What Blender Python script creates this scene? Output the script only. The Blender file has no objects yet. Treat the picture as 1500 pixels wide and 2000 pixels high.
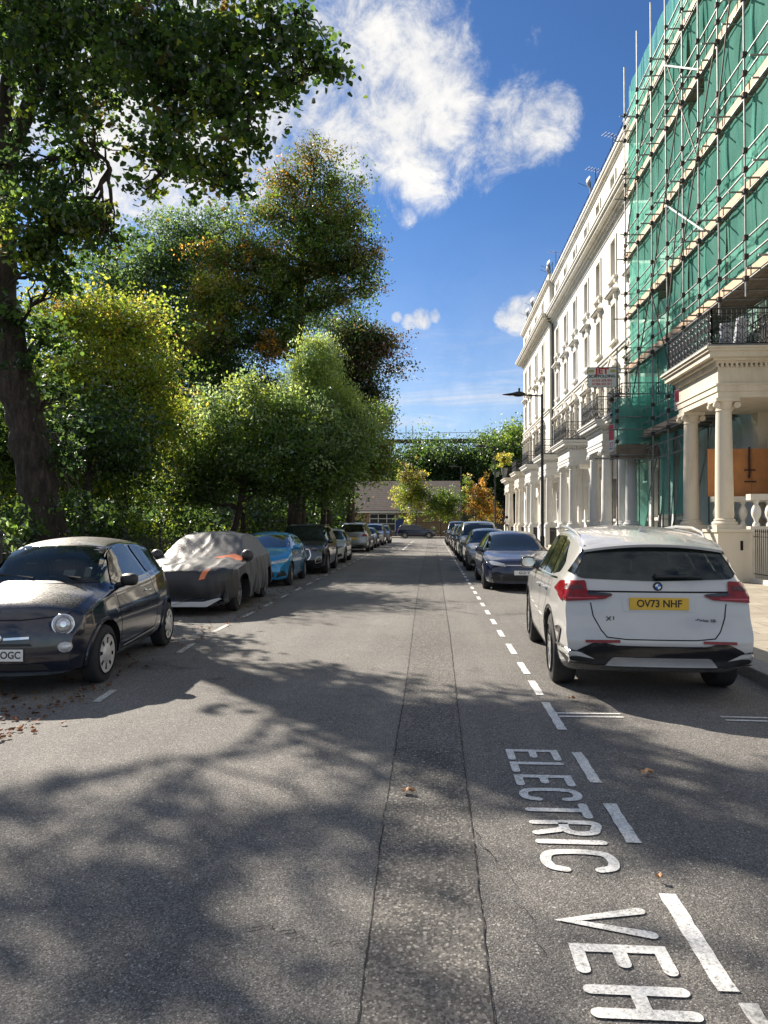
import bpy, bmesh, math, random
import numpy as np
from mathutils import Vector, Matrix, geometry
from mathutils.bvhtree import BVHTree
R = math.radians
rng = np.random.default_rng(7)
random.seed(7)
scene = bpy.context.scene
COL = scene.collection

# ---------------------------------------------------------------- camera
FPX, CAMH = 1444.0, 1.62
YAW, PIT = math.atan(95/FPX), math.atan(25/FPX)
cd = bpy.data.cameras.new('camera')
cd.sensor_fit = 'VERTICAL'; cd.sensor_height = 36.0; cd.sensor_width = 27.0
cd.lens = 36.0*FPX/2000.0
cd.clip_start = 0.05; cd.clip_end = 3000
cam = bpy.data.objects.new('camera', cd); COL.objects.link(cam)
cam.location = (0, 0, CAMH)
cam.rotation_euler = (R(90)+PIT, 0, YAW)
scene.camera = cam

# ---------------------------------------------------------------- light and exposure
SUN_AZ, SUN_EL = R(42), R(34)          # sun stands ahead, to the left
scene.view_settings.view_transform = 'Standard'
scene.view_settings.look = 'None'
scene.view_settings.exposure = 1.2
scene.view_settings.gamma = 1.0
sd = bpy.data.lights.new('sun', 'SUN'); sd.energy = 4.8; sd.angle = R(0.53); sd.color = (1.0, 0.90, 0.77)
sun = bpy.data.objects.new('sun', sd); COL.objects.link(sun)
sdir = Vector((math.sin(SUN_AZ)*math.cos(SUN_EL), -math.cos(SUN_AZ)*math.cos(SUN_EL), -math.sin(SUN_EL)))
sun.rotation_euler = sdir.to_track_quat('-Z', 'Y').to_euler()
sun.location = (-30, 40, 40)
scene.render.engine = 'CYCLES'
scene.cycles.use_denoising = True
scene.cycles.max_bounces = 8
scene.cycles.transparent_max_bounces = 24
scene.cycles.sample_clamp_indirect = 4.0
scene.cycles.use_fast_gi = False

def ray(px, py):
    """direction through a pixel of the 1500 x 2000 photograph"""
    x = (px-750)/FPX; y = (1000-py)/FPX
    zz = math.cos(PIT)-y*math.sin(PIT); yy = y*math.cos(PIT)+math.sin(PIT)
    return Vector((x*math.cos(YAW)-zz*math.sin(YAW), x*math.sin(YAW)+zz*math.cos(YAW), yy))
def at(px, py, Y):
    r = ray(px, py); t = Y/r.y
    return Vector((r.x*t, Y, CAMH+r.z*t))
def ground(px, py, z=0.0):
    r = ray(px, py); t = (z-CAMH)/r.z
    return Vector((r.x*t, r.y*t, z))

# ---------------------------------------------------------------- sky
world = bpy.data.worlds.new('World'); scene.world = world; world.use_nodes = True
nt = world.node_tree; N = nt.nodes; LK = nt.links; N.clear()
def wn(t, **kw):
    n = N.new(t)
    for k, v in kw.items(): setattr(n, k, v)
    return n
def wmath(op, a, b=None, c=None, clamp=False):
    n = N.new('ShaderNodeMath'); n.operation = op; n.use_clamp = clamp
    for i, v in enumerate((a, b, c)):
        if v is None: continue
        if isinstance(v, (int, float)): n.inputs[i].default_value = v
        else: LK.new(v, n.inputs[i])
    return n.outputs[0]
wout = wn('ShaderNodeOutputWorld'); bg = wn('ShaderNodeBackground')
sky = wn('ShaderNodeTexSky', sky_type='NISHITA'); sky.sun_disc = False
sky.sun_elevation = SUN_EL; sky.sun_rotation = -SUN_AZ
sky.air_density = 1.0; sky.dust_density = 0.25; sky.ozone_density = 3.5
tc = wn('ShaderNodeTexCoord')
hs = wn('ShaderNodeHueSaturation'); hs.inputs['Saturation'].default_value = 1.0; hs.inputs['Value'].default_value = 1.0
LK.new(sky.outputs[0], hs.inputs['Color'])
tint = wn('ShaderNodeMix', data_type='RGBA', blend_type='MULTIPLY'); tint.inputs[0].default_value = 1.0
gm_ = wn('ShaderNodeGamma'); gm_.inputs[1].default_value = 1.2; LK.new(hs.outputs[0], gm_.inputs[0])
LK.new(gm_.outputs[0], tint.inputs[6]); tint.inputs[7].default_value = (0.30, 0.39, 0.47, 1)
# cumulus: soft cones round given directions, broken up by noise
blobs = [  # px, py, radius px, weight
    (800, 190, 190, 1.0), (720, 120, 170, .95), (862, 115, 92, .9), (650, 230, 150, .95), (700, 20, 160, .75), (790, 40, 130, .8), (870, 265, 75, .65),
    (590, 60, 160, .8), (860, 345, 60, .55), (780, 300, 110, .55), (1020, 245, 105, .95), (1080, 215, 60, .85), (985, 290, 60, .6), 
    (450, 150, 230, 1.0), (250, 220, 230, 1.05), (80, 150, 240, 1.0), (430, 330, 150, .8), (200, 380, 130, .7), (880, 5, 60, .5),
    (1010, 615, 46, 1.05), (1035, 600, 36, 1.0), (985, 625, 28, .95), (825, 621, 28, 1.05), (848, 615, 20, 1.0), (800, 628, 22, .9), (775, 620, 15, .95), (1048, 72, 28, .5), (960, 345, 45, .45), (790, 425, 26, .4), (1046, 128, 20, .4)]
acc = None
for (px, py, rp, w) in blobs:
    d = ray(px, py).normalized()
    r = math.atan(rp/FPX)/max(0.6, 1.0)
    vm = wn('ShaderNodeVectorMath', operation='DOT_PRODUCT'); LK.new(tc.outputs['Generated'], vm.inputs[0]); vm.inputs[1].default_value = d
    mr = wn('ShaderNodeMapRange'); mr.interpolation_type = 'SMOOTHSTEP'
    mr.inputs['From Min'].default_value = math.cos(r*1.12); mr.inputs['From Max'].default_value = math.cos(r*0.15)
    mr.inputs['To Min'].default_value = 0; mr.inputs['To Max'].default_value = w
    LK.new(vm.outputs['Value'], mr.inputs['Value'])
    acc = mr.outputs[0] if acc is None else wmath('MAXIMUM', acc, mr.outputs[0])
def wnoise(scale, detail, rough, vec=None, dist=0.0):
    n = wn('ShaderNodeTexNoise'); n.inputs['Scale'].default_value = scale; n.inputs['Detail'].default_value = detail
    n.inputs['Roughness'].default_value = rough; n.inputs['Distortion'].default_value = dist
    LK.new(vec if vec is not None else tc.outputs['Generated'], n.inputs['Vector'])
    return n.outputs['Fac']
n1 = wnoise(7.0, 10, .62, dist=.25)
n2 = wnoise(22.0, 12, .72, dist=.4)
dens = wmath('ADD', acc, wmath('MULTIPLY', wmath('SUBTRACT', n1, .5), 2.3))
dens = wmath('ADD', dens, wmath('MULTIPLY', wmath('SUBTRACT', n2, .5), 2.0))
cm = wn('ShaderNodeMapRange'); cm.interpolation_type = 'SMOOTHSTEP'
cm.inputs['From Min'].default_value = .26; cm.inputs['From Max'].default_value = 1.2; LK.new(dens, cm.inputs['Value'])
gate = wmath('MULTIPLY', wmath('MINIMUM', wmath('MULTIPLY', acc, 5.0), 1.0), cm.outputs[0])
# unseen broken cloud added behind the camera as white fill light
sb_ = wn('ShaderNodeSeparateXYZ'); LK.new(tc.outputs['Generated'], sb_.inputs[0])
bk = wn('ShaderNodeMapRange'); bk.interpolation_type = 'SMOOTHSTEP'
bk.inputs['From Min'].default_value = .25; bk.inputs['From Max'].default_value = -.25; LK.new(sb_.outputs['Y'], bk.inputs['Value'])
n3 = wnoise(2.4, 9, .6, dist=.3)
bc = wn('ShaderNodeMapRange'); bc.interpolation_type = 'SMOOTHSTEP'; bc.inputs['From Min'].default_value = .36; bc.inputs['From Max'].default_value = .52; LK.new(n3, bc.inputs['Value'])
back_fill = wmath('MULTIPLY', wmath('MULTIPLY', bk.outputs[0], bc.outputs[0]), .62)
# thin streaks low in the sky
mp = wn('ShaderNodeMapping'); mp.inputs['Scale'].default_value = (2.6, 2.6, 22.0); mp.inputs['Rotation'].default_value = (R(4), R(-5), 0)
LK.new(tc.outputs['Generated'], mp.inputs['Vector'])
ns = wnoise(1.5, 8, .62, mp.outputs[0], .6)
sx = wn('ShaderNodeSeparateXYZ'); LK.new(tc.outputs['Generated'], sx.inputs[0])
low = wn('ShaderNodeMapRange'); low.interpolation_type = 'SMOOTHSTEP'
low.inputs['From Min'].default_value = .32; low.inputs['From Max'].default_value = .12; low.inputs['To Min'].default_value = 0; low.inputs['To Max'].default_value = 1
LK.new(sx.outputs['Z'], low.inputs['Value'])
sm = wn('ShaderNodeMapRange'); sm.inputs['From Min'].default_value = .47; sm.inputs['From Max'].default_value = .78; LK.new(ns, sm.inputs['Value'])
lowhaze = wn('ShaderNodeMapRange'); lowhaze.interpolation_type = 'SMOOTHSTEP'; lowhaze.inputs['From Min'].default_value = .42; lowhaze.inputs['From Max'].default_value = -.02; lowhaze.inputs['To Max'].default_value = .42; LK.new(sx.outputs['Z'], lowhaze.inputs['Value'])
streak = wmath('MAXIMUM', lowhaze.outputs[0], wmath('ADD', wmath('MULTIPLY', lowhaze.outputs[0], .5), wmath('MULTIPLY', wmath('MULTIPLY', sm.outputs[0], low.outputs[0]), .95)))
cover = wmath('MAXIMUM', wmath('MAXIMUM', gate, streak), back_fill)
# cloud brightness varies with its thickness
ccr = wn('ShaderNodeValToRGB'); LK.new(wmath('ADD', wmath('MULTIPLY', n1, .6), wmath('MULTIPLY', n2, .4)), ccr.inputs[0])
ccr.color_ramp.elements[0].position = .36; ccr.color_ramp.elements[0].color = (3.0, 3.25, 3.7, 1)
ccr.color_ramp.elements[1].position = .60; ccr.color_ramp.elements[1].color = (5.6, 5.5, 5.35, 1)
mx = wn('ShaderNodeMix', data_type='RGBA'); LK.new(cover, mx.inputs[0]); LK.new(tint.outputs[2], mx.inputs[6]); LK.new(ccr.outputs[0], mx.inputs[7])
LK.new(mx.outputs[2], bg.inputs['Color']); bg.inputs['Strength'].default_value = 0.08
LK.new(bg.outputs[0], wout.inputs[0])

# ---------------------------------------------------------------- materials
def newmat(name):
    m = bpy.data.materials.new(name); m.use_nodes = True
    b = m.node_tree.nodes['Principled BSDF']
    return m, m.node_tree, b
def tnoise(t, scale, detail=6, rough=.6, vec=None, dist=0):
    n = t.nodes.new('ShaderNodeTexNoise'); n.inputs['Scale'].default_value = scale; n.inputs['Detail'].default_value = detail
    n.inputs['Roughness'].default_value = rough; n.inputs['Distortion'].default_value = dist
    if vec is None:
        g = t.nodes.new('ShaderNodeTexCoord'); vec = g.outputs['Object']
    t.links.new(vec, n.inputs['Vector'])
    return n.outputs['Fac']
def tramp(t, fac, stops):
    r = t.nodes.new('ShaderNodeValToRGB'); t.links.new(fac, r.inputs[0])
    e = r.color_ramp.elements
    e[0].position, e[0].color = stops[0][0], (*stops[0][1], 1)
    e[1].position, e[1].color = stops[-1][0], (*stops[-1][1], 1)
    for p, c in stops[1:-1]:
        q = e.new(p); q.color = (*c, 1)
    return r.outputs[0]
def tmath(t, op, a, b=None, clamp=False):
    n = t.nodes.new('ShaderNodeMath'); n.operation = op; n.use_clamp = clamp
    for i, v in enumerate((a, b)):
        if v is None: continue
        if isinstance(v, (int, float)): n.inputs[i].default_value = v
        else: t.links.new(v, n.inputs[i])
    return n.outputs[0]
def tmix(t, fac, a, b, blend='MIX'):
    n = t.nodes.new('ShaderNodeMix'); n.data_type = 'RGBA'; n.blend_type = blend
    for i, v in ((0, fac), (6, a), (7, b)):
        if isinstance(v, (int, float)): n.inputs[i].default_value = v
        elif isinstance(v, tuple): n.inputs[i].default_value = (*v[:3], 1)
        else: t.links.new(v, n.inputs[i])
    return n.outputs[2]
def tbump(t, b, h, strength=.3, dist=.01):
    n = t.nodes.new('ShaderNodeBump'); n.inputs['Strength'].default_value = strength; n.inputs['Distance'].default_value = dist
    t.links.new(h, n.inputs['Height']); t.links.new(n.outputs[0], b.inputs['Normal'])
def plain(name, c, rough=.6, metal=0, var=.12, scale=6, bump=0, coat=0, spec=.5, bscale=None):
    """colour with a little cloudy wear"""
    m, t, b = newmat(name)
    if var:
        f = tnoise(t, scale, 8, .65)
        lo = tuple(max(0, x*(1-var)) for x in c); hi = tuple(min(1, x*(1+var)) for x in c)
        t.links.new(tramp(t, f, [(.3, lo), (.7, hi)]), b.inputs['Base Color'])
    else: b.inputs['Base Color'].default_value = (*c, 1)
    b.inputs['Roughness'].default_value = rough; b.inputs['Metallic'].default_value = metal
    b.inputs['Coat Weight'].default_value = coat; b.inputs['Coat Roughness'].default_value = .04
    b.inputs['Specular IOR Level'].default_value = spec
    if bump: tbump(t, b, tnoise(t, bscale or scale*6, 6, .6), bump, .01)
    return m

# ---------------------------------------------------------------- mesh builder
class MB:
    def __init__(s): s.v = []; s.f = []; s.m = []
    def add(s, vs, fs, mi=0):
        o = len(s.v); s.v.extend([tuple(p) for p in vs]); s.f.extend([tuple(i+o for i in f) for f in fs]); s.m.extend([mi]*len(fs)); return s
    def box(s, x0, x1, y0, y1, z0, z1, mi=0):
        if x0 > x1: x0, x1 = x1, x0
        if y0 > y1: y0, y1 = y1, y0
        if z0 > z1: z0, z1 = z1, z0
        return s.add([(x0,y0,z0),(x1,y0,z0),(x1,y1,z0),(x0,y1,z0),(x0,y0,z1),(x1,y0,z1),(x1,y1,z1),(x0,y1,z1)],
              [(0,3,2,1),(4,5,6,7),(0,1,5,4),(1,2,6,5),(2,3,7,6),(3,0,4,7)], mi)
    def tube(s, pts, rad, n=8, mi=0, cap=True):
        pts = [Vector(p) for p in pts]
        if not hasattr(rad, '__len__'): rad = [rad]*len(pts)
        rings = []; up = None
        for i, p in enumerate(pts):
            d = (pts[min(i+1, len(pts)-1)]-pts[max(i-1, 0)])
            if d.length < 1e-9: d = Vector((0,0,1))
            d.normalize()
            if up is None: up = d.orthogonal().normalized()
            else:
                up = up - d*up.dot(d)
                up = up.normalized() if up.length > 1e-6 else d.orthogonal().normalized()
            sd_ = d.cross(up)
            rings.append([p+(up*math.cos(2*math.pi*k/n)+sd_*math.sin(2*math.pi*k/n))*rad[i] for k in range(n)])
        vs = [q for r_ in rings for q in r_]; fs = []
        for i in range(len(pts)-1):
            for k in range(n):
                a = i*n+k; b = i*n+(k+1) % n
                fs.append((a, b, b+n, a+n))
        if cap: fs.append(tuple(range(n-1, -1, -1))); fs.append(tuple((len(pts)-1)*n+k for k in range(n)))
        return s.add(vs, fs, mi)
    def cyl(s, p0, p1, r, n=10, mi=0): return s.tube([p0, p1], r, n, mi)
    def lathe(s, prof, c=(0,0,0), n=20, axis='z', mi=0, sy=1.0, cap=True):
        """prof: (radius, height) along the axis"""
        vs = []; fs = []
        for (r_, h) in prof:
            for k in range(n):
                a = 2*math.pi*k/n; u, w = r_*math.cos(a), r_*math.sin(a)*sy
                vs.append({'z': (c[0]+u, c[1]+w, c[2]+h), 'x': (c[0]+h, c[1]+u, c[2]+w), 'y': (c[0]+w, c[1]+h, c[2]+u)}[axis])
        for i in range(len(prof)-1):
            for k in range(n):
                a = i*n+k; b = i*n+(k+1) % n; fs.append((a, b, b+n, a+n))
        if cap: fs.append(tuple(range(n-1, -1, -1))); fs.append(tuple((len(prof)-1)*n+k for k in range(n)))
        return s.add(vs, fs, mi)
    def prism(s, poly, axis, a0, a1, mi=0):
        """extrude a 2D polygon along an axis; x: (y,z)  y: (x,z)  z: (x,y)"""
        f = {'x': lambda p, a: (a, p[0], p[1]), 'y': lambda p, a: (p[0], a, p[1]), 'z': lambda p, a: (p[0], p[1], a)}[axis]
        n = len(poly); vs = [f(p, a0) for p in poly]+[f(p, a1) for p in poly]
        fs = [tuple(range(n-1, -1, -1)), tuple(range(n, 2*n))]+[(i, (i+1) % n, n+(i+1) % n, n+i) for i in range(n)]
        return s.add(vs, fs, mi)
    def obj(s, name, mats, parent=None, smooth=False, bevel=0, fixn=True, angle=40):
        me = bpy.data.meshes.new(name); me.from_pydata(s.v, [], s.f); me.update()
        if not isinstance(mats, (list, tuple)): mats = [mats]
        for m in mats: me.materials.append(m)
        if len(mats) > 1: me.polygons.foreach_set('material_index', s.m)
        if fixn:
            bm = bmesh.new(); bm.from_mesh(me); bmesh.ops.recalc_face_normals(bm, faces=bm.faces); bm.to_mesh(me); bm.free()
        if smooth:
            me.polygons.foreach_set('use_smooth', [True]*len(me.polygons))
            if angle: me.set_sharp_from_angle(angle=R(angle))
        o = bpy.data.objects.new(name, me); COL.objects.link(o)
        if parent is not None: put(o, parent)
        if bevel:
            b = o.modifiers.new('bevel', 'BEVEL'); b.width = bevel; b.segments = 2; b.limit_method = 'ANGLE'
        return o
LOCAL = set()
def wloc(p):
    v = Vector((0,0,0))
    while p is not None: v = v+Vector(p.location); p = p.parent
    return v
def put(o, parent, world=None):
    """geometry built in world coordinates under a parent that has only a location; local under LOCAL parents"""
    o.parent = parent
    if parent.name not in LOCAL: o.location = -wloc(parent)
def thing(name, label, cat, loc=(0,0,0), group=None, local=False, rotz=0, kind=None):
    o = bpy.data.objects.new(name, None); COL.objects.link(o); o.location = loc; o.rotation_euler = (0,0,rotz)
    o.empty_display_size = .2
    o['label'] = label; o['category'] = cat
    if group: o['group'] = group
    if kind: o['kind'] = kind
    if local: LOCAL.add(o.name)
    return o
def pivot(name, parent, loc=(0,0,0)):
    o = bpy.data.objects.new(name, None); COL.objects.link(o); o.parent = parent; o.location = loc; LOCAL.add(o.name); o.empty_display_size = .1
    return o
def tag(o, label, cat, group=None, kind=None):
    o['label'] = label; o['category'] = cat
    if group: o['group'] = group
    if kind: o['kind'] = kind
    return o
def struct(o): o['kind'] = 'structure'; return o
def text_mesh(txt, size, mat, name='lettering', extrude=.001, align='CENTER', sx=1.0, bold=0):
    c = bpy.data.curves.new('t', 'FONT'); c.body = txt; c.size = size; c.extrude = extrude; c.align_x = align; c.align_y = 'CENTER'; c.offset = bold
    o = bpy.data.objects.new('t', c); COL.objects.link(o)
    dg = bpy.context.evaluated_depsgraph_get()
    me = bpy.data.meshes.new_from_object(o.evaluated_get(dg)); bpy.data.objects.remove(o)
    me.name = name
    for v in me.vertices: v.co.x *= sx
    me.materials.clear(); me.materials.append(mat)
    q = bpy.data.objects.new(name, me); COL.objects.link(q)
    return q
def smooth_poly(pts, it=2):
    for _ in range(it):
        q = []
        for i in range(len(pts)):
            a, b = pts[i], pts[(i+1) % len(pts)]
            q.append(tuple(a[k]*.75+b[k]*.25 for k in range(2))); q.append(tuple(a[k]*.25+b[k]*.75 for k in range(2)))
        pts = q
    return pts
def round_poly(pts, r=.04):
    """cut corners by radius r"""
    out = []; n = len(pts)
    for i in range(n):
        p0, p, p1 = [Vector(q) for q in (pts[i-1], pts[i], pts[(i+1) % n])]
        a = p0-p; b = p1-p; ra = min(r, a.length*.45); rb = min(r, b.length*.45)
        A = p+a.normalized()*ra; B = p+b.normalized()*rb
        for t in (0, .25, .5, .75, 1): out.append(tuple(A*(1-t)**2+p*2*t*(1-t)+B*t*t))
    return out
def stroke(pts, w, closed=False):
    """outline polygon of a polyline with width w (2D)"""
    P = [Vector(p) for p in pts]; L_, R_ = [], []
    for i, p in enumerate(P):
        d0 = (P[i]-P[i-1]).normalized() if i else (P[1]-P[0]).normalized()
        d1 = (P[i+1]-P[i]).normalized() if i < len(P)-1 else d0
        d = (d0+d1).normalized(); nrm = Vector((-d.y, d.x)); k = 1/max(.5, nrm.dot(Vector((-d0.y, d0.x))))
        L_.append(tuple(p+nrm*w/2*k)); R_.append(tuple(p-nrm*w/2*k))
    return L_+R_[::-1]
def interp(P, n):
    """dense Catmull-Rom through 2D points"""
    P = [np.array(p, float) for p in P]; out = []
    Q = [2*P[0]-P[1]]+P+[2*P[-1]-P[-2]]
    L_ = [np.linalg.norm(b-a) for a, b in zip(P[:-1], P[1:])]; T = sum(L_)
    for i, l in enumerate(L_):
        k = max(2, int(round(n*l/T)))
        p0, p1, p2, p3 = Q[i:i+4]
        for j in range(k):
            t = j/k
            out.append(catm(p0, p1, p2, p3, t))
    out.append(P[-1]); return out
def catm(p0, p1, p2, p3, t, a=.5):
    t0 = 0; t1 = t0+max(1e-6, np.linalg.norm(p1-p0))**a; t2 = t1+max(1e-6, np.linalg.norm(p2-p1))**a; t3 = t2+max(1e-6, np.linalg.norm(p3-p2))**a
    t = t1+(t2-t1)*t
    A1 = (t1-t)/(t1-t0)*p0+(t-t0)/(t1-t0)*p1; A2 = (t2-t)/(t2-t1)*p1+(t-t1)/(t2-t1)*p2; A3 = (t3-t)/(t3-t2)*p2+(t-t2)/(t3-t2)*p3
    B1 = (t2-t)/(t2-t0)*A1+(t-t0)/(t2-t0)*A2; B2 = (t3-t)/(t3-t1)*A2+(t-t1)/(t3-t1)*A3
    return (t2-t)/(t2-t1)*B1+(t-t1)/(t2-t1)*B2

# ---------------------------------------------------------------- shared materials
def asphalt(name, base, pale, cell, amount, rough=.85, wear=.25):
    m, t, b = newmat(name)
    tc_ = t.nodes.new('ShaderNodeTexCoord').outputs['Object']
    v = t.nodes.new('ShaderNodeTexVoronoi'); v.inputs['Scale'].default_value = 1/cell; t.links.new(tc_, v.inputs['Vector'])
    v2 = t.nodes.new('ShaderNodeTexVoronoi'); v2.inputs['Scale'].default_value = .45/cell; t.links.new(tc_, v2.inputs['Vector'])
    sep = t.nodes.new('ShaderNodeSeparateColor'); t.links.new(v.outputs['Color'], sep.inputs[0])
    sep2 = t.nodes.new('ShaderNodeSeparateColor'); t.links.new(v2.outputs['Color'], sep2.inputs[0])
    stone = tmath(t, 'MULTIPLY', tmath(t, 'GREATER_THAN', sep.outputs[0], 1-amount), tmath(t, 'LESS_THAN', v.outputs['Distance'], .42))
    stone2 = tmath(t, 'MULTIPLY', tmath(t, 'GREATER_THAN', sep2.outputs[0], 1-amount*.18), tmath(t, 'LESS_THAN', v2.outputs['Distance'], .36))
    st = tmath(t, 'MAXIMUM', stone, stone2)
    big = tnoise(t, .55, 8, .6, tc_, .4); mid = tnoise(t, 6, 6, .7, tc_); fine = tnoise(t, 260, 3, .7, tc_)
    lo = tuple(x*(1-wear) for x in base); hi = tuple(x*(1+wear) for x in base)
    c = tramp(t, tmath(t, 'ADD', tmath(t, 'MULTIPLY', big, .65), tmath(t, 'MULTIPLY', mid, .35)), [(.32, lo), (.68, hi)])
    mq = t.nodes.new('ShaderNodeMapping'); mq.inputs['Scale'].default_value = (1.7, .06, 1); t.links.new(tc_, mq.inputs['Vector'])
    c = tmix(t, 1.0, c, tramp(t, tnoise(t, 1.0, 5, .6, mq.outputs[0]), [(.3, (.84, .84, .85)), (.7, (1.14, 1.13, 1.12))]), 'MULTIPLY')      # tyre-polished lanes
    c = tmix(t, 1.0, c, tramp(t, tnoise(t, 1.1, 4, .5, tc_, .8), [(.27, (.62, .62, .63)), (.36, (1, 1, 1))]), 'MULTIPLY')                     # oil and damp stains
    c = tmix(t, 1.0, c, tramp(t, fine, [(.3, (.45, .45, .45)), (.7, (1.45, 1.45, 1.45))]), 'MULTIPLY')
    v3 = t.nodes.new('ShaderNodeTexVoronoi'); v3.inputs['Scale'].default_value = 1/(cell*.8); t.links.new(tc_, v3.inputs['Vector'])
    sep3 = t.nodes.new('ShaderNodeSeparateColor'); t.links.new(v3.outputs['Color'], sep3.inputs[0])
    c = tmix(t, 1.0, c, tramp(t, sep3.outputs[1], [(.0, (.48, .48, .48)), (.55, (.96, .96, .96)), (1, (1.6, 1.58, 1.55))]), 'MULTIPLY')
    c = tmix(t, tmath(t, 'MULTIPLY', st, .8), c, pale)
    t.links.new(c, b.inputs['Base Color']); b.inputs['Roughness'].default_value = rough; b.inputs['Specular IOR Level'].default_value = .35
    h = tmath(t, 'ADD', tmath(t, 'MULTIPLY', v.outputs['Distance'], -.6), tmath(t, 'MULTIPLY', fine, .6))
    tbump(t, b, h, .9, .006)
    return m
M = {}
M['asphalt'] = asphalt('worn asphalt', (.156, .150, .140), (.42, .41, .385), .0085, .12)
M['trench'] = asphalt('trench asphalt', (.128, .122, .113), (.34, .325, .29), .014, .20, wear=.25)
M['crack'] = plain('crack filler', (.018, .018, .018), .9)
def paving():
    m, t, b = newmat('stone paving')
    tc_ = t.nodes.new('ShaderNodeTexCoord').outputs['Object']
    br = t.nodes.new('ShaderNodeTexBrick'); br.inputs['Scale'].default_value = 1.0; br.offset = .5
    mp_ = t.nodes.new('ShaderNodeMapping'); t.links.new(tc_, mp_.inputs['Vector']); t.links.new(mp_.outputs[0], br.inputs['Vector'])
    br.inputs['Brick Width'].default_value = .9; br.inputs['Row Height'].default_value = .62; br.inputs['Mortar Size'].default_value = .008
    br.inputs['Color1'].default_value = (.42, .38, .31, 1); br.inputs['Color2'].default_value = (.34, .305, .25, 1); br.inputs['Mortar'].default_value = (.10, .095, .085, 1)
    br.inputs['Bias'].default_value = 0
    c = tmix(t, 1.0, br.outputs['Color'], tramp(t, tnoise(t, 2.2, 8, .7, tc_), [(.3, (.68, .68, .66)), (.7, (1.12, 1.12, 1.1))]), 'MULTIPLY')
    c = tmix(t, .6, c, tramp(t, tnoise(t, 90, 4, .7, tc_), [(.35, (.55, .52, .46)), (.65, (1.1, 1.1, 1.1))]), 'MULTIPLY')
    t.links.new(c, b.inputs['Base Color']); b.inputs['Roughness'].default_value = .8
    tbump(t, b, br.outputs['Fac'], -.5, .006)
    return m
M['paving'] = paving()
M['kerb'] = plain('granite kerb', (.20, .195, .19), .75, var=.35, scale=25, bump=.3)
M['soil'] = plain('park soil', (.045, .04, .025), .95, var=.5, scale=3, bump=.5)
M['earth'] = plain('earth', (.10, .10, .07), .95, var=.3, scale=.3)
def paint():
    m, t, b = newmat('road paint')
    tc_ = t.nodes.new('ShaderNodeTexCoord').outputs['Object']
    f = tnoise(t, 70, 6, .75, tc_); g = tnoise(t, 7, 6, .7, tc_)
    k = tmath(t, 'ADD', tmath(t, 'MULTIPLY', f, .75), tmath(t, 'MULTIPLY', g, .25))
    c = tramp(t, k, [(.38, (.14, .14, .135)), (.45, (.50, .50, .48)), (.64, (.88, .88, .86))])
    t.links.new(c, b.inputs['Base Color']); b.inputs['Roughness'].default_value = .7
    tbump(t, b, f, .4, .004)
    return m
M['paint'] = paint()
def paint_old():
    m, t, b = newmat('worn road paint')
    tc_ = t.nodes.new('ShaderNodeTexCoord').outputs['Object']
    k = tmath(t, 'ADD', tmath(t, 'MULTIPLY', tnoise(t, 60, 6, .75, tc_), .6), tmath(t, 'MULTIPLY', tnoise(t, 6, 6, .7, tc_), .4))
    c = tramp(t, k, [(.40, (.15, .147, .14)), (.50, (.42, .42, .40)), (.62, (.66, .66, .64))])
    t.links.new(c, b.inputs['Base Color']); b.inputs['Roughness'].default_value = .8
    return m
M['oldpaint'] = paint_old()

# ---------------------------------------------------------------- ground, road, footways
KR, KL = 3.32, -5.2          # kerb faces right and left
def sheet(name, mat, x0, x1, y0, y1, z):
    return struct(MB().add([(x0,y0,z),(x1,y0,z),(x1,y1,z),(x0,y1,z)], [(0,1,2,3)]).obj(name, mat, fixn=False))
sheet('ground', M['earth'], -1200, 1200, -300, 1500, -.03)
sheet('road', M['asphalt'], KL-.02, KR+.02, -8, 79.5, 0)
sheet('cross_road', M['asphalt'], -70, 70, 79.5, 91, 0)
struct(MB().box(KR+.3, 11, -8, 79.3, -.02, .12).obj('pavement', M['paving']))
struct(MB().box(-7.9, KL-.3, -8, 79.3, -.02, .12).obj('pavement_by_park', M['paving']))
struct(MB().box(-70, 70, 91.2, 97, -.02, .12).obj('pavement_across_junction', M['paving']))
struct(MB().box(-70, -7.9, -8, 79.3, -.02, .14).obj('park_ground', M['soil']))
for nm, x0, x1 in (('kerb', KR, KR+.3), ('kerb_by_park', KL-.3, KL)):
    b_ = MB(); y = -8.0
    while y < 79.3:
        b_.box(x0, x1, y+.004, y+.91, -.02, .125+random.uniform(-.003, .003)); y += .914
    struct(b_.obj(nm, M['kerb'], bevel=.012))
struct(MB().box(-70, 70, 91.0, 91.2, -.02, .125).obj('kerb_across_junction', M['kerb']))

def wob(a, b, n, w, seed):
    r_ = random.Random(seed); out = []
    for i in range(n+1):
        t = i/n; out.append((a[0]*(1-t)+b[0]*t+r_.uniform(-w, w), a[1]*(1-t)+b[1]*t))
    return out
Lp = [(-.20, -1), (-.24, 2.4), (-.27, 4.0), (-.27, 7.5), (-.33, 14), (-.39, 22), (-.41, 78)]
Rp = [(.19, -1), (.20, 2.45), (.21, 5.2), (.25, 10.9), (.26, 22), (.26, 78)]
def dens_line(P, step, w, seed):
    out = []; r_ = random.Random(seed)
    for a, b in zip(P[:-1], P[1:]):
        n = max(1, int((b[1]-a[1])/step))
        for i in range(n): t = i/n; out.append((a[0]*(1-t)+b[0]*t+r_.uniform(-w, w), a[1]*(1-t)+b[1]*t))
    out.append(P[-1]); return out
tl, tr = dens_line(Lp, .12, .004, 1), dens_line(Rp, .12, .004, 2)
n_ = min(len(tl), len(tr))
b_ = MB()
import bisect
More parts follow.
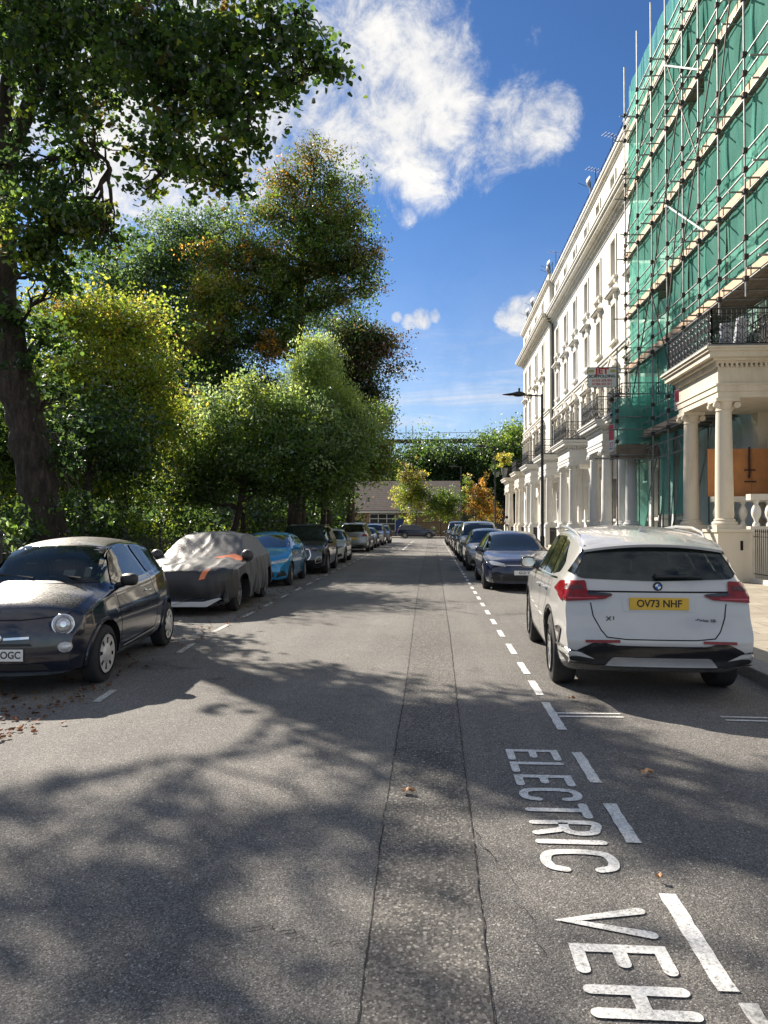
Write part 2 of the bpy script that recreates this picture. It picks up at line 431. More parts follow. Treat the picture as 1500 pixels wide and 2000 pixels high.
def xat(P, y):
    ys = [p[1] for p in P]; i = min(max(1, bisect.bisect(ys, y)), len(P)-1); a, b = P[i-1], P[i]
    t = (y-a[1])/(b[1]-a[1]); return a[0]*(1-t)+b[0]*t
ys_ = sorted(set([p[1] for p in tl]))
vs = []
for y in ys_: vs += [(xat(tl, y), y, .004), (xat(tr, y), y, .004)]
b_.add(vs, [(2*i, 2*i+1, 2*i+3, 2*i+2) for i in range(len(ys_)-1)])
struct(b_.obj('road_trench_repair', M['trench'], fixn=False))
b_ = MB()
def crack(P, w, seed, z=.007):
    r_ = random.Random(seed); vs = []
    for i, p in enumerate(P):
        ww = w*r_.uniform(.15, 1.2)*(1+.06*p[1]) ; a, c = P[max(0, i-1)], P[min(len(P)-1, i+1)]
        d = Vector((c[0]-a[0], c[1]-a[1])).normalized(); n = Vector((-d.y, d.x))
        vs += [(p[0]+n.x*ww/2, p[1]+n.y*ww/2, z), (p[0]-n.x*ww/2, p[1]-n.y*ww/2, z)]
    b_.add(vs, [(2*i, 2*i+1, 2*i+3, 2*i+2) for i in range(len(P)-1)])
crack(dens_line(tl, .035, .003, 3)[:2400], .0065, 1); crack(dens_line(tr, .035, .003, 4)[:2400], .0055, 2)
def wander(a, b, seed, w, n=26, amp=.05):
    r_ = random.Random(seed); P = []; o = 0
    for i in range(n+1):
        t = i/n; o = o*.75+r_.uniform(-amp, amp)*.5
        d = Vector((b[0]-a[0], b[1]-a[1])).normalized()
        P.append((a[0]*(1-t)+b[0]*t-d.y*o, a[1]*(1-t)+b[1]*t+d.x*o))
    crack(P, w*.42, seed)
wander((-.75, 2.93), (-.25, 2.86), 5, .012); wander((-.5, 3.6), (-.25, 3.66), 6, .006, 14, .03); wander((-.4, 4.25), (-.27, 4.3), 7, .01, 10, .02)
wander((.21, 2.84), (.42, 2.86), 8, .008, 10, .02); wander((.33, 3.9), (.42, 2.75), 9, .006, 30, .05)
wander((-2.3, 2.6), (-1.9, 3.9), 10, .004, 40, .08); wander((.22, 3.95), (.3, 3.6), 12, .012, 12, .03)
struct(b_.obj('road_cracks', M['crack'], fixn=False))

# ---------------------------------------------------------------- painted markings
def flat(name, quads, mat, z=.0055):
    b_ = MB()
    for q in quads: b_.add([(p[0], p[1], z) for p in q], [tuple(range(len(q)))])
    return b_.obj(name, mat, fixn=False)
def dash(x, y0, y1, w, seed=0, slope=0):
    r_ = random.Random(seed); L_ = []; Rr = []; n = max(2, int((y1-y0)/.06))
    for i in range(n+1):
        y = y0+(y1-y0)*i/n; xx = x+slope*(y-y0)
        L_.append((xx-w/2+r_.uniform(-.004, .004), y)); Rr.append((xx+w/2+r_.uniform(-.004, .004), y))
    return [[L_[i], Rr[i], Rr[i+1], L_[i+1]] for i in range(n)]
q = []
for i, (y0, y1) in enumerate([(2.66, 3.34), (3.86, 4.39), (4.74, 5.36), (5.94, 6.85), (7.13, 7.78), (8.12, 8.81), (9.36, 10.16)]):
    q += dash(1.02, y0, y1, .074, i)
y = 10.8
while y < 74:
    q += dash(1.01, y, y+.66, .075, int(y*10)); y += 1.33
struct(flat('bay_line_marking', q, M['paint']))
struct(flat('worn_bay_line_marking', dash(1.06, 2.05, 2.6, .06, 5), M['oldpaint']))
q = []
for z0 in (6.33, 6.44): q.append([(1.06, z0), (1.60, z0+.01), (1.60, z0+.05), (1.06, z0+.04)]); q.append([(2.42, z0-.03), (3.2, z0-.06), (3.2, z0-.02), (2.42, z0+.01)])
struct(flat('bay_end_marking', q, M['paint']))
q = []
for a in [(-3.06, 6.58, -3.11, 7.08), (-3.2, 9.2, -3.25, 9.92)]: q.append([(a[0]-.045, a[1]), (a[0]+.03, a[1]), (a[2]+.03, a[3]), (a[2]-.045, a[3])])
y = 11.0
while y < 70:
    s_ = -3.3-.009*(min(y, 28)-11); q.append([(s_-.04, y), (s_+.04, y), (s_+.03, y+.85), (s_-.05, y+.85)]); y += 1.75
struct(flat('bay_line_marking_by_park', q, M['oldpaint']))
q = []
for y in (48, 51.5, 55, 60, 66, 72): q.append([(-2.0, y), (-1.86, y), (-1.86, y+2.0), (-2.0, y+2.0)])
struct(flat('centre_line_marking', q, M['paint']))
q = [[(-5.1, 79.0), (3.2, 79.0), (3.2, 79.22), (-5.1, 79.22)]]
struct(flat('give_way_marking', q, M['oldpaint']))

# lettering on the asphalt: letters lie on their side, tops toward the kerb
G = {'E': [[(1,0),(0,0),(0,1),(1,1)], [(0,.5),(.72,.5)]], 'L': [[(0,1),(0,0),(1,0)]], 'T': [[(0,1),(1,1)], [(.5,1),(.5,0)]], 'I': [[(0.5,0),(.5,1)]],
     'V': [[(0,1),(.5,0),(1,1)]], 'H': [[(0,0),(0,1)], [(1,0),(1,1)], [(0,.5),(1,.5)]],
     'R': [[(0,0),(0,1),(.62,1),(.9,.93),(1,.76),(.9,.58),(.62,.5),(0,.5)], [(.5,.5),(.72,.36),(1,0)]],
     'C': [[(1,.76),(.9,.93),(.68,1),(.35,1),(.1,.92),(0,.72),(0,.28),(.1,.08),(.35,0),(.68,0),(.9,.07),(1,.24)]],
     'S': [[(1,.78),(.9,.94),(.65,1),(.33,1),(.1,.93),(0,.78),(.08,.62),(.35,.54),(.65,.47),(.92,.38),(1,.23),(.9,.07),(.65,0),(.35,0),(.1,.06),(0,.22)]]}
def word(name, label, spans):
    b_ = MB(); t_ = .0055
    for (ch, ya, yb) in spans:            # ya is the left side of the letter (far), yb its right side (near)
        w = .053; X0, X1 = .52+w/2, .885-w/2; Ya, Yb = ya-w/2, yb+w/2
        if ch == 'I': Ya = Yb = (ya+yb)/2
        for k, st in enumerate(G[ch]):
            if len(st) > 6: st = [tuple(p) for p in interp(st, 40)]
            P = [(X0+(X1-X0)*v, Ya+(Yb-Ya)*u) for u, v in st]
            d0 = (Vector(P[0])-Vector(P[1])).normalized(); d1 = (Vector(P[-1])-Vector(P[-2])).normalized()
            for (q_, dd) in ((P[0], d0), (P[-1], d1)):        # rounded brush ends
                a0 = math.atan2(dd.y, dd.x); b_.add([(q_[0]+w/2*.98*math.cos(a0+R(t2)), q_[1]+w/2*.98*math.sin(a0+R(t2)), t_+.0008*k-.0002) for t2 in range(-90, 91, 15)], [tuple(range(13))])
            o = stroke(P, w); n = len(o)//2
            for i in range(n-1):
                b_.add([(o[j][0], o[j][1], t_+.0008*k) for j in (i, i+1, 2*n-2-i, 2*n-1-i)], [(0,1,2,3)])
    o = b_.obj(name, M['paint'], fixn=False)
    return tag(o, label, 'road lettering')
word('road_lettering', 'white painted word ELECTRIC on the asphalt beside the bay line', [('E',5.40,5.16),('L',5.12,4.91),('E',4.86,4.66),('C',4.62,4.41),('T',4.38,4.16),('R',4.12,3.93),('I',3.88,3.82),('C',3.76,3.52)])
word('road_lettering', 'large white painted word VEHS at the bottom edge of the picture', [('V',3.21,2.975),('E',2.925,2.735),('H',2.67,2.49),('S',2.42,2.2)])

# ---------------------------------------------------------------- car builder
def carpaint(name, c, rough=.25, metal=.0, coat=1.0, dust=.0, dustc=(.34, .32, .28)):
    m, t, b = newmat(name)
    f = tnoise(t, 1.6, 6, .6)
    col = tramp(t, f, [(.3, tuple(x*.92 for x in c)), (.7, tuple(min(1, x*1.06) for x in c))])
    if dust:
        g = t.nodes.new('ShaderNodeNewGeometry'); s = t.nodes.new('ShaderNodeSeparateXYZ'); t.links.new(g.outputs['Normal'], s.inputs[0])
        up = tmath(t, 'POWER', tmath(t, 'MAXIMUM', s.outputs['Z'], 0), 7)
        sp = tramp(t, tnoise(t, 55, 6, .8), [(.35, (.2,)*3), (.65, (1,)*3)])
        k = tmath(t, 'MULTIPLY', tmath(t, 'MULTIPLY', up, sp), dust)
        col = tmix(t, k, col, dustc)
        t.links.new(tmath(t, 'ADD', tmath(t, 'MULTIPLY', k, .6), rough), b.inputs['Roughness'])
        t.links.new(tmath(t, 'SUBTRACT', coat, k), b.inputs['Coat Weight'])
    else:
        b.inputs['Roughness'].default_value = rough; b.inputs['Coat Weight'].default_value = coat
    t.links.new(col, b.inputs['Base Color'])
    b.inputs['Metallic'].default_value = metal; b.inputs['Coat Roughness'].default_value = .03
    return m
M['tyre'] = plain('tyre rubber', (.022, .022, .023), .85, var=.3, scale=20)
M['black'] = plain('black plastic', (.015, .015, .016), .5, var=.2)
M['gloss'] = plain('gloss black', (.008, .008, .009), .12, var=0, coat=.6)
M['seam'] = plain('panel gap', (.004, .004, .004), .9, var=0)
M['alloy'] = plain('silver alloy', (.50, .50, .49), .35, .7, var=.1)
M['hubcap'] = plain('painted hubcap', (.56, .55, .53), .4, .35, var=.12)
M['chrome'] = plain('chrome', (.75, .75, .76), .12, 1, var=0)
M['redlamp'] = plain('red lamp lens', (.20, .003, .006), .2, var=.3, scale=14, coat=.25, spec=.3)
M['darkred'] = plain('dark red lamp lens', (.06, .003, .005), .2, var=0, coat=.3)
M['lamp'] = plain('clear lamp lens', (.50, .50, .50), .12, .35, var=.35, scale=18, coat=1)
M['darklamp'] = plain('smoked lamp', (.09, .09, .095), .12, .3, var=.4, scale=20, coat=1)
M['amber'] = plain('amber lens', (.6, .2, .02), .2, var=0, coat=1)
M['platew'] = plain('white plate', (.72, .72, .69), .35, var=.06)
M['platey'] = plain('yellow plate', (.68, .42, .045), .35, var=.08)
M['ink'] = plain('black lettering', (.012, .012, .012), .5, var=0)
M['grey'] = plain('grey plastic', (.20, .20, .20), .5, var=.15)
M['cloth'] = plain('seat cloth', (.035, .035, .038), .9, var=.3)
M['paper'] = plain('paper disc', (.62, .68, .62), .7, var=.1, scale=30)
def glass(name, c=(.015, .02, .02), a=.30):
    """tinted pane: mirror-like reflection over a dark tint that lets some light through"""
    m, t, b = newmat(name)
    b.inputs['Base Color'].default_value = (*c, 1); b.inputs['Roughness'].default_value = .03; b.inputs['IOR'].default_value = 1.5
    b.inputs['Specular IOR Level'].default_value = .9; b.inputs['Coat Weight'].default_value = .5; b.inputs['Coat Roughness'].default_value = .02
    tr = t.nodes.new('ShaderNodeBsdfTransparent'); tr.inputs[0].default_value = (.62, .70, .66, 1)
    mx = t.nodes.new('ShaderNodeMixShader'); mx.inputs[0].default_value = 1-a
    lw = t.nodes.new('ShaderNodeLayerWeight'); lw.inputs['Blend'].default_value = .25
    t.links.new(tmath(t, 'ADD', 1-a, tmath(t, 'MULTIPLY', lw.outputs['Fresnel'], a), True), mx.inputs[0])
    t.links.new(tr.outputs[0], mx.inputs[1]); t.links.new(b.outputs[0], mx.inputs[2])
    t.links.new(mx.outputs[0], t.nodes['Material Output'].inputs['Surface'])
    return m
M['glass'] = glass('car glass', (.02, .026, .025), .25)
M['glass_clear'] = glass('clear windscreen glass', (.02, .03, .026), .5)
M['glass_dark'] = glass('tinted car glass', (.010, .012, .013), .06)

def chaikin(P, it=2):
    for _ in range(it):
        Q = [P[0]]
        for a, b in zip(P[:-1], P[1:]): Q.append(a*.75+b*.25); Q.append(a*.25+b*.75)
        Q.append(P[-1]); P = Q
    return P
def ip(x, P): return float(np.interp(x, [p[0] for p in P], [p[1] for p in P]))

class Car:
    """front bumper at local y = 0, tail at y = L, x across, ground at z = 0"""
    def __init__(s, root, sp, paint_):
        s.root = root; s.sp = sp; s.paint = paint_
        s.W = sp['W']; s.L = sp['L']
        s.shell()
    def shell(s, cut=True):
        sp = s.sp; W = s.W
        prof = interp(sp['top'], sp.get('n', 90)); rows = []
        for (y, zt) in prof:
            y = float(y); zt = float(zt)
            zb = ip(y, sp['bottom']); plan = ip(y, sp['plan'])*W/2
            wz = lambda z: ip(z, sp['wz'])*plan
            zt = max(zt, zb+.03)
            belt = ip(y, sp['belt']); zbe = max(zb+.02, min(belt, zt-.012)); gh = zt-zbe
            P = [np.array((0, zb)), np.array((wz(zb)*.75, zb)), np.array((wz(zb)*.97, zb+.01))]
            for f in (.12, .3, .5, .7, .86, 1.0):
                z = zb+(zbe-zb)*f; P.append(np.array((wz(z), z)))
            wb = wz(zbe); crown = min(ip(y, sp.get('crown', [(0, .05)])), gh*.6)
            zre = zt-crown-min(.05, gh*.12)
            xre = wb-.02-min(gh, .05)*.8-sp.get('tumble', .33)*max(0, gh-.04)
            for f in (.12, .4, .7, .92): P.append(np.array((wb-.012+(xre-wb+.012)*f, zbe+(zre-zbe)*f)))
            P.append(np.array((xre*.965, zt-crown)))
            for k in (.8, .55, .28, 0): P.append(np.array((xre*k, zt-crown*k*k)))
            P = chaikin(P, 2)
            rows.append([(p[0], y, p[1]) for p in P])
        n = len(rows[0]); vs = []; fs = []
        bf, br = sp.get('bow', (.16, .12)); bl = sp.get('bowlen', 1.3)
        for r_ in rows:
            full = [(-x, y, z) for (x, y, z) in r_[1:-1]][::-1]
            ring = r_+full
            for (x, y, z) in ring:
                u = min(1, abs(x)/(W/2))
                y2 = y+bf*u**2.4*max(0, 1-y/bl)-br*u**2.4*max(0, 1-(s.L-y)/bl)
                vs.append((x, y2, z))
        m_ = len(rows[0])+len(rows[0])-2
        for i in range(len(rows)-1):
            for k in range(m_):
                a = i*m_+k; b = i*m_+(k+1) % m_
                fs.append((a, b, b+m_, a+m_))
        fs.append(tuple(range(m_-1, -1, -1))); fs.append(tuple((len(rows)-1)*m_+k for k in range(m_)))
        b_ = MB().add(vs, fs)
        o = b_.obj('body', [s.paint, M['black']], None, smooth=True, angle=0)
        if cut:
            c = MB()
            for yy in sp['axles']:
                for sx in (-1, 1):
                    ra = sp['rw']+sp.get('gap', .05); x0, x1 = sx*(W/2-.30), sx*(W/2+.2)
                    c.lathe([(ra, min(x0, x1)), (ra, max(x0, x1))], (0, yy, sp['rw']+.01), 36, 'x')
            co = c.obj('cutter', [M['black']], None)
            md = o.modifiers.new('b', 'BOOLEAN'); md.operation = 'DIFFERENCE'; md.object = co; md.solver = 'EXACT'
            try: md.material_mode = 'TRANSFER'
            except Exception: pass
            dg = bpy.context.evaluated_depsgraph_get(); me = bpy.data.meshes.new_from_object(o.evaluated_get(dg))
            o.modifiers.clear(); o.data = me; bpy.data.objects.remove(co)
            me.set_sharp_from_angle(angle=R(45))
        else: o.data.set_sharp_from_angle(angle=R(45))
        o.parent = s.root; s.body = o
        me = o.data
        s.bvh = BVHTree.FromPolygons([v.co.copy() for v in me.vertices], [tuple(p.vertices) for p in me.polygons])
    def hit(s, view, a, b, side=1):
        if view == 'side': o_, d = Vector((side*4, a, b)), Vector((-side, 0, 0))
        elif view == 'front': o_, d = Vector((a, -4, b)), Vector((0, 1, 0))
        elif view == 'rear': o_, d = Vector((a, s.L+4, b)), Vector((0, -1, 0))
        else: o_, d = Vector((a, b, 5)), Vector((0, 0, -1))
        h = s.bvh.ray_cast(o_, d)
        return h[0], h[1], d
    def panel(s, name, mat, view, poly, off=.004, parent=None, side=1, step=.06, smooth=True, thick=0):
        poly = [tuple(p) for p in poly]
        # densify outline
        P = []
        for i in range(len(poly)):
            a, b = Vector(poly[i]), Vector(poly[(i+1) % len(poly)]); k = max(1, int((b-a).length/step))
            for j in range(k): P.append(a.lerp(b, j/k))
        nb = len(P); xs = [p.x for p in P]; ys = [p.y for p in P]
        pts = list(P); e = [(i, (i+1) % nb) for i in range(nb)]
        gx = np.arange(min(xs)+step*.5, max(xs), step); gy = np.arange(min(ys)+step*.5, max(ys), step)
        for x in gx:
            for y in gy:
                if inpoly(x, y, P, step*.35): pts.append(Vector((x, y)))
        v, _, f, _, _, _ = geometry.delaunay_2d_cdt(pts, e, [], 1, 1e-6)
        vs = []; last = None
        for p in v:
            h, nrm, d = s.hit(view, p.x, p.y, side)
            if h is None:
                h = last if last is not None else Vector((0, 0, 0)); vs.append(h); continue
            if nrm.dot(d) > 0: nrm = -nrm
            q = h-d*off*.6+nrm*off*.6; last = q; vs.append(q)
        b_ = MB().add(vs, [tuple(t_) for t_ in f])
        if thick:   # give it an edge that sinks into the body
            ed = {}
            for t_ in f:
                for i in range(3):
                    k = (t_[i], t_[(i+1) % 3]); ed[k] = 1
            o0 = len(b_.v); dd = s.hit(view, v[0].x, v[0].y, side)[2]
            b_.v += [tuple(Vector(q)+dd*thick) for q in vs]; 
            for (a, c) in ed:
                if (c, a) not in ed: b_.f.append((a, c, c+o0, a+o0)); b_.m.append(0)
        o = b_.obj(name, mat, None, smooth=smooth, fixn=True, angle=50)
        o.parent = parent or s.root
        return o
    def sides(s, name, mat, poly, **kw): return [s.panel(name, mat, 'side', poly, side=sd_, **kw) for sd_ in (1, -1)]
    def mir(s, name, mat, view, poly, **kw): return [s.panel(name, mat, view, poly, **kw), s.panel(name, mat, view, [(-x, y) for x, y in poly][::-1], **kw)]
    def line(s, name, mat, view, pts, w=.012, side=1, off=.003, parent=None):
        P = []
        for a, b in zip(pts[:-1], pts[1:]):
            a, b = Vector(a), Vector(b); k = max(1, int((b-a).length/.06))
            for j in range(k): P.append(a.lerp(b, j/k))
        P.append(Vector(pts[-1])); o_ = stroke(P, w); n = len(o_)//2; vs = []
        for p in o_:
            h, nrm, d = s.hit(view, p[0], p[1], side)
            vs.append(h-d*off if h is not None else Vector((0, 0, .3)))
        ok = [s.hit(view, p[0], p[1], side)[0] is not None for p in o_]
        fs = [(j, j+1, 2*n-2-j, 2*n-1-j) for j in range(n-1) if all(ok[q_] for q_ in (j, j+1, 2*n-2-j, 2*n-1-j))]
        o = MB().add(vs, fs).obj(name, mat, None); o.parent = parent or s.root; return o
    def wheels(s, style='multi', rimmat=None, turn=0, holes=8):
        sp = s.sp; rw = sp['rw']; tw = sp.get('tw', .2); rr = sp.get('rr', rw*.68)
        tyre = MB().lathe([(rr, -.02), (rr+.01, 0), (rw-.03, 0), (rw-.008, .015), (rw, .04), (rw, tw-.04), (rw-.008, tw-.015), (rw-.03, tw), (rr, tw), (rr-.02, tw-.03)], (0, 0, 0), 40, 'x', cap=False)
        t0 = tyre.obj('tyre', M['tyre'], None, smooth=True)
        rm = MB(); rimmat = rimmat or M['alloy']
        if style == 'cap':      # pressed wheel cover with a ring of oval holes
            n = 48; rings = [(rr+.005, .012), (rr-.01, -.008), (rr*.80, -.004), (rr*.50, -.004), (rr*.40, -.02), (rr*.2, -.028), (.001, -.03)]
            vs = []; fs = []
            for r_, x in rings:
                for k in range(n): a = 2*math.pi*k/n; vs.append((x, r_*math.cos(a), r_*math.sin(a)))
            for i in range(len(rings)-1):
                for k in range(n):
                    if i == 2 and (k % 6) in (0, 1): continue
                    fs.append((i*n+k, i*n+(k+1) % n, (i+1)*n+(k+1) % n, (i+1)*n+k))
            rm.add(vs, fs)
        else:
            rm.lathe([(rr+.006, .005), (rr+.006, -.004), (rr-.018, -.004), (rr-.02, .03)], (0, 0, 0), 36, 'x', cap=False)
            ns = {'multi': 10, 'five': 5, 'ten': 7}[style]
            for k in range(ns):
                a = 2*math.pi*k/ns
                for da in ((-.10, .10) if style == 'multi' else (-.05, .05)):
                    w0, w1 = (.016, .012) if style == 'multi' else (.045, .03)
                    c, sn = math.cos(a), math.sin(a); c2, s2 = math.cos(a+da), math.sin(a+da)
                    p0 = Vector((.006, rr*.12*c, rr*.12*sn)); p1 = Vector((0, (rr-.005)*c2, (rr-.005)*s2)); tn = Vector((0, -sn, c))
                    rm.add([p0+tn*w0, p0-tn*w0, p1-tn*w1, p1+tn*w1]+[q+Vector((.03, 0, 0)) for q in (p0+tn*w0, p0-tn*w0, p1-tn*w1, p1+tn*w1)],
                           [(0,1,2,3),(0,4,5,1),(1,5,6,2),(2,6,7,3),(3,7,4,0)])
            rm.lathe([(rr*.24, .03), (rr*.24, -.002), (rr*.16, -.01), (.002, -.012)], (0, 0, 0), 20, 'x')
        r0 = rm.obj('rim', rimmat, None, smooth=True, angle=30)
        d0 = MB().lathe([(rr-.004, .05), (rr-.004, .055), (.002, .056)], (0, 0, 0), 24, 'x').obj('brake_disc', M['black'], None)
        first = True
        for yy in sp['axles']:
            for sx in (-1, 1):
                w = pivot('wheel', s.root, (sx*(s.W/2-sp.get('inset', .025)), yy, rw))
                w.rotation_euler = (0, 0, (math.pi if sx > 0 else 0)+(turn if yy == sp['axles'][0] else 0))
                for o in (t0, r0, d0):
                    c = o if first else o.copy()
                    if not first: COL.objects.link(c)
                    c.parent = w
                first = False
    def mirrors(s, y, z, mat=None, x=None, w=.20, h=.15, glassm=None):
        for sx in (1, -1):
            hh, nr, d = s.hit('side', y, z, sx); bx = abs(hh.x) if hh is not None else s.W/2-.08
            x0 = bx+.05; mb = MB(); n = 14; vs = []; fs = []
            prof = [(-.5, .25), (-.42, .7), (-.2, .95), (.1, 1), (.3, .93), (.38, .8)]
            for (v, k) in prof:
                for j in range(n):
                    a = 2*math.pi*j/n; ca, sa = math.cos(a), math.sin(a)
                    cx = math.copysign(abs(ca)**.7, ca); cz = math.copysign(abs(sa)**.7, sa)
                    vs.append((sx*(x0+w/2+cx*w/2*k), y+v*.15, z+.05+cz*h/2*k))
            for i in range(len(prof)-1):
                for j in range(n): fs.append((i*n+j, i*n+(j+1) % n, (i+1)*n+(j+1) % n, (i+1)*n+j))
            fs.append(tuple(range(n-1, -1, -1))); fs.append(tuple(range((len(prof)-1)*n, len(prof)*n)))
            mb.add(vs, fs); mb.tube([(sx*(bx-.03), y+.02, z-.02), (sx*(x0+.04), y, z+.0)], [.035, .03], 8)
            o = mb.obj('wing_mirror', mat or s.paint, None, smooth=True); o.parent = s.root
            g = MB(); vs = [(sx*(x0+w/2+math.copysign(abs(math.cos(a))**.7, math.cos(a))*w*.40), y+.15*.385+.001, z+.05+math.copysign(abs(math.sin(a))**.7, math.sin(a))*h*.38) for a in [2*math.pi*j/n for j in range(n)]]
            g.add(vs, [tuple(range(n))]); q = g.obj('mirror_glass', glassm or M['chrome'], None); q.parent = o
    def handle(s, y, z, mat=None, side=None, w=.2):
        for sx in ((1, -1) if side is None else (side,)):
            h, nr, d = s.hit('side', y, z, sx)
            if h is None: continue
            x = abs(h.x); b_ = MB().tube([(sx*(x-.004), y-w/2, z), (sx*(x+.028), y-w/2+.03, z), (sx*(x+.03), y+w/2-.03, z), (sx*(x-.004), y+w/2, z)], .012, 8)
            o = b_.obj('door_handle', mat or s.paint, None, smooth=True); o.parent = s.root
    def plate(s, txt, view, z, mat, w=.52, h=.111, x=0, tilt=0, align='CENTER', size=.092):
        y0 = min([s.hit(view, x+dx, z+dz)[0].y for dx in (-w*.4, 0, w*.4) for dz in (-h/2, h/2)]) if view == 'front' else max([s.hit(view, x+dx, z+dz)[0].y for dx in (-w*.4, 0, w*.4) for dz in (-h/2, h/2)])
        sg = -1 if view == 'front' else 1; y0 += sg*.006
        b_ = MB().box(x-w/2, x+w/2, y0-.004, y0+.004, z-h/2, z+h/2)
        o = b_.obj('number_plate', mat, None, bevel=.003); o.parent = s.root
        t_ = text_mesh(txt, size, M['ink'], 'plate_lettering', .0008, align, sx=.92, bold=.0018)
        t_.parent = o; t_.location = (x + (w/2-.02 if align == 'RIGHT' else 0)*(1 if view == 'front' else -1), y0+sg*.0052, z)
        t_.rotation_euler = (R(90), 0, 0 if view == 'front' else math.pi)
        return o
    def interior(s, ys=((1.45, 1.0), (2.3, 1.0)), z=.95, w=.5):
        """dark tub, seats and steering wheel seen through the panes"""
        for y, _ in ys:
            for sx in (-.37, .37):
                b_ = MB().box(sx-w/2*.85, sx+w/2*.85, y, y+.14, .5, z); b_.box(sx-.13, sx+.13, y+.03, y+.12, z+.02, z+.2)
                o = b_.obj('seat', M['cloth'], None, bevel=.04); o.parent = s.root
def inpoly(x, y, P, m=0):
    c = False; n = len(P); j = n-1; dmin = 9
    for i in range(n):
        a, b = P[i], P[j]
        if (a.y > y) != (b.y > y) and x < (b.x-a.x)*(y-a.y)/(b.y-a.y)+a.x: c = not c
        j = i
    if c and m:
        for i in range(n):
            if (P[i].x-x)**2+(P[i].y-y)**2 < m*m: return False
    return c
def ring(cy, cz, r0, r1, a0=-10, a1=190, n=28):
    A = [R(a0+(a1-a0)*i/n) for i in range(n+1)]
    return [(cy+r1*math.cos(a), cz+r1*math.sin(a)) for a in A]+[(cy+r0*math.cos(a), cz+r0*math.sin(a)) for a in A[::-1]]
def circ(cx, cy, r, n=24, ry=None): return [(cx+r*math.cos(2*math.pi*i/n), cy+(ry or r)*math.sin(2*math.pi*i/n)) for i in range(n)]
def inset(poly, d):
    n = len(poly); out = []; A = sum(poly[i][0]*poly[(i+1) % n][1]-poly[(i+1) % n][0]*poly[i][1] for i in range(n)); sg = 1 if A > 0 else -1
    for i in range(n):
        a, b, c = Vector(poly[i-1]), Vector(poly[i]), Vector(poly[(i+1) % n])
        d0 = (b-a).normalized() if (b-a).length > 1e-6 else Vector((0, 0)); d1 = (c-b).normalized() if (c-b).length > 1e-6 else d0
        nn = Vector((-(d0.y+d1.y), d0.x+d1.x))
        nn = nn.normalized() if nn.length > 1e-6 else nn
        out.append(tuple(b+nn*d*sg))
    return out
def _glassp(s, name, view, poly, side=1, frit=.04, mat=None, seal=None, cut=True):
    poly = [tuple(p) for p in poly]
    P = []
    for i in range(len(poly)):
        a, b = Vector(poly[i]), Vector(poly[(i+1) % len(poly)]); k = max(1, int((b-a).length/.05))
        for j in range(k): P.append(tuple(a.lerp(b, j/k)))
    inn = inset(P, frit); n = len(P); vs = []; ok = []
    for p in P+inn:
        h, nr, d = s.hit(view, p[0], p[1], side); ok.append(h is not None)
        vs.append(h-d*.003 if h is not None else Vector((0, 0, .5)))
    fs = [(i, (i+1) % n, n+(i+1) % n, n+i) for i in range(n) if ok[i] and ok[(i+1) % n] and ok[n+i] and ok[n+(i+1) % n]]
    o = MB().add(vs, fs).obj('window_seal', seal or M['gloss'], None); 
    g = s.panel(name, mat or M['glass'], view, poly, off=.008, side=side, step=.08)
    o.parent = g
    if cut:
        Q = [Vector(p) for p in inset(P, .012)]
        if not hasattr(s, 'cuts'): s.cuts = []
        s.cuts.append((view, Q, side))
    return g
def _cut(s):
    me = s.body.data; bm = bmesh.new(); bm.from_mesh(me); kill = []
    for f in bm.faces:
        c = f.calc_center_median(); nr = f.normal
        for view, Q, side in s.cuts:
            if view == 'side': a, b, t = c.y, c.z, c.x*side > .2 and nr.x*side > .1
            elif view == 'front': a, b, t = c.x, c.z, nr.y < -.05 and c.y < s.L*.6
            elif view == 'rear': a, b, t = c.x, c.z, nr.y > .05 and c.y > s.L*.5
            else: a, b, t = c.x, c.y, nr.z > 0
            if t and inpoly(a, b, Q):
                vv = [(v.co.y, v.co.z) if view == 'side' else (v.co.x, v.co.z) for v in f.verts]
                if sum(inpoly(p[0], p[1], Q) for p in vv) >= len(vv)-1: kill.append(f); break
    bmesh.ops.delete(bm, geom=kill, context='FACES'); bm.to_mesh(me); bm.free()
    # tub: a dark floor at door-top height with dashboard and shelf
    sp = s.sp; zb = sp.get('tub', .86); y0, y1 = sp['tuby']; w = s.W/2-.17
    b_ = MB().box(-w, w, y0, y1, .35, .45); b_.box(-w, w, y0, y0+.42, .45, zb); b_.box(-w, w, y1-.5, y1, .45, zb)
    b_.box(-w-.02, -w+.02, y0, y1, .4, zb-.02); b_.box(w-.02, w+.02, y0, y1, .4, zb-.02)
    o = b_.obj('cabin', M['cloth'], None, bevel=.03); o.parent = s.root
Car.glassp = _glassp; Car.cutglass = _cut

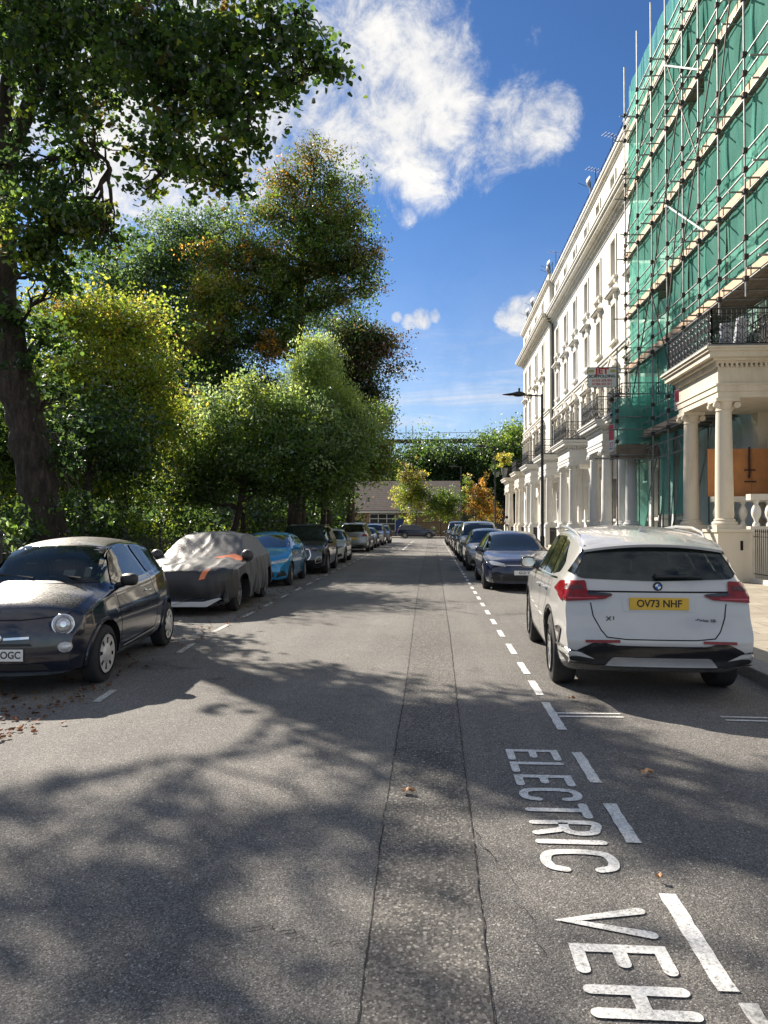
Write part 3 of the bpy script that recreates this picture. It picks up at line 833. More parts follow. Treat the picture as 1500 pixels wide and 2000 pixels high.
# ---------------------------------------------------------------- white crossover, right foreground
def crossover_spec(L=4.50, W=1.845, H=1.64, rw=.355):
    k = L/4.5; h = H/1.64
    T = [(.0,.30),(-.02,.45),(.0,.62),(.05,.80),(.14,.93),(.34,.99),(.8,1.06),(1.12,1.10),(1.28,1.15),(1.62,1.34),(1.95,1.52),(2.2,1.585),(2.7,1.615),(3.3,1.595),(3.7,1.555),(4.02,1.485),(4.12,1.44),(4.19,1.36),(4.30,1.17),(4.345,1.08),(4.39,.93),(4.41,.80),(4.47,.68),(4.50,.55),(4.48,.40),(4.45,.30)]
    return dict(L=L, W=W, n=120, top=[(y*k, z*h) for y, z in T], bottom=[(0,.24),(.5,.20),(4.0*k,.20),(4.2*k,.27),(L,.36)],
        plan=[(0,.86),(.12,.93),(.35,.975),(.8,1.0),(3.6*k,1.0),(4.1*k,.965),(4.3*k,.935),(L,.905)],
        wz=[(.18,.90),(.30,.96),(.5,.985),(.62,1.0),(.75,.985),(.90,.975),(1.0,.955),(1.1,.93)],
        belt=[(0,.70),(.2,.86),(.9*k,.97),(1.3*k,1.02),(3.0*k,1.06),(3.9*k,1.10),(4.2*k,1.09),(4.38*k,1.0),(L,.6)],
        crown=[(0,.10),(1.1,.06),(2.2,.055),(3.8,.05),(4.2,.03),(4.5,.03)], tumble=.32, bow=(.20,.13), bowlen=1.2,
        axles=(.86*k, 3.55*k), rw=rw, tw=.225, gap=.045, inset=.03, tub=.92, tuby=(1.25, 4.15*k))
wht = carpaint('white car paint', (.50, .495, .475), .22, dust=.15, dustc=(.5, .48, .42))
root = thing('parked_car', 'white crossover seen from behind at the right kerb, with a yellow plate reading OV73 NHF', 'car', (2.05+.22, 6.80+4.49, 0), local=True, rotz=math.pi-R(2.8), group='cars parked along the right kerb')
c = Car(root, crossover_spec(W=1.825), wht)
c.interior(((2.0, 0), (2.9, 0)), 1.0)
# rear screen and side glass
c.glassp('rear_window', 'rear', round_poly([(-.59, 1.405), (.59, 1.405), (.72, 1.16), (.68, 1.12), (0, 1.10), (-.68, 1.12), (-.72, 1.16)], .04), frit=.06, mat=M['glass_clear'])
for sd_ in (1, -1):
    c.glassp('front_side_window', 'side', round_poly([(1.62, 1.085), (2.10, 1.47), (2.48, 1.505), (2.52, 1.09)], .03), side=sd_, frit=.022)
    c.glassp('rear_side_window', 'side', round_poly([(2.60, 1.09), (2.56, 1.505), (3.10, 1.495), (3.28, 1.10)], .03), side=sd_, frit=.022)
    c.glassp('quarter_window', 'side', round_poly([(3.36, 1.105), (3.18, 1.475), (3.48, 1.44), (3.78, 1.24), (3.74, 1.15)], .04), side=sd_, frit=.022)
    c.panel('window_trim', M['gloss'], 'side', [(1.50, 1.055), (3.80, 1.10), (3.80, 1.085), (1.50, 1.04)], side=sd_, off=.007)
c.glassp('windscreen', 'front', round_poly([(-.70, 1.17), (.70, 1.17), (.56, 1.50), (-.56, 1.50)], .06), frit=.05)
# roof spoiler
sv = []
for (y, zo, wf) in ((3.86, .006, .93), (4.0, .010, .93), (4.10, .016, .93), (4.17, .022, .92), (4.215, .012, .90), (4.21, -.012, .90), (4.12, -.03, .91)):
    for i in range(13):
        u = -1+i/6; z_ = ip(min(y, 4.12), [(3.7, 1.555), (4.02, 1.485), (4.12, 1.445)])-(.055*u*u)-max(0, y-4.12)*.22
        sv.append((u*.70*wf, y-.05*u*u, z_+zo))
MB().add(sv, [(r_*13+i, r_*13+i+1, r_*13+i+14, r_*13+i+13) for r_ in range(6) for i in range(12)]).obj('roof_spoiler', wht, root, smooth=True, angle=35)
c.panel('brake_lamp', M['darkred'], 'rear', [(-.14, 1.44), (.14, 1.44), (.14, 1.428), (-.14, 1.428)], off=.03)
for sx in (-1, 1):
    MB().tube([(sx*.60, 1.98, 1.53), (sx*.63, 2.1, 1.575), (sx*.64, 2.6, 1.60), (sx*.64, 3.2, 1.585), (sx*.62, 3.6, 1.54), (sx*.60, 3.75, 1.49)], [.008, .015, .017, .017, .015, .008], 8).obj('roof_rail', wht, root, smooth=True)
b_ = MB(); b_.add([(0, 3.70, 1.53), (0, 3.48, 1.55), (0, 3.72, 1.61), (.035, 3.73, 1.53), (-.035, 3.73, 1.53)], [(1, 3, 2), (1, 2, 4), (3, 4, 2), (1, 4, 3)])
b_.obj('roof_aerial', wht, root, smooth=False)
# wiper, emblem, plate
MB().tube([(.02, 4.335, 1.15), (.02, 4.36, 1.145), (-.30, 4.35, 1.145), (-.42, 4.33, 1.14)], [.02, .018, .012, .006], 8).obj('wiper', M['black'], root, smooth=True)
# tail lamps: a wedge that runs from the wing into the tailgate
TL = [(.90, .985), (.86, 1.085), (.665, 1.10), (.655, 1.0), (.44, .985), (.42, .975), (.50, .935), (.86, .908)]
def mirp(P): return [(-x, y) for x, y in P][::-1]
for sgn in (1, -1):
    P = [(x*sgn*.955, y) for x, y in TL]; P = P if sgn > 0 else P[::-1]
    tlm = c.panel('tail_lamp', M['redlamp'], 'rear', round_poly(P, .02), off=.018, thick=.03, step=.03)
    q = [(x*sgn*.955, y) for x, y in [(.86, 1.05), (.70, 1.055), (.69, 1.02), (.85, 1.01)]]; q = q if sgn > 0 else q[::-1]
    c.panel('lamp_bar', M['darkred'], 'rear', q, off=.021, parent=tlm, step=.03)
    q = [(x*sgn*.955, y) for x, y in [(.84, .945), (.56, .948), (.56, .94), (.84, .932)]]; q = q if sgn > 0 else q[::-1]
    c.panel('lamp_bar', plain('bright red lamp bar', (.45, .012, .02), .2, var=0, coat=1), 'rear', q, off=.021, parent=tlm, step=.03)
    q = [(x*sgn*.955, y) for x, y in [(.652, 1.0), (.44, .988), (.43, .975), (.50, .965), (.652, .972)]]; q = q if sgn > 0 else q[::-1]
    c.panel('lamp_shade_strip', M['gloss'], 'rear', q, off=.022, parent=tlm, step=.03)
    c.panel('tail_lamp_wing', M['redlamp'], 'side', round_poly([(4.02, .95), (3.98, 1.04), (4.10, 1.085), (4.20, 1.08), (4.22, .93), (4.18, .90)], .02), side=sgn, off=.012, step=.03)
    c.panel('window_blade', M['gloss'], 'rear', [(sgn*x, y) for x, y in ([(.61, 1.42), (.765, 1.17), (.725, 1.15), (.59, 1.405)][::sgn])], off=.014)
# tailgate crease lines and gaps
c.line('tailgate_gap', M['seam'], 'rear', [(-.64, 1.005), (.64, 1.005)], .014)
c.line('tailgate_gap', M['seam'], 'rear', [(.60, .90), (.58, .78), (.52, .66), (.47, .60), (.30, .585), (-.30, .585), (-.47, .60), (-.52, .66), (-.58, .78), (-.60, .90)], .010)
c.panel('number_plate_recess', wht, 'rear', [(-.33, .97), (.33, .97), (.31, .83), (-.31, .83)], off=.004)
c.plate('OV73 NHF', 'rear', .90, M['platey'])
# roundel
h, nr, d = c.hit('rear', 0, 1.055); yv = h.y+.012
em = MB().lathe([(.041, -.012), (.041, .0), (.036, .004), (.001, .005)], (0, yv, 1.055), 32, 'y').obj('roundel', M['ink'], None, smooth=True); em.parent = root
blue = plain('emblem blue', (.03, .16, .5), .3, var=0); white = plain('emblem white', (.8, .8, .8), .3, var=0)
for k in range(4):
    A = [R(90*k+90*i/6) for i in range(7)]
    o = MB().add([(0, yv+.0065, 1.055)]+[(.026*math.cos(a), yv+.0065, 1.055+.026*math.sin(a)) for a in A], [(0, i+1, i+2) for i in range(6)]).obj('roundel_quarter', blue if k % 2 else white, None); o.parent = em
for txt, x, z, sz in (('X1', .43, .76, .062), ('sDrive 18i', -.40, .755, .038)):
    h, nr, d = c.hit('rear', x, z)
    t_ = text_mesh(txt, sz, M['ink'], 'badge_lettering', .003, sx=1.15); t_.parent = root
    t_.location = (x, h.y+.006, z); t_.rotation_euler = (R(90), 0, math.pi)
# bumper
c.panel('bumper_insert', M['gloss'], 'rear', round_poly([(-.66, .43), (-.74, .47), (-.60, .545), (-.50, .555), (-.40, .53), (.40, .53), (.50, .555), (.60, .545), (.74, .47), (.66, .43), (.56, .40), (-.56, .40)], .02), off=.010, step=.04)
c.panel('bumper_lower', M['black'], 'rear', [(-.86, .41), (.86, .41), (.80, .335), (-.80, .335)], off=.006, step=.04)
c.panel('skid_plate', plain('satin grey trim', (.33, .33, .33), .4, .3), 'rear', round_poly([(-.50, .34), (-.42, .425), (.42, .425), (.50, .34)], .02), off=.020, thick=.03, step=.03)
for sgn in (1, -1):
    for nm, mt, P in (('corner_blade', wht, [(.60, .40), (.90, .445), (.905, .475), (.72, .455)]),
                      ('corner_vent', M['gloss'], [(.895, .46), (.915, .48), (.905, .63), (.885, .66), (.875, .64), (.885, .49), (.74, .465)])):
        q = [(x*sgn*.97, y) for x, y in P]; q = q if sgn > 0 else q[::-1]
        c.panel(nm, mt, 'rear', q, off=.014, thick=.02, step=.03)
    q = [(x*sgn, y) for x, y in [(.36, .575), (.66, .565), (.66, .59), (.36, .60)]]; q = q if sgn > 0 else q[::-1]
    c.panel('reflector', M['redlamp'], 'rear', [(x, y-.02) for x, y in q], off=.012, step=.04)
    c.panel('rear_diffuser', M['black'], 'rear', [(sgn*x, y) for x, y in ([(.50, .335), (.80, .335), (.86, .41), (.52, .42)][::sgn])], off=.008, step=.04)
# sides
for sd_ in (1, -1):
    for yy in c.sp['axles']: c.panel('arch_trim', M['black'], 'side', ring(yy, .365, .395, .435, -18, 198), side=sd_, off=.008, thick=.02, step=.04)
    c.panel('sill_trim', M['black'], 'side', [(1.30, .22), (3.10, .22), (3.10, .30), (1.30, .30)], side=sd_, off=.006)
    c.line('door_gap', M['seam'], 'side', [(2.56, 1.05), (2.57, .70), (2.52, .34)], side=sd_)
    c.line('door_gap', M['seam'], 'side', [(3.30, 1.06), (3.32, .92), (3.14, .72), (3.05, .36)], side=sd_)
    c.line('door_gap', M['seam'], 'side', [(1.42, 1.02), (1.36, .70), (1.38, .34)], side=sd_)
    c.line('swage_line', M['grey'], 'side', [(1.5, .31), (3.05, .31)], side=sd_, w=.006)
    h, nr, d = c.hit('side', 3.72, .94, sd_)
    c.line('fuel_flap_gap', M['seam'], 'side', [(3.62, .88), (3.62, 1.0), (3.80, 1.0), (3.80, .88), (3.62, .88)], side=sd_, w=.006) if sd_ == -1 else None
c.handle(2.42, .93); c.handle(3.14, .95)
c.mir('headlamp', M['lamp'], 'front', round_poly([(.45, .70), (.82, .74), (.80, .83), (.50, .80)], .02))
c.panel('grille', M['gloss'], 'front', round_poly([(-.34, .45), (.34, .45), (.36, .74), (-.36, .74)], .05))
c.mirrors(1.62, 1.09, mat=M['gloss'], w=.19, h=.15, glassm=M['chrome'])
c.wheels('multi', M['alloy'], turn=0)
c.cutglass()

# ---------------------------------------------------------------- navy city car, left foreground
def citycar_spec():
    T = [(.02,.20),(-.005,.34),(0,.50),(.03,.66),(.09,.77),(.20,.86),(.45,.945),(.72,1.0),(.84,1.03),(1.0,1.15),(1.18,1.30),(1.40,1.41),(1.62,1.455),(1.95,1.475),(2.4,1.465),(2.75,1.435),(2.98,1.39),(3.12,1.30),(3.30,1.12),(3.40,.96),(3.46,.80),(3.52,.66),(3.545,.52),(3.53,.38),(3.50,.27)]
    return dict(L=3.546, W=1.627, n=120, top=T, bottom=[(0,.20),(.4,.17),(3.1,.19),(3.546,.27)],
        plan=[(0,.80),(.1,.88),(.28,.94),(.6,.985),(1.0,1.0),(2.6,1.0),(3.1,.965),(3.35,.92),(3.546,.86)],
        wz=[(.17,.90),(.30,.965),(.5,1.0),(.64,.99),(.75,.965),(.86,.93),(.95,.90),(1.1,.89)],
        belt=[(0,.55),(.15,.74),(.5,.84),(.9,.90),(1.4,.92),(2.4,.96),(2.9,1.0),(3.2,1.0),(3.45,.75),(3.546,.5)],
        crown=[(0,.12),(.3,.11),(.8,.09),(1.4,.075),(2.6,.07),(3.5,.05)], tumble=.36, bow=(.26,.20), bowlen=1.1,
        axles=(.70, 3.0), rw=.295, rr=.205, tw=.175, gap=.04, inset=.03, tub=.80, tuby=(1.0, 3.2))
navy = carpaint('navy car paint', (.0025, .005, .016), .14, dust=.8, dustc=(.33, .31, .27))
root = thing('parked_car', 'small round navy city car with silver hubcaps and dusty bonnet at the left edge', 'car', (-4.09, 6.70, 0), local=True, rotz=R(4.6), group='cars parked along the park side')
c = Car(root, citycar_spec(), navy)
c.interior(((1.55, 0), (2.35, 0)), .98, .46)
c.glassp('windscreen', 'front', round_poly([(-.62, 1.03), (.62, 1.03), (.52, 1.36), (.35, 1.385), (-.35, 1.385), (-.52, 1.36)], .05), frit=.035, mat=M['glass_clear'])
for sd_ in (1, -1):
    c.glassp('door_window', 'side', round_poly([(1.10, .965), (1.42, 1.30), (1.65, 1.365), (2.10, 1.385), (2.26, 1.02)], .035), side=sd_, frit=.02)
    c.glassp('quarter_window', 'side', round_poly([(2.36, 1.03), (2.20, 1.38), (2.55, 1.35), (2.78, 1.24), (2.92, 1.08)], .05), side=sd_, frit=.02)
    c.line('door_gap', M['seam'], 'side', [(1.06, .95), (1.10, .70), (1.12, .34), (1.20, .27), (2.30, .27), (2.42, .45), (2.44, .75), (2.33, 1.0)], side=sd_, w=.009)
    c.panel('sill_strip', M['alloy'], 'side', [(1.22, .285), (2.36, .33), (2.36, .35), (1.22, .305)], side=sd_, off=.010, step=.05)
    for yy in c.sp['axles']: c.panel('arch_lip', navy, 'side', ring(yy, .305, .337, .365, -10, 190), side=sd_, off=.014, thick=.02, step=.04)
    c.line('badge_strip', M['alloy'], 'side', [(1.00, .62), (1.07, .62)], side=sd_, w=.012)
    h, nr, d = c.hit('side', .98, .72, sd_)
    o = MB().lathe([(.012, 0), (.012, .008), (.001, .012)], (h.x, h.y, h.z), 12, 'x').obj('side_indicator', M['lamp'], None); o.parent = root
c.line('bonnet_gap', M['seam'], 'front', [(-.70, .83), (-.60, .765), (-.45, .735), (-.2, .715), (.2, .715), (.45, .735), (.60, .765), (.70, .83)], .010)
for sgn in (1, -1):
    cx, cz = sgn*.565, .665
    h, nr, d = c.hit('front', cx, cz)
    pv = pivot('headlamp', root, (h.x, h.y-.012, h.z)); pv.rotation_euler = (R(-8), 0, sgn*R(24))
    o = MB().lathe([(.104, .05), (.104, -.004), (.096, -.012), (.088, -.006), (.085, .004)], (0, 0, 0), 36, 'y').obj('headlamp_rim', M['chrome'], None, smooth=True, angle=0); o.parent = pv
    o = MB().lathe([(.090, -.002), (.080, -.020), (.055, -.034), (.025, -.040), (.001, -.041)], (0, 0, 0), 36, 'y').obj('lens', M['lamp'], None, smooth=True); o.parent = pv
    o = MB().lathe([(.030, -.043), (.028, -.048), (.001, -.050)], (0, 0, 0), 20, 'y').obj('bulb_cover', M['chrome'], None, smooth=True); o.parent = pv
    o = MB().lathe([(.074, -.0265), (.070, -.0295), (.064, -.0315)], (0, 0, 0), 30, 'y', cap=False).obj('reflector_ring', M['grey'], None, smooth=True); o.parent = pv
    cx, cz = sgn*.60, .455
    h, nr, d = c.hit('front', cx, cz)
    pv = pivot('driving_lamp', root, (h.x, h.y-.008, h.z)); pv.rotation_euler = (R(-2), 0, sgn*R(28))
    o = MB().lathe([(.070, .05), (.070, -.004), (.064, -.012), (.058, -.004)], (0, 0, 0), 30, 'y', sy=1).obj('lamp_rim', M['chrome'], None, smooth=True); o.parent = pv; o.scale = (1, 1, .82)
    o = MB().lathe([(.062, -.002), (.05, -.018), (.02, -.028), (.001, -.029)], (0, 0, 0), 30, 'y').obj('lens', M['lamp'], None, smooth=True); o.parent = pv; o.scale = (1, 1, .82)
# nose bar, badge, grille
c.line('nose_bar', M['chrome'], 'front', [(.07, .545), (.30, .555)], .022, off=.012); c.line('nose_bar', M['chrome'], 'front', [(-.07, .545), (-.30, .555)], .022, off=.012)
h, nr, d = c.hit('front', 0, .55)
o = MB().lathe([(.055, .02), (.055, -.012), (.046, -.018), (.044, -.012), (.001, -.014)], (0, h.y, .55), 32, 'y').obj('nose_badge', M['chrome'], None, smooth=True); o.parent = root
o2 = MB().lathe([(.042, -.014), (.03, -.019), (.001, -.02)], (0, h.y, .55), 24, 'y').obj('badge_centre', plain('badge maroon', (.22, .03, .04), .25, var=0), None); o2.parent = o
c.panel('lower_grille', M['black'], 'front', round_poly([(-.50, .22), (.50, .22), (.42, .31), (-.42, .31)], .03), off=.006)
c.panel('upper_grille', M['black'], 'front', round_poly([(-.33, .475), (.33, .475), (.30, .50), (-.30, .50)], .01), off=.006)
c.plate('0 OGC', 'front', .395, M['platew'], align='RIGHT', x=0)
for x, y0 in ((-.05, .9), (.45, .88)):
    MB().tube([(x, 1.0-.13, 1.055), (x-.2, .93, 1.075), (x-.48, .975, 1.095)], [.014, .011, .007], 6).obj('wiper', M['black'], root, smooth=True)
c.panel('cowl', M['black'], 'front', [(-.60, 1.005), (.60, 1.005), (.62, 1.032), (-.62, 1.032)], off=.006)
# permits behind the screen
for x, z, w, h_ in ((.28, 1.10, .12, .07), (.46, 1.11, .07, .10)):
    hh, nr, d = c.hit('front', x, z)
    o = MB().add([(x-w/2, hh.y-.012, z-h_/2), (x+w/2, hh.y-.012, z-h_/2), (x+w/2, hh.y+.045, z+h_/2), (x-w/2, hh.y+.045, z+h_/2)], [(0, 1, 2, 3)]).obj('windscreen_permit', M['paper'], None); o.parent = root
c.mirrors(1.22, .965, mat=M['black'], w=.19, h=.14)
c.handle(2.12, .83, mat=M['chrome'], w=.14)
c.glassp('rear_window', 'rear', round_poly([(-.50, 1.33), (.50, 1.33), (.58, 1.08), (-.58, 1.08)], .04), frit=.03)
c.wheels('cap', M['hubcap'], turn=R(-3))
c.cutglass()

# ---------------------------------------------------------------- the other parked cars
def saloon_spec(L=4.6, W=1.83, H=1.46, hatch=True):
    k, h = L/4.6, H/1.46
    T = [(.02,.24),(-.01,.40),(0,.55),(.04,.68),(.13,.755),(.4,.83),(.85,.90),(1.15,.945),(1.3,.985),(1.7,1.19),(2.0,1.34),(2.25,1.42),(2.6,1.455),(3.0,1.45),(3.4,1.40),(3.8,1.28),(4.1,1.15),(4.3,1.06),(4.42,1.02),(4.52,.98),(4.57,.85),(4.60,.62),(4.58,.42),(4.54,.30)]
    return dict(L=L, W=W, n=80, top=[(y*k, z*h) for y, z in T], bottom=[(0,.20),(.5,.17),(4.1*k,.17),(L,.28)],
        plan=[(0,.80),(.12,.89),(.35,.95),(.8,1.0),(3.6*k,1.0),(4.2*k,.95),(L,.86)],
        wz=[(.17,.92),(.3,.97),(.5,.99),(.62,1.0),(.78,.975),(.92,.94),(1.05,.92)],
        belt=[(0,.55),(.2,.70),(.9*k,.84),(1.3*k,.90),(3.0*k,.95),(4.0*k,.98),(4.3*k,.96),(L,.6)],
        crown=[(0,.10),(.6,.07),(1.3,.06),(2.4,.06),(4.4,.04)], tumble=.42, bow=(.24,.18), bowlen=1.2,
        axles=(.92*k, 3.72*k), rw=.33, tw=.21, gap=.04, inset=.03, tub=.82, tuby=(1.35, 4.0*k))
def mono_spec(L=4.39, W=1.695, H=1.425):
    k, h = L/4.39, H/1.425
    T = [(.02,.22),(-.01,.36),(0,.52),(.05,.66),(.16,.74),(.45,.85),(.75,.94),(.95,1.0),(1.35,1.17),(1.75,1.33),(2.1,1.41),(2.45,1.425),(3.0,1.39),(3.6,1.28),(4.05,1.14),(4.2,1.07),(4.25,.95),(4.33,.75),(4.38,.58),(4.36,.42),(4.32,.30)]
    sp = saloon_spec(L, W, H); sp.update(top=[(y*k, z*h) for y, z in T], belt=[(0,.5),(.2,.68),(.8*k,.88),(1.2*k,.93),(3.0*k,1.0),(3.9*k,1.05),(L,.6)], axles=(.86*k, 3.41*k), rw=.31, tw=.18)
    sp['plan'] = [(0,.76),(.12,.86),(.35,.94),(.8,1.0),(3.4*k,1.0),(4.0*k,.95),(L,.86)]
    return sp
def suv_spec(L=4.66, W=1.89, H=1.66):
    sp = crossover_spec(L, W, H, .37); k, h = L/4.5, H/1.64
    T = [(.02,.28),(-.01,.42),(0,.62),(.03,.82),(.10,.93),(.3,1.0),(.8,1.07),(1.1,1.11),(1.28,1.16),(1.65,1.38),(1.95,1.55),(2.25,1.62),(2.8,1.645),(3.5,1.625),(3.95,1.58),(4.1,1.50),(4.3,1.22),(4.39,1.04),(4.42,.82),(4.49,.66),(4.50,.5),(4.47,.36)]
    sp.update(n=80, top=[(y*k, z*h) for y, z in T]); return sp
def van_spec(L=4.9, W=1.9, H=1.85):
    k, h = L/4.6, H/1.85
    T = [(.02,.26),(-.01,.45),(0,.65),(.04,.85),(.12,.98),(.4,1.09),(.75,1.17),(.95,1.24),(1.3,1.52),(1.6,1.73),(1.9,1.81),(2.4,1.85),(3.4,1.84),(4.2,1.80),(4.42,1.72),(4.5,1.45),(4.55,1.1),(4.58,.8),(4.60,.55),(4.57,.36)]
    sp = suv_spec(L, W, H); sp.update(top=[(y*k, z*h) for y, z in T], belt=[(0,.65),(.2,.9),(.9*k,1.08),(3*k,1.12),(4.4*k,1.14),(L,.7)], crown=[(0,.1),(.9,.06),(4.9,.06)], tumble=.2, tub=1.0)
    return sp
def std(label, group, kind, spec, paint_, x, y, away=False, rz=0, plate=None, rim='five', detail=2, front='bar', glassm=None):
    L, W = spec['L'], spec['W']; H = max(z for _, z in spec['top'])
    root = thing('parked_car', label, 'car', (x, y+(L if away else 0), 0), local=True, rotz=(math.pi if away else 0)+rz, group=group)
    c = Car(root, spec, paint_); tp = spec['top']
    gm = glassm or M['glass']
    bz = lambda y: ip(y, spec['belt'])
    i0 = max(range(len(tp)), key=lambda i: tp[i][1])
    up = [p for p in tp[:i0+1]]; yz = lambda z: ip(z, [(p[1], p[0]) for p in up])
    cow = bz(1.2)+.06; roofz = H-.075; cut = detail >= 2
    tum = spec['tumble']; wt = W/2-.06-tum*(roofz-cow)-.04; wb = W/2*.93-.05
    c.glassp('windscreen', 'front', round_poly([(-wb, cow+.02), (wb, cow+.02), (wt, roofz-.02), (-wt, roofz-.02)], .06), frit=.04, mat=gm, cut=cut)
    # rear screen
    dn = tp[i0:]; zl = bz(L*.93)+.10; zh = H-.14
    wr = W/2*.90-.05; wr2 = W/2-.1-tum*(zh-zl)-.06
    c.glassp('rear_window', 'rear', round_poly([(-wr2, zh), (wr2, zh), (wr, zl), (-wr, zl)], .06), frit=.04, mat=gm, cut=cut)
    # side glass
    ya = yz(cow)+.28; yb = yz(roofz)+.10
    ytail = ip(-(bz(L*.8)+.12), [(-p[1], p[0]) for p in dn]); yt = ip(-(H-.10), [(-p[1], p[0]) for p in dn])
    ye = ytail-.18; yf = min(yt-.15, ye-.25)
    rt = lambda y: ip(y, tp)-.115
    ym = spec['L']*.56 if kind != 'van' else L*.42
    for s_ in (1, -1):
        q = [(ya, bz(ya)+.05)]+[(yb, rt(yb)-.01)]+[(ym-.22, rt(ym-.22))]+[(ym-.03, bz(ym)+.05)]
        c.glassp('front_side_window', 'side', round_poly(q, .04), side=s_, frit=.02, mat=gm, cut=cut)
        q = [(ym+.05, bz(ym)+.05), (ym-.12, rt(ym-.1)), (yf, rt(yf)), (ye, bz(ye)+.09), (ye-.1, bz(ye)+.05)]
        c.glassp('rear_side_window', 'side', round_poly(q, .04), side=s_, frit=.02, mat=gm, cut=cut)
        if detail >= 2:
            c.line('door_gap', M['seam'], 'side', [(ym, bz(ym)), (ym+.02, .6), (ym-.02, .28)], side=s_, w=.010)
            c.line('door_gap', M['seam'], 'side', [(ya+.02, bz(ya)), (ya-.08, .6), (ya-.04, .28)], side=s_, w=.010)
            c.line('door_gap', M['seam'], 'side', [(ye-.25, bz(ye)), (ye-.35, .72), (spec['axles'][1]-.42, .5), (spec['axles'][1]-.46, .3)], side=s_, w=.010)
            c.line('sill_gap', M['seam'], 'side', [(ya, .27), (spec['axles'][1]-.46, .27)], side=s_, w=.012)
            if kind == 'suv':
                for yy in spec['axles']: c.panel('arch_trim', M['black'], 'side', ring(yy, spec['rw']+.01, spec['rw']+.04, spec['rw']+.08, -15, 195, 18), side=s_, off=.008, step=.05)
    if detail >= 2: c.handle(ym-.16, bz(ym)-.11); c.handle(ye-.42, bz(ye)-.10)
    c.mirrors(ya+.05, bz(ya)+.04, mat=None if detail else M['black'], w=.2, h=.14)
    # front
    hz = bz(.25)-.08
    hl = M['darklamp'] if front in ('bar', 'hex') else M['lamp']
    if kind == 'suv':
        c.mir('headlamp', hl, 'front', round_poly([(.46, .80), (.80, .84), (.82, .90), (.50, .88)], .02), off=.012, thick=.02, step=.04)
        g = [(-.38, .48), (-.46, .62), (-.40, .83), (.40, .83), (.46, .62), (.38, .48)] if front == 'hex' else [(-.36, .50), (-.36, .80), (.36, .80), (.36, .50)]
        g = round_poly(g, .05); c.panel('grille', M['gloss'], 'front', g, off=.010, step=.05)
        c.line('grille_frame', M['chrome'], 'front', g+[g[0]], .028, off=.018)
        for s_ in (1, -1):
            g2 = round_poly([(s_*x, z) for x, z in [(.60, .36), (.80, .42), (.78, .60), (.62, .54)]], .04)
            c.panel('air_intake', M['gloss'], 'front', g2 if s_ > 0 else g2[::-1], off=.008, step=.05); c.line('intake_frame', M['alloy'], 'front', g2+[g2[0]], .018, off=.014)
    else:
        c.mir('headlamp', hl, 'front', round_poly([(.40, .60), (.74, .645), (.79, .72), (.70, .73), (.42, .67)], .02), off=.012, thick=.02, step=.04)
        c.panel('grille', M['black'], 'front', round_poly([(-.50, .27), (-.46, .41), (.46, .41), (.50, .27)], .03), off=.008, step=.05)
        c.line('grille_bar', M['chrome'], 'front', [(-.40, .64), (.40, .64)], .016, off=.008)
        for s_ in (1, -1):
            g2 = [(s_*x, z) for x, z in [(.54, .26), (.76, .30), (.70, .44), (.58, .38)]]
            c.panel('air_intake', M['black'], 'front', g2 if s_ > 0 else g2[::-1], off=.008, step=.05)
    # tail
    tz = bz(L*.9)-.10
    c.mir('tail_lamp', M['redlamp'], 'rear', round_poly([(.42, tz-.02), (.80, tz-.04), (.82, tz+.07), (.50, tz+.08)] if kind != 'suv' else [(.50, tz-.06), (.84, tz-.06), (.84, tz+.08), (.60, tz+.09)], .02), off=.014, thick=.02, step=.04)
    c.panel('bumper_insert', M['black'], 'rear', [(-.7, .34), (.7, .34), (.66, .44), (-.66, .44)], off=.006)
    if plate: c.plate(plate[0], 'rear' if away else 'front', plate[1], M['platey'] if away else M['platew'], x=plate[2] if len(plate) > 2 else 0)
    else: c.plate('', 'rear' if away else 'front', .50 if not away else tz-.12, M['platey'] if away else M['platew'])
    if kind == 'suv' and detail:
        for sx in (-1, 1):
            xr = W/2-.1-tum*(H-1.1)-.06
            MB().tube([(sx*xr, yb+.2, H-.12), (sx*(xr+.01), yb+.35, H-.035), (sx*(xr+.01), yf-.1, H-.045), (sx*xr, yf+.05, H-.14)], .017, 8).obj('roof_rail', M['alloy'] if front != 'hex' else M['black'], root, smooth=True)
    c.wheels(rim, M['alloy'])
    if cut: c.interior(((2.0*L/4.6, 0), (3.0*L/4.6, 0)), bz(2)+.14); c.cutglass()
    return c
PK = 'cars parked along the park side'; RK = 'cars parked along the right kerb'
blue = carpaint('bright blue car paint', (.010, .24, .50), .2, metal=.15, dust=.25)
blackp = carpaint('black car paint', (.007, .007, .008), .15, dust=.35)
silver = carpaint('silver car paint', (.30, .31, .32), .25, metal=.5, dust=.2)
dnavy = carpaint('dark blue car paint', (.006, .010, .036), .18, metal=.2, dust=.3)
beige = carpaint('champagne car paint', (.33, .31, .26), .25, metal=.4, dust=.2)
graph = carpaint('graphite car paint', (.035, .037, .042), .22, metal=.3, dust=.3)
white2 = carpaint('plain white car paint', (.58, .58, .57), .25, dust=.15)
green_ = carpaint('dark green grey car paint', (.045, .055, .05), .22, metal=.2, dust=.3)
HL = -4.35
std('bright blue hatchback facing the camera, parked behind the covered car', PK, 'mono', mono_spec(), blue, -4.56, 18.75, rz=R(2), rim='ten', plate=('', .36), front='lamp')
std('black sport utility car with a framed hexagonal grille, behind the blue hatchback', PK, 'suv', suv_spec(4.66, 1.89, 1.66), blackp, -4.40, 23.75, rz=R(1.5), front='hex', plate=('', .52), glassm=M['glass'])
std('small white hatchback mostly hidden behind the black sport utility car', PK, 'hatch', saloon_spec(4.05, 1.72, 1.46), white2, -4.52, 30.6, rz=R(1), plate=('', .45))
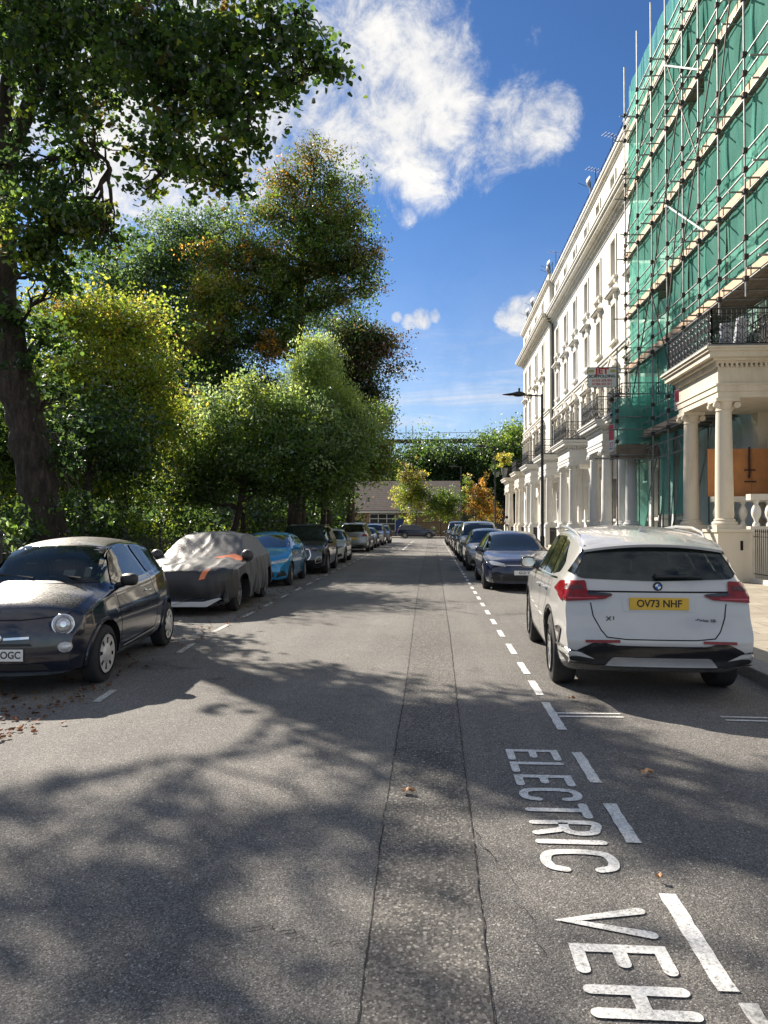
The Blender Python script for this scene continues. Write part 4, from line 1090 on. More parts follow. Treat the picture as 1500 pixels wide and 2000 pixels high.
std('silver sport utility car showing its red tail lamp, beyond the white hatchback', PK, 'suv', suv_spec(4.75, 1.92, 1.76), silver, -4.70, 43.2, away=True, plate=('', .82), glassm=M['glass_dark'])
std('small dark car just past the silver sport utility car', PK, 'hatch', saloon_spec(4.1, 1.72, 1.45), graph, -4.75, 51.0, detail=1)
std('pale grey car facing the camera, second from the far end of the park side', PK, 'hatch', van_spec(4.4, 1.78, 1.72), silver, -4.70, 57.5, detail=1)
std('dark car at the far end of the park side row', PK, 'suv', suv_spec(4.4, 1.8, 1.6), graph, -4.62, 64.0, detail=1)
std('dark blue saloon facing the camera behind the white crossover', RK, 'saloon', saloon_spec(4.86, 1.87, 1.46), dnavy, 2.17, 18.0, plate=('GL21 W', .46, .05), front='lamp', rim='ten')
std('champagne hatchback behind the dark blue saloon', RK, 'hatch', saloon_spec(4.3, 1.79, 1.50), beige, 2.05, 25.6, front='lamp')
std('tall pale people carrier behind the champagne hatchback', RK, 'van', van_spec(4.8, 1.9, 1.80), carpaint('pale green grey paint', (.20, .23, .22), .25, metal=.3, dust=.3), 2.08, 31.8, detail=1)
std('grey green estate car behind the people carrier', RK, 'suv', suv_spec(4.6, 1.85, 1.66), green_, 2.04, 38.2, detail=1)
std('dark sport utility car, fifth in the row at the right kerb', RK, 'suv', suv_spec(4.5, 1.83, 1.68), blackp, 2.02, 44.6, detail=1)
std('black hatchback, sixth in the row at the right kerb', RK, 'hatch', saloon_spec(4.2, 1.78, 1.5), graph, 2.02, 51.4, detail=1)
std('boxy dark blue van with pale window frames near the end of the right row', RK, 'van', van_spec(4.9, 1.9, 1.92), dnavy, 2.0, 57.6, detail=1)
std('black car farthest along the right kerb', RK, 'saloon', saloon_spec(4.5, 1.8, 1.5), blackp, 2.0, 65.0, detail=1)
c = std('dark blue sport utility car standing side-on across the far junction', 'car at the junction', 'suv', suv_spec(4.7, 1.9, 1.66), carpaint('deep navy paint', (.006, .011, .035), .2, dust=.2), 0, 0, detail=1)
c.root.location = (.45, 88.0, 0); c.root.rotation_euler = (0, 0, R(90)); del c.root['group']

# ---------------------------------------------------------------- car under a fitted cover
root = thing('covered_car', 'car under a creased dark grey fitted cover with orange reflective patches', 'covered car', (-4.44, 12.85, 0), local=True, rotz=R(2.7), group=PK)
def cover_mat():
    m, t, b = newmat('grey cover cloth')
    f = tnoise(t, 3, 8, .65)
    t.links.new(tramp(t, f, [(.3, (.010, .0105, .012)), (.7, (.02, .02, .022))]), b.inputs['Base Color'])
    b.inputs['Roughness'].default_value = .46; b.inputs['Specular IOR Level'].default_value = .6; b.inputs['Sheen Weight'].default_value = .15
    tbump(t, b, tnoise(t, 14, 8, .6, dist=1.2), .35, .02)
    return m
cm_ = cover_mat()
sp = saloon_spec(4.45, 1.80, 1.44)
under = Car(root, dict(sp, W=1.72, bottom=[(0,.16),(4.45,.2)]), dnavy); under.body.name = 'car_body'
under.wheels('ten', M['alloy'])
T = [(.0,.30),(-.05,.42),(-.07,.58),(-.02,.78),(.14,.86),(.5,.93),(.9,.98),(1.1,1.01),(1.35,1.09),(1.7,1.26),(2.0,1.40),(2.2,1.455),(2.7,1.475),(3.1,1.47),(3.5,1.42),(3.9,1.30),(4.2,1.17),(4.4,1.08),(4.50,.98),(4.54,.80),(4.53,.6),(4.50,.45)]
csp = dict(sp, top=T, n=150, bottom=[(-.1,.27),(.3,.24),(.7,.27),(1.05,.29),(1.35,.20),(3.2,.20),(3.6,.30),(4.1,.26),(4.5,.30)], plan=[(-.1,.80),(.1,.90),(.35,.97),(.8,1.04),(3.6,1.04),(4.2,.98),(4.55,.90)],
           wz=[(.2,1.0),(.5,1.03),(.7,1.02),(.9,.985),(1.05,.96)], belt=[(-.1,.6),(.2,.78),(.9,.88),(1.3,.93),(3.0,.98),(4.0,1.0),(4.5,.7)], crown=[(0,.12),(1.3,.08),(2.4,.05),(4.4,.06)], tumble=.46, bow=(.30,.22))
cv = Car(root, csp, cm_)
me = cv.body.data; cv.body.name = 'cover'; bm = bmesh.new(); bm.from_mesh(me)
from mathutils import noise as mn
bmesh.ops.delete(bm, geom=[f for f in bm.faces if f.normal.z < -.6 and f.calc_center_median().z < .75], context='FACES')
bmesh.ops.subdivide_edges(bm, edges=[e for e in bm.edges if e.calc_length() > .05], cuts=1, use_grid_fill=True)
bm.normal_update()
for v in bm.verts:
    p = v.co; n = v.normal
    # creases fall away from the roof: long folds running down the sides, diagonal ones over the screen
    f1 = mn.noise(Vector((p.y*4.2+p.x*.8, p.z*.9, p.x*1.4))); f2 = mn.noise(Vector((p.x*5.5+p.z*1.2, p.y*1.5, 3.3)))
    f3 = mn.noise(p*2.2+Vector((9, 2, 4)))
    ridge = (1-abs(f1)*2.6) if abs(n.x) > .5 else (1-abs(f2)*2.6)
    ridge = max(-1, ridge); k = .011 if p.z > .9 else .017
    v.co += n*(ridge*k+f3*.022-.008)
    if p.z < .62: v.co += n*(.028*math.sin(p.y*7+p.x*5)*(.62-p.z)/.3); v.co.z += .03*math.sin(p.y*5+p.x*6)*(.62-p.z)/.3
bm.to_mesh(me); bm.free(); me.polygons.foreach_set('use_smooth', [True]*len(me.polygons))
cv.bvh = BVHTree.FromPolygons([v.co.copy() for v in me.vertices], [tuple(p.vertices) for p in me.polygons])
om = plain('orange reflective patch', (.70, .20, .08), .5, var=.1)
cv.panel('reflective_patch', om, 'front', [(.36, .80), (.47, .83), (.41, .66), (.31, .64)], off=.012, step=.05)
cv.panel('reflective_patch', om, 'side', [(1.05, .985), (1.36, 1.05), (1.36, .99), (1.10, .93)], off=.012, step=.05, side=1)
# pockets pulled over the mirrors
for sx in (1, -1):
    h, nr, d = cv.hit('side', 1.35, .98, sx)
    MB().lathe([(.03, -.10), (.10, -.06), (.125, .0), (.11, .09), (.05, .16)], (h.x+sx*.07, 1.35, 1.02), 14, 'y').obj('mirror_pocket', cm_, root, smooth=True, angle=0)
MB().prism(round_poly([(-.50, .17), (.46, .17), (.70, .30), (.66, .33), (.40, .26), (-.55, .26)], .02), 'y', -.06, .1).obj('bumper_trim', white2, root, bevel=.01)

# ---------------------------------------------------------------- terrace of stucco houses on the right
def stucco(name, c, dirt=.25):
    m, t, b = newmat(name)
    tc_ = t.nodes.new('ShaderNodeTexCoord').outputs['Object']
    mp_ = t.nodes.new('ShaderNodeMapping'); mp_.inputs['Scale'].default_value = (1, 1, .18); t.links.new(tc_, mp_.inputs['Vector'])
    st = tnoise(t, 2.6, 8, .7, mp_.outputs[0]); f = tnoise(t, .9, 8, .65, tc_)
    k = tmath(t, 'ADD', tmath(t, 'MULTIPLY', st, .6), tmath(t, 'MULTIPLY', f, .4))
    lo = (c[0]*(1-dirt), c[1]*(1-dirt*1.1), c[2]*(1-dirt*1.3))
    t.links.new(tramp(t, k, [(.30, lo), (.50, c), (.7, tuple(min(1, x*1.04) for x in c))]), b.inputs['Base Color'])
    b.inputs['Roughness'].default_value = .75
    tbump(t, b, tnoise(t, 35, 6, .7, tc_), .15, .01)
    return m
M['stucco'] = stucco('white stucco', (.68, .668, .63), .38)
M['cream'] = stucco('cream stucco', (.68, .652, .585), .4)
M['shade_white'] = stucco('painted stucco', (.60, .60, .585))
M['stone'] = stucco('stone dressings', (.58, .55, .49), .45)
M['sash'] = plain('white sash frame', (.72, .72, .70), .5, var=.05)
M['roof'] = plain('slate and lead', (.10, .105, .12), .6, var=.3)
M['iron'] = plain('black ironwork', (.012, .012, .014), .45, var=.2)
M['lead'] = plain('lead flashing', (.16, .165, .17), .55, var=.3, scale=4)
def winglass(name, c):
    m, t, b = newmat(name)
    t.links.new(tramp(t, tnoise(t, .6, 3, .5), [(.35, tuple(x*.6 for x in c)), (.65, c)]), b.inputs['Base Color'])
    b.inputs['Roughness'].default_value = .12; b.inputs['Specular IOR Level'].default_value = .3
    return m
M['pane'] = winglass('window pane', (.05, .055, .06)); M['pane_light'] = winglass('pane over blind', (.17, .165, .15))
M['pole'] = plain('galvanised tube', (.25, .25, .24), .5, .35, var=.4, scale=5)
FX = 10.0                                   # facade plane
def cells(b_, x, y0, y1, z0, z1, ops, rev=.24, mi=0):
    """facade plane with openings (ya, yb, za, zb) and their reveals"""
    ys = sorted(set([y0, y1]+[o[0] for o in ops]+[o[1] for o in ops])); zs = sorted(set([z0, z1]+[o[2] for o in ops]+[o[3] for o in ops]))
    for a, b in zip(ys[:-1], ys[1:]):
        run = None
        for c, d in zip(zs[:-1], zs[1:]):
            inside = any(o[0] <= (a+b)/2 <= o[1] and o[2] <= (c+d)/2 <= o[3] for o in ops)
            if not inside: b_.add([(x, a, c), (x, b, c), (x, b, d), (x, a, d)], [(0, 3, 2, 1)], mi)
    for (a, b, c, d) in ops:
        X = x+rev
        b_.add([(x,a,c),(x,a,d),(X,a,d),(X,a,c)], [(0,1,2,3)], mi); b_.add([(x,b,c),(X,b,c),(X,b,d),(x,b,d)], [(0,1,2,3)], mi)
        b_.add([(x,a,d),(x,b,d),(X,b,d),(X,a,d)], [(0,1,2,3)], mi); b_.add([(x,a,c),(X,a,c),(X,b,c),(x,b,c)], [(0,1,2,3)], mi)
def window(root, x, y, w, z0, z1, light=False, bars=(1, 1), parent_rev=.16):
    X = x+parent_rev; f = MB(); a, b = y-w/2, y+w/2; t = .06
    f.box(X, X+.07, a, a+t, z0, z1); f.box(X, X+.07, b-t, b, z0, z1); f.box(X, X+.07, a+t, b-t, z0, z0+.09); f.box(X, X+.07, a+t, b-t, z1-t, z1)
    zm = (z0+z1)/2; f.box(X-.01, X+.06, a+t, b-t, zm-.03, zm+.03)
    if bars[0]: f.box(X+.01, X+.05, y-.014, y+.014, z0+.09, zm-.03); f.box(X+.01, X+.05, y-.014, y+.014, zm+.03, z1-t)
    o = f.obj('window', M['sash'], root)
    p = MB().add([(X+.04, a+t, z0+.09), (X+.04, b-t, z0+.09), (X+.04, b-t, z1-t), (X+.04, a+t, z1-t)], [(0, 3, 2, 1)]).obj('pane', M['pane_light'] if light else M['pane'], o)
    return o
def surround(root, mat, x, y, w, z0, z1, kind):
    b_ = MB(); t = .16; a, b = y-w/2, y+w/2; p = .07
    b_.box(x-p, x-.002, a-t, a-.002, z0, z1+t); b_.box(x-p, x-.002, b+.002, b+t, z0, z1+t); b_.box(x-p-.01, x-.002, a, b, z1+.002, z1+t-.004)
    b_.box(x-.20, x-.002, a-t-.08, b+t+.08, z0-.14, z0-.004)                       # sill
    if kind in ('hood', 'pediment'):
        for yy in (a-t-.02, b+t-.12): b_.box(x-.2, x-.003, yy, yy+.14, z1+t+.02, z1+t+.34)
        b_.box(x-.09, x-.003, a-t+.1, b+t-.1, z1+t+.003, z1+t+.32)
        b_.box(x-.30, x-.003, a-t-.18, b+t+.18, z1+t+.343, z1+t+.43); b_.box(x-.38, x-.003, a-t-.26, b+t+.26, z1+t+.433, z1+t+.52)
    if kind == 'sillbracket':
        for yy in (a-t, b+t-.14): b_.box(x-.15, x-.003, yy, yy+.14, z0-.4, z0-.143)
    if kind == 'pediment':
        zz = z1+t+.523; A, B = a-t-.26, b+t+.26
        b_.prism([(A, zz), (B, zz), (y, zz+.55)], 'x', x-.20, x-.003)
        for (p0, p1) in (((A-.02, zz+.03), (y, zz+.64)), ((B+.02, zz+.03), (y, zz+.64))):
            b_.tube([(x-.20, p0[0], p0[1]), (x-.20, p1[0], p1[1])], .085, 4)
        for yy in (a-t-.18, b+t+.02):                                                # half columns beside the French windows
            b_.tube([(x-.16, yy+.08, z0), (x-.16, yy+.08, z1+.1)], [.12, .10], 10); b_.box(x-.30, x-.003, yy-.06, yy+.22, z1+.1, z1+t+.02); b_.box(x-.30, x-.003, yy-.06, yy+.22, z0-.003, z0+.22)
    o = b_.obj('window_surround', mat, root); return o
STOREYS = [  # z0, z1, width, surround
    (1.95, 4.15, 1.15, 'plain'), (6.75, 9.55, 1.2, 'pediment'), (11.7, 13.75, 1.05, 'hood'), (15.2, 17.3, 1.05, 'sillbracket'), (19.6, 20.9, .95, 'plain')]
def cornice(b_, x, y0, y1, z, steps, e0=0, e1=0):
    for (p, h) in steps:
        b_.box(x-p, x-.001, y0-e0*p, y1+e1*p, z+.001, z+h-.001); z += h
    return z
def house(label, y0, y1, wys, wall=None, x=FX, top=22.4, end=0, dish=False, first=0):
    wall = wall or M['stucco']; root = thing('terraced_house', label, 'house', (x, (y0+y1)/2, 0), group='houses of the stucco terrace')
    ops = []
    for (z0, z1, w, k) in STOREYS:
        for wy in wys: ops.append((wy-w/2, wy+w/2, z0, z1))
    b_ = MB(); cells(b_, x, y0, y1, 0, top-.4, ops)
    D = 12
    b_.add([(x, y0, 0), (x+D, y0, 0), (x+D, y0, top-.4), (x, y0, top-.4)], [(0, 1, 2, 3)]); b_.add([(x, y1, 0), (x+D, y1, 0), (x+D, y1, top-.4), (x, y1, top-.4)], [(0, 3, 2, 1)])
    b_.add([(x+D, y0, 0), (x+D, y1, 0), (x+D, y1, top-.4), (x+D, y0, top-.4)], [(0, 1, 2, 3)])
    b_.add([(x+.3, y0, 0), (x+.3, y1, 0), (x+.3, y1, top-.4), (x+.3, y0, top-.4)], [(0, 1, 2, 3)])
    b_.obj('wall', wall, root, fixn=False)
    MB().box(x-.06, x+D, y0, y1, top-.4, top).obj('parapet', wall, root)
    for (z0, z1, w, k) in STOREYS:
        for wy in wys:
            window(root, x, wy, w, z0, z1, light=random.random() < .35); surround(root, M['stone'] if k == 'pediment' else wall, x, wy, w, z0, z1, k)
    c = MB(); cornice(c, x, y0, y1, 17.95, [(.06, .25), (.10, .22), (.34, .12), (.62, .16), (.74, .14), (.80, .10)], e1=end, e0=first)
    y = y0+.1
    while y < y1-.1: c.box(x-.22, x-.12, y, y+.11, 18.22, 18.41); y += .24
    c.obj('main_cornice', wall, root)
    c = MB(); cornice(c, x, y0, y1, 21.5, [(.10, .12), (.22, .14), (.30, .12)], e1=end); c.obj('parapet_cornice', wall, root)
    c = MB(); cornice(c, x, y0, y1, 10.95, [(.08, .16), (.16, .10)]); c.obj('string_course', wall, root); MB().box(x-.06, x-.001, y0, y1, 5.6, 6.1).obj('plat_band', wall, root)
    # first floor balcony slab with brackets
    c = MB(); c.box(x-.85, x-.001, y0+.05, y1-.05, 6.14, 6.32); c.box(x-.92, x-.001, y0+.05, y1-.05, 6.322, 6.40); c.obj('balcony', wall, root)
    rail(root, (x-.82, y0+.1), (x-.82, y1-.1), 6.40, 1.0, detail=1)
    # roof railing
    r = MB(); r.tube([(x+.3, y0, top+.95), (x+.3, y1, top+.95)], .022, 5); r.tube([(x+.3, y0, top+.5), (x+.3, y1, top+.5)], .018, 5)
    y = y0+.1
    while y < y1: r.tube([(x+.3, y, top), (x+.3, y, top+.97)], .02, 5); y += 1.2
    r.obj('roof_railing', M['roofrail'], root)
    return root
M['roofrail'] = plain('blue grey railing paint', (.02, .03, .06), .5, var=.1)
def rail(root, p0, p1, z, h, detail=1, name='balcony_railing', mat=None):
    """ornamental cast railing between two plan points"""
    P0, P1 = Vector((p0[0], p0[1], 0)), Vector((p1[0], p1[1], 0)); L = (P1-P0).length; d = (P1-P0)/L; r = MB()
    q = lambda u, v: tuple(P0+d*u+Vector((0, 0, z+v)))
    r.tube([q(0, h), q(L, h)], .022, 6); r.tube([q(0, .06), q(L, .06)], .018, 5); 
    if detail >= 1: r.tube([q(0, h-.13), q(L, h-.13)], .012, 4)
    step = .26 if detail == 2 else .30; n = max(1, int(L/step)); s_ = L/n; rr = .011 if detail == 2 else .014
    def arc(cu, cv, rad, a0, a1, k=8, w=rr): r.tube([q(cu+rad*math.cos(R(a0+(a1-a0)*i/k)), cv+rad*math.sin(R(a0+(a1-a0)*i/k))) for i in range(k+1)], w, 4, cap=False)
    for i in range(n+1):
        u = i*s_
        r.tube([q(u, .0), q(u, h)], .013 if i % 4 else .02, 4)
        if i < n:
            m_ = u+s_/2
            if detail == 2:
                r.tube([q(m_, .06), q(m_, h)], rr, 4)
                arc(m_-.05, h-.22, .045, -60, 250); arc(m_+.05, h-.22, .045, -70, 240); arc(m_, h-.40, .075, 0, 360, 10); arc(m_, .28, .08, 0, 360, 10)
                arc(m_-.055, .14, .045, 60, 360); arc(m_+.055, .14, .045, 180, 480); arc(m_-.06, h*.5, .05, 90, 270, 6); arc(m_+.06, h*.5, .05, -90, 90, 6)
                r.tube([q(m_-.08, h*.5-.03), q(m_, h*.5+.09), q(m_+.08, h*.5-.03)], rr, 4)
            else:
                arc(m_, h-.28, .10, 0, 360, 8); arc(m_, .30, .11, 0, 360, 8); r.tube([q(m_, .41), q(m_, h-.38)], rr, 4)
    o = r.obj(name, mat or M['iron'], root); return o
def column(root, x, y, z0, z1, r, mat):
    c = MB(); n = 22; H = z1-z0
    prof = [(r*1.0, z0+.28)]+[(r*(1-.16*(t**1.7)), z0+.28+(H-.62)*t) for t in (.15, .35, .55, .75, .9, 1)]
    c.lathe(prof, (x, y, 0), n); 
    o = c.obj('column', mat, root, smooth=True)
    b_ = MB(); b_.box(x-r*1.38, x+r*1.38, y-r*1.38, y+r*1.38, z0, z0+.12); b_.lathe([(r*1.34, z0+.12), (r*1.4, z0+.16), (r*1.3, z0+.20), (r*1.12, z0+.22), (r*1.18, z0+.26), (r*1.0, z0+.285)], (x, y, 0), n)
    b_.obj('column_base', mat, o, smooth=True, angle=35)
    k = MB(); zt = z1-.34; r2 = r*.86
    k.lathe([(r2, zt), (r2*1.1, zt+.02), (r2*1.0, zt+.05), (r2*1.02, zt+.12), (r2*1.25, zt+.20), (r2*1.3, zt+.24)], (x, y, 0), n)
    k.box(x-r*1.3, x+r*1.3, y-r*1.3, y+r*1.3, zt+.24, z1-.002)
    for sx in (-1, 1):                    # volutes
        for sy in (-1, 1): k.lathe([(.02, -.05), (.085, -.045), (.085, .045), (.02, .05)], (x+sx*r*1.12, y+sy*r*.9, zt+.15), 12, 'y')
    k.obj('capital', mat, o, smooth=True, angle=35)
    return o
def portico(label, y0, y1, mat, x0=7.5, detail=1, railz=6.40, cols=True, top=True):
    """entrance porch: plinth, two columns to the road, entablature and a railed balcony"""
    root = thing('portico', label, 'portico', (x0, y0, 0), group='porticos of the stucco terrace')
    w_ = min(.92, (y1-y0)*.4)
    for a_, c_ in ((y0-.08, y0+w_), (y1-w_, y1+.08)):
        b_ = MB(); b_.box(x0-.02, 8.35, a_, c_, 0, 1.42); b_.box(x0-.06, 8.39, a_-.04, c_+.04, 1.42, 1.5); b_.obj('plinth', mat, root, bevel=.008)
    b_ = MB()
    for i in range(5): b_.box(x0+.3+.33*i, FX-.01, y0+w_+.01, y1-w_-.01, .12 if i == 0 else .12+.24*i, .12+.24*(i+1)-.001)
    b_.box(8.36, FX-.01, y0+.0, y0+w_, .12, 1.40); b_.box(8.36, FX-.01, y1-w_, y1, .12, 1.40)
    b_.obj('steps', M['stone'], root)
    for yy in (y0+.36, y1-.36): column(root, x0+.32, yy, 1.5, 5.0, .235, mat)
    for yy in (y0+.36, y1-.36): MB().box(FX-.30, FX-.002, yy-.22, yy+.22, 1.41, 5.0).obj('pilaster', mat, root)
    e = MB(); z = 5.0
    for (p, h) in ((0, .16), (.03, .16), (.06, .05)): e.box(x0+.06-p, FX-.001, y0+.06-p, y1-.06+p, z+.001, z+h); z += h
    e.box(x0+.07, FX-.001, y0+.07, y1-.07, z, 5.86); z = 5.86
    yy = y0+.02
    while yy < y1: e.box(x0-.02, x0+.07, yy, yy+.06, 5.80, 5.90); yy += .125
    xx = x0
    while xx < FX-.1: e.box(xx, xx+.06, y0-.02, y0+.07, 5.80, 5.90); xx += .125
    for (p, h) in ((.02, .05), (.12, .07), (.26, .14), (.32, .07), (.37, .05)): e.box(x0-p, FX-.001, y0-p, y1+p, z+.042, z+.041+h); z += h
    e.obj('entablature', mat, root)
    MB().box(x0-.34, FX-.002, y0-.34, y1+.34, z+.043, z+.09).obj('balcony_deck', M['lead'], root)
    zr = z+.09
    rail(root, (x0-.16, y0-.14), (x0-.16, y1+.14), zr, .98, detail); rail(root, (x0-.16, y0-.14), (FX-.05, y0-.14), zr, .98, detail); rail(root, (FX-.05, y1+.14), (x0-.16, y1+.14), zr, .98, detail)
    if cols:      # front door in the porch
        ym = (y0+y1)/2; d_ = MB().box(FX-.06, FX-.003, ym-.62, ym+.62, 1.40, 4.3).obj('door_case', mat, root)
        MB().box(FX-.10, FX-.061, ym-.48, ym+.48, 1.41, 3.6).obj('door', M['door'], d_)
        MB().box(FX-.09, FX-.061, ym-.48, ym+.48, 3.68, 4.15).obj('fanlight', M['pane'], d_)
    return root
M['door'] = plain('black front door', (.012, .012, .014), .3, var=.1, coat=.5)
M['bluepale'] = plain('pale blue paint', (.55, .58, .66), .6)
S, C_ = M['stucco'], M['cream']
HS = [(8.4, 16.1, (10.4, 14.1), S, 'white stucco house at the near end, hidden by scaffolding and green netting'),
      (16.1, 23.8, (18.1, 21.9), S, 'white stucco house behind the near portico, wrapped in green netting'),
      (23.8, 31.7, (25.8, 29.7), S, 'white stucco house at the far end of the scaffolding'),
      (31.7, 39.4, (33.8, 37.4), C_, 'cream house directly beside the scaffold edge, with the scaffolders board before it'),
      (39.4, 46.8, (41.3, 45.0), C_, 'cream five storey house, first one fully clear of the scaffolding'),
      (46.8, 54.2, (48.5, 52.4), S, 'white stucco house, second one clear of the scaffolding'),
      (54.2, 61.6, (56.0, 59.6), S, 'white stucco house beside the tall drainpipe'),
      (61.62, 71.3, (65.1, 69.2), C_, 'house just past the drainpipe, its cornice standing slightly forward'),
      (71.3, 79.0, (73.6, 77.0), C_, 'last house of the terrace, at the far street corner')]
for i, (a, b, w, m_, lb) in enumerate(HS):
    house(lb, a, b, w, m_, x=FX-(.35 if i >= 7 else 0), end=1 if i == 8 else 0, first=1 if i == 7 else 0)
o = MB().tube([(FX-.12, 61.5, .2), (FX-.12, 61.5, 18.2), (FX-.7, 61.5, 18.6), (FX-.95, 61.5, 18.9)], .07, 8)
o = o.obj('drainpipe', plain('dark pipe paint', (.09, .09, .09), .5), None, smooth=True); tag(o, 'dark drainpipe running up between two stucco houses', 'drainpipe')
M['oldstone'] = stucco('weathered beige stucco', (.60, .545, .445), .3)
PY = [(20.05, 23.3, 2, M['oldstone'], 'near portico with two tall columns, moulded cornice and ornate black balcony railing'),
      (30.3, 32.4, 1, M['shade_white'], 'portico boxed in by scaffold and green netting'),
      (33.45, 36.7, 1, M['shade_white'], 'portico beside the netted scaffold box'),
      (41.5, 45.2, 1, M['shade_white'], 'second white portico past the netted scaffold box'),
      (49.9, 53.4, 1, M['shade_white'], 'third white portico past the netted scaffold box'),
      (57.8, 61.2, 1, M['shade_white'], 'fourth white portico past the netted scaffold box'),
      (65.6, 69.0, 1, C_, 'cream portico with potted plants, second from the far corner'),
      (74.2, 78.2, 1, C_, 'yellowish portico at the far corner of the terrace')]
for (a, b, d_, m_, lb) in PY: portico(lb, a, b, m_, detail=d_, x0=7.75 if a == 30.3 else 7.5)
# area railings between the porches
def area_rail(label, y0, y1, x=7.75, z=.12, h=1.15, plinth=.18, step=.115):
    root = thing('area_railing', label, 'railing', (x, y0, z), group='area railings along the terrace')
    MB().box(x-.1, x+.1, y0, y1, z, z+plinth).obj('kerb_stone', M['stone'], root)
    r = MB(); zb = z+plinth; y = y0+.08; i = 0
    while y < y1:
        r.tube([(x, y, zb), (x, y, zb+h-.1), (x, y, zb+h-.07), (x, y, zb+h)], [.0095, .0095, .02, .002], 5); y += step; i += 1
    r.obj('bars', M['iron'], root)
    q = MB(); q.box(x-.018, x+.018, y0, y1, zb+h-.22, zb+h-.20); q.box(x-.018, x+.018, y0, y1, zb+.10, zb+.12); q.obj('cross_rails', M['iron'], root)
    return root
area_rail('black spiked railing at the right edge of the picture, in the sun', 12.2, 19.85, x=8.35, h=1.28, plinth=.12)
area_rail('black railing between the near portico and the netted box', 23.6, 29.6)
for a, b, nm in ((37.0, 41.3, 'first'), (45.4, 49.7, 'second'), (53.6, 57.6, 'third'), (61.4, 65.4, 'fourth'), (69.3, 74.0, 'fifth')):
    area_rail('black area railing, %s one beyond the netted scaffold box' % nm, a, b)

# dishes and aerials on the party walls
def dish(label, x, y, z, r=.42):
    rt = thing('satellite_dish', label, 'satellite dish', (x, y, z), group='satellite dishes on the roof edge')
    b_ = MB(); vs = []; n = 18
    for k in range(5):
        q = k/4; 
        for j in range(n): a = 2*math.pi*j/n; vs.append((x-.1+.5*r*q*q-.15, y+r*q*math.cos(a), z+.75+r*q*math.sin(a)) if q > 0 else (x-.25, y, z+.75))
    b_.add(vs, [(k*n+j, k*n+(j+1) % n, (k+1)*n+(j+1) % n, (k+1)*n+j) for k in range(4) for j in range(n)])
    b_.obj('reflector', M['pole'], rt, smooth=True); MB().tube([(x, y, z), (x, y, z+.75), (x-.2, y, z+.75)], .03, 6).obj('mast', M['iron'], rt)
    MB().tube([(x-.2, y, z+.45), (x-.75, y, z+.7)], .015, 5).obj('feed_arm', M['iron'], rt)
def aerial(label, x, y, z, h=1.8):
    rt = thing('television_aerial', label, 'aerial', (x, y, z), group='aerials on the roof edge')
    MB().cyl((x, y, z), (x, y, z+h), .02, 5).obj('mast', M['iron'], rt)
    b_ = MB(); b_.cyl((x-.6, y-.3, z+h-.1), (x+.5, y+.25, z+h-.1), .012, 4)
    for k in range(6): t = -.55+k*.2; b_.cyl((x+t-.1, y+t*.5+.22, z+h-.1), (x+t+.1, y+t*.5-.22, z+h-.1), .008, 4)
    b_.obj('boom', M['iron'], rt)
dish('satellite dish on the roof edge nearest the scaffolding', 9.9, 46.8, 22.4, .36); aerial('aerial beside the nearest satellite dish', 10.1, 46.2, 22.4, 1.3)
aerial('aerial above the cream house, nearest the scaffolding', 10.1, 41.8, 22.4, 1.1)
dish('satellite dish above the drainpipe', 9.7, 61.6, 22.4, .4); dish('second dish above the drainpipe', 9.8, 62.6, 22.4, .45); aerial('aerial above the drainpipe', 10, 60.4, 22.4, 1.4)
dish('satellite dish at the far end of the roof', 9.7, 72, 22.4, .5); dish('last dish on the roof', 9.7, 75.5, 22.4, .5)
# potted plants on the far porticos come with the foliage

# ---------------------------------------------------------------- scaffolding
M['coupler'] = plain('rusty coupler', (.05, .04, .035), .8, var=.4)
M['brace'] = plain('dull brown tube', (.10, .085, .07), .7, .2, var=.4)
M['board'] = plain('scaffold board', (.62, .42, .27), .8, var=.18, scale=3, bump=.2)
M['deck'] = plain('dirty deck board', (.20, .16, .12), .9, var=.3, scale=3)
def netmat():
    m, t, b = newmat('green debris netting')
    tc_ = t.nodes.new('ShaderNodeTexCoord').outputs['Object']
    mq = t.nodes.new('ShaderNodeMapping'); mq.inputs['Scale'].default_value = (1, 1.6, .25); t.links.new(tc_, mq.inputs['Vector']); vm_ = mq.outputs[0]
    f = tnoise(t, 1.8, 6, .6, vm_)
    col = tramp(t, f, [(.3, (.15, .45, .38)), (.7, (.27, .60, .51))])
    d = t.nodes.new('ShaderNodeBsdfDiffuse'); t.links.new(col, d.inputs[0])
    tl_ = t.nodes.new('ShaderNodeBsdfTranslucent'); t.links.new(col, tl_.inputs[0])
    tr = t.nodes.new('ShaderNodeBsdfTransparent'); tr.inputs[0].default_value = (.62, .96, .88, 1)
    a = t.nodes.new('ShaderNodeMixShader'); a.inputs[0].default_value = .45; t.links.new(d.outputs[0], a.inputs[1]); t.links.new(tl_.outputs[0], a.inputs[2])
    c = t.nodes.new('ShaderNodeMixShader'); t.links.new(a.outputs[0], c.inputs[1]); t.links.new(tr.outputs[0], c.inputs[2])
    t.links.new(tmath(t, 'ADD', .24, tmath(t, 'MULTIPLY', tnoise(t, 2.0, 5, .7, vm_), .34)), c.inputs[0])
    t.links.new(c.outputs[0], t.nodes['Material Output'].inputs['Surface'])
    return m
M['net'] = netmat()
SX, SI = 8.2, 9.55
root = thing('scaffolding', 'tall tube scaffolding with boards and green netting over the near houses', 'scaffolding', (SX, 24, .12))
PYS = [31.9, 30.0, 28.1, 26.3, 24.7, 23.25, 21.65, 19.85, 18.1, 16.3, 14.5]
LZ = [5.1, 8.15, 10.45, 13.0, 15.6, 18.1]
r_ = random.Random(5)
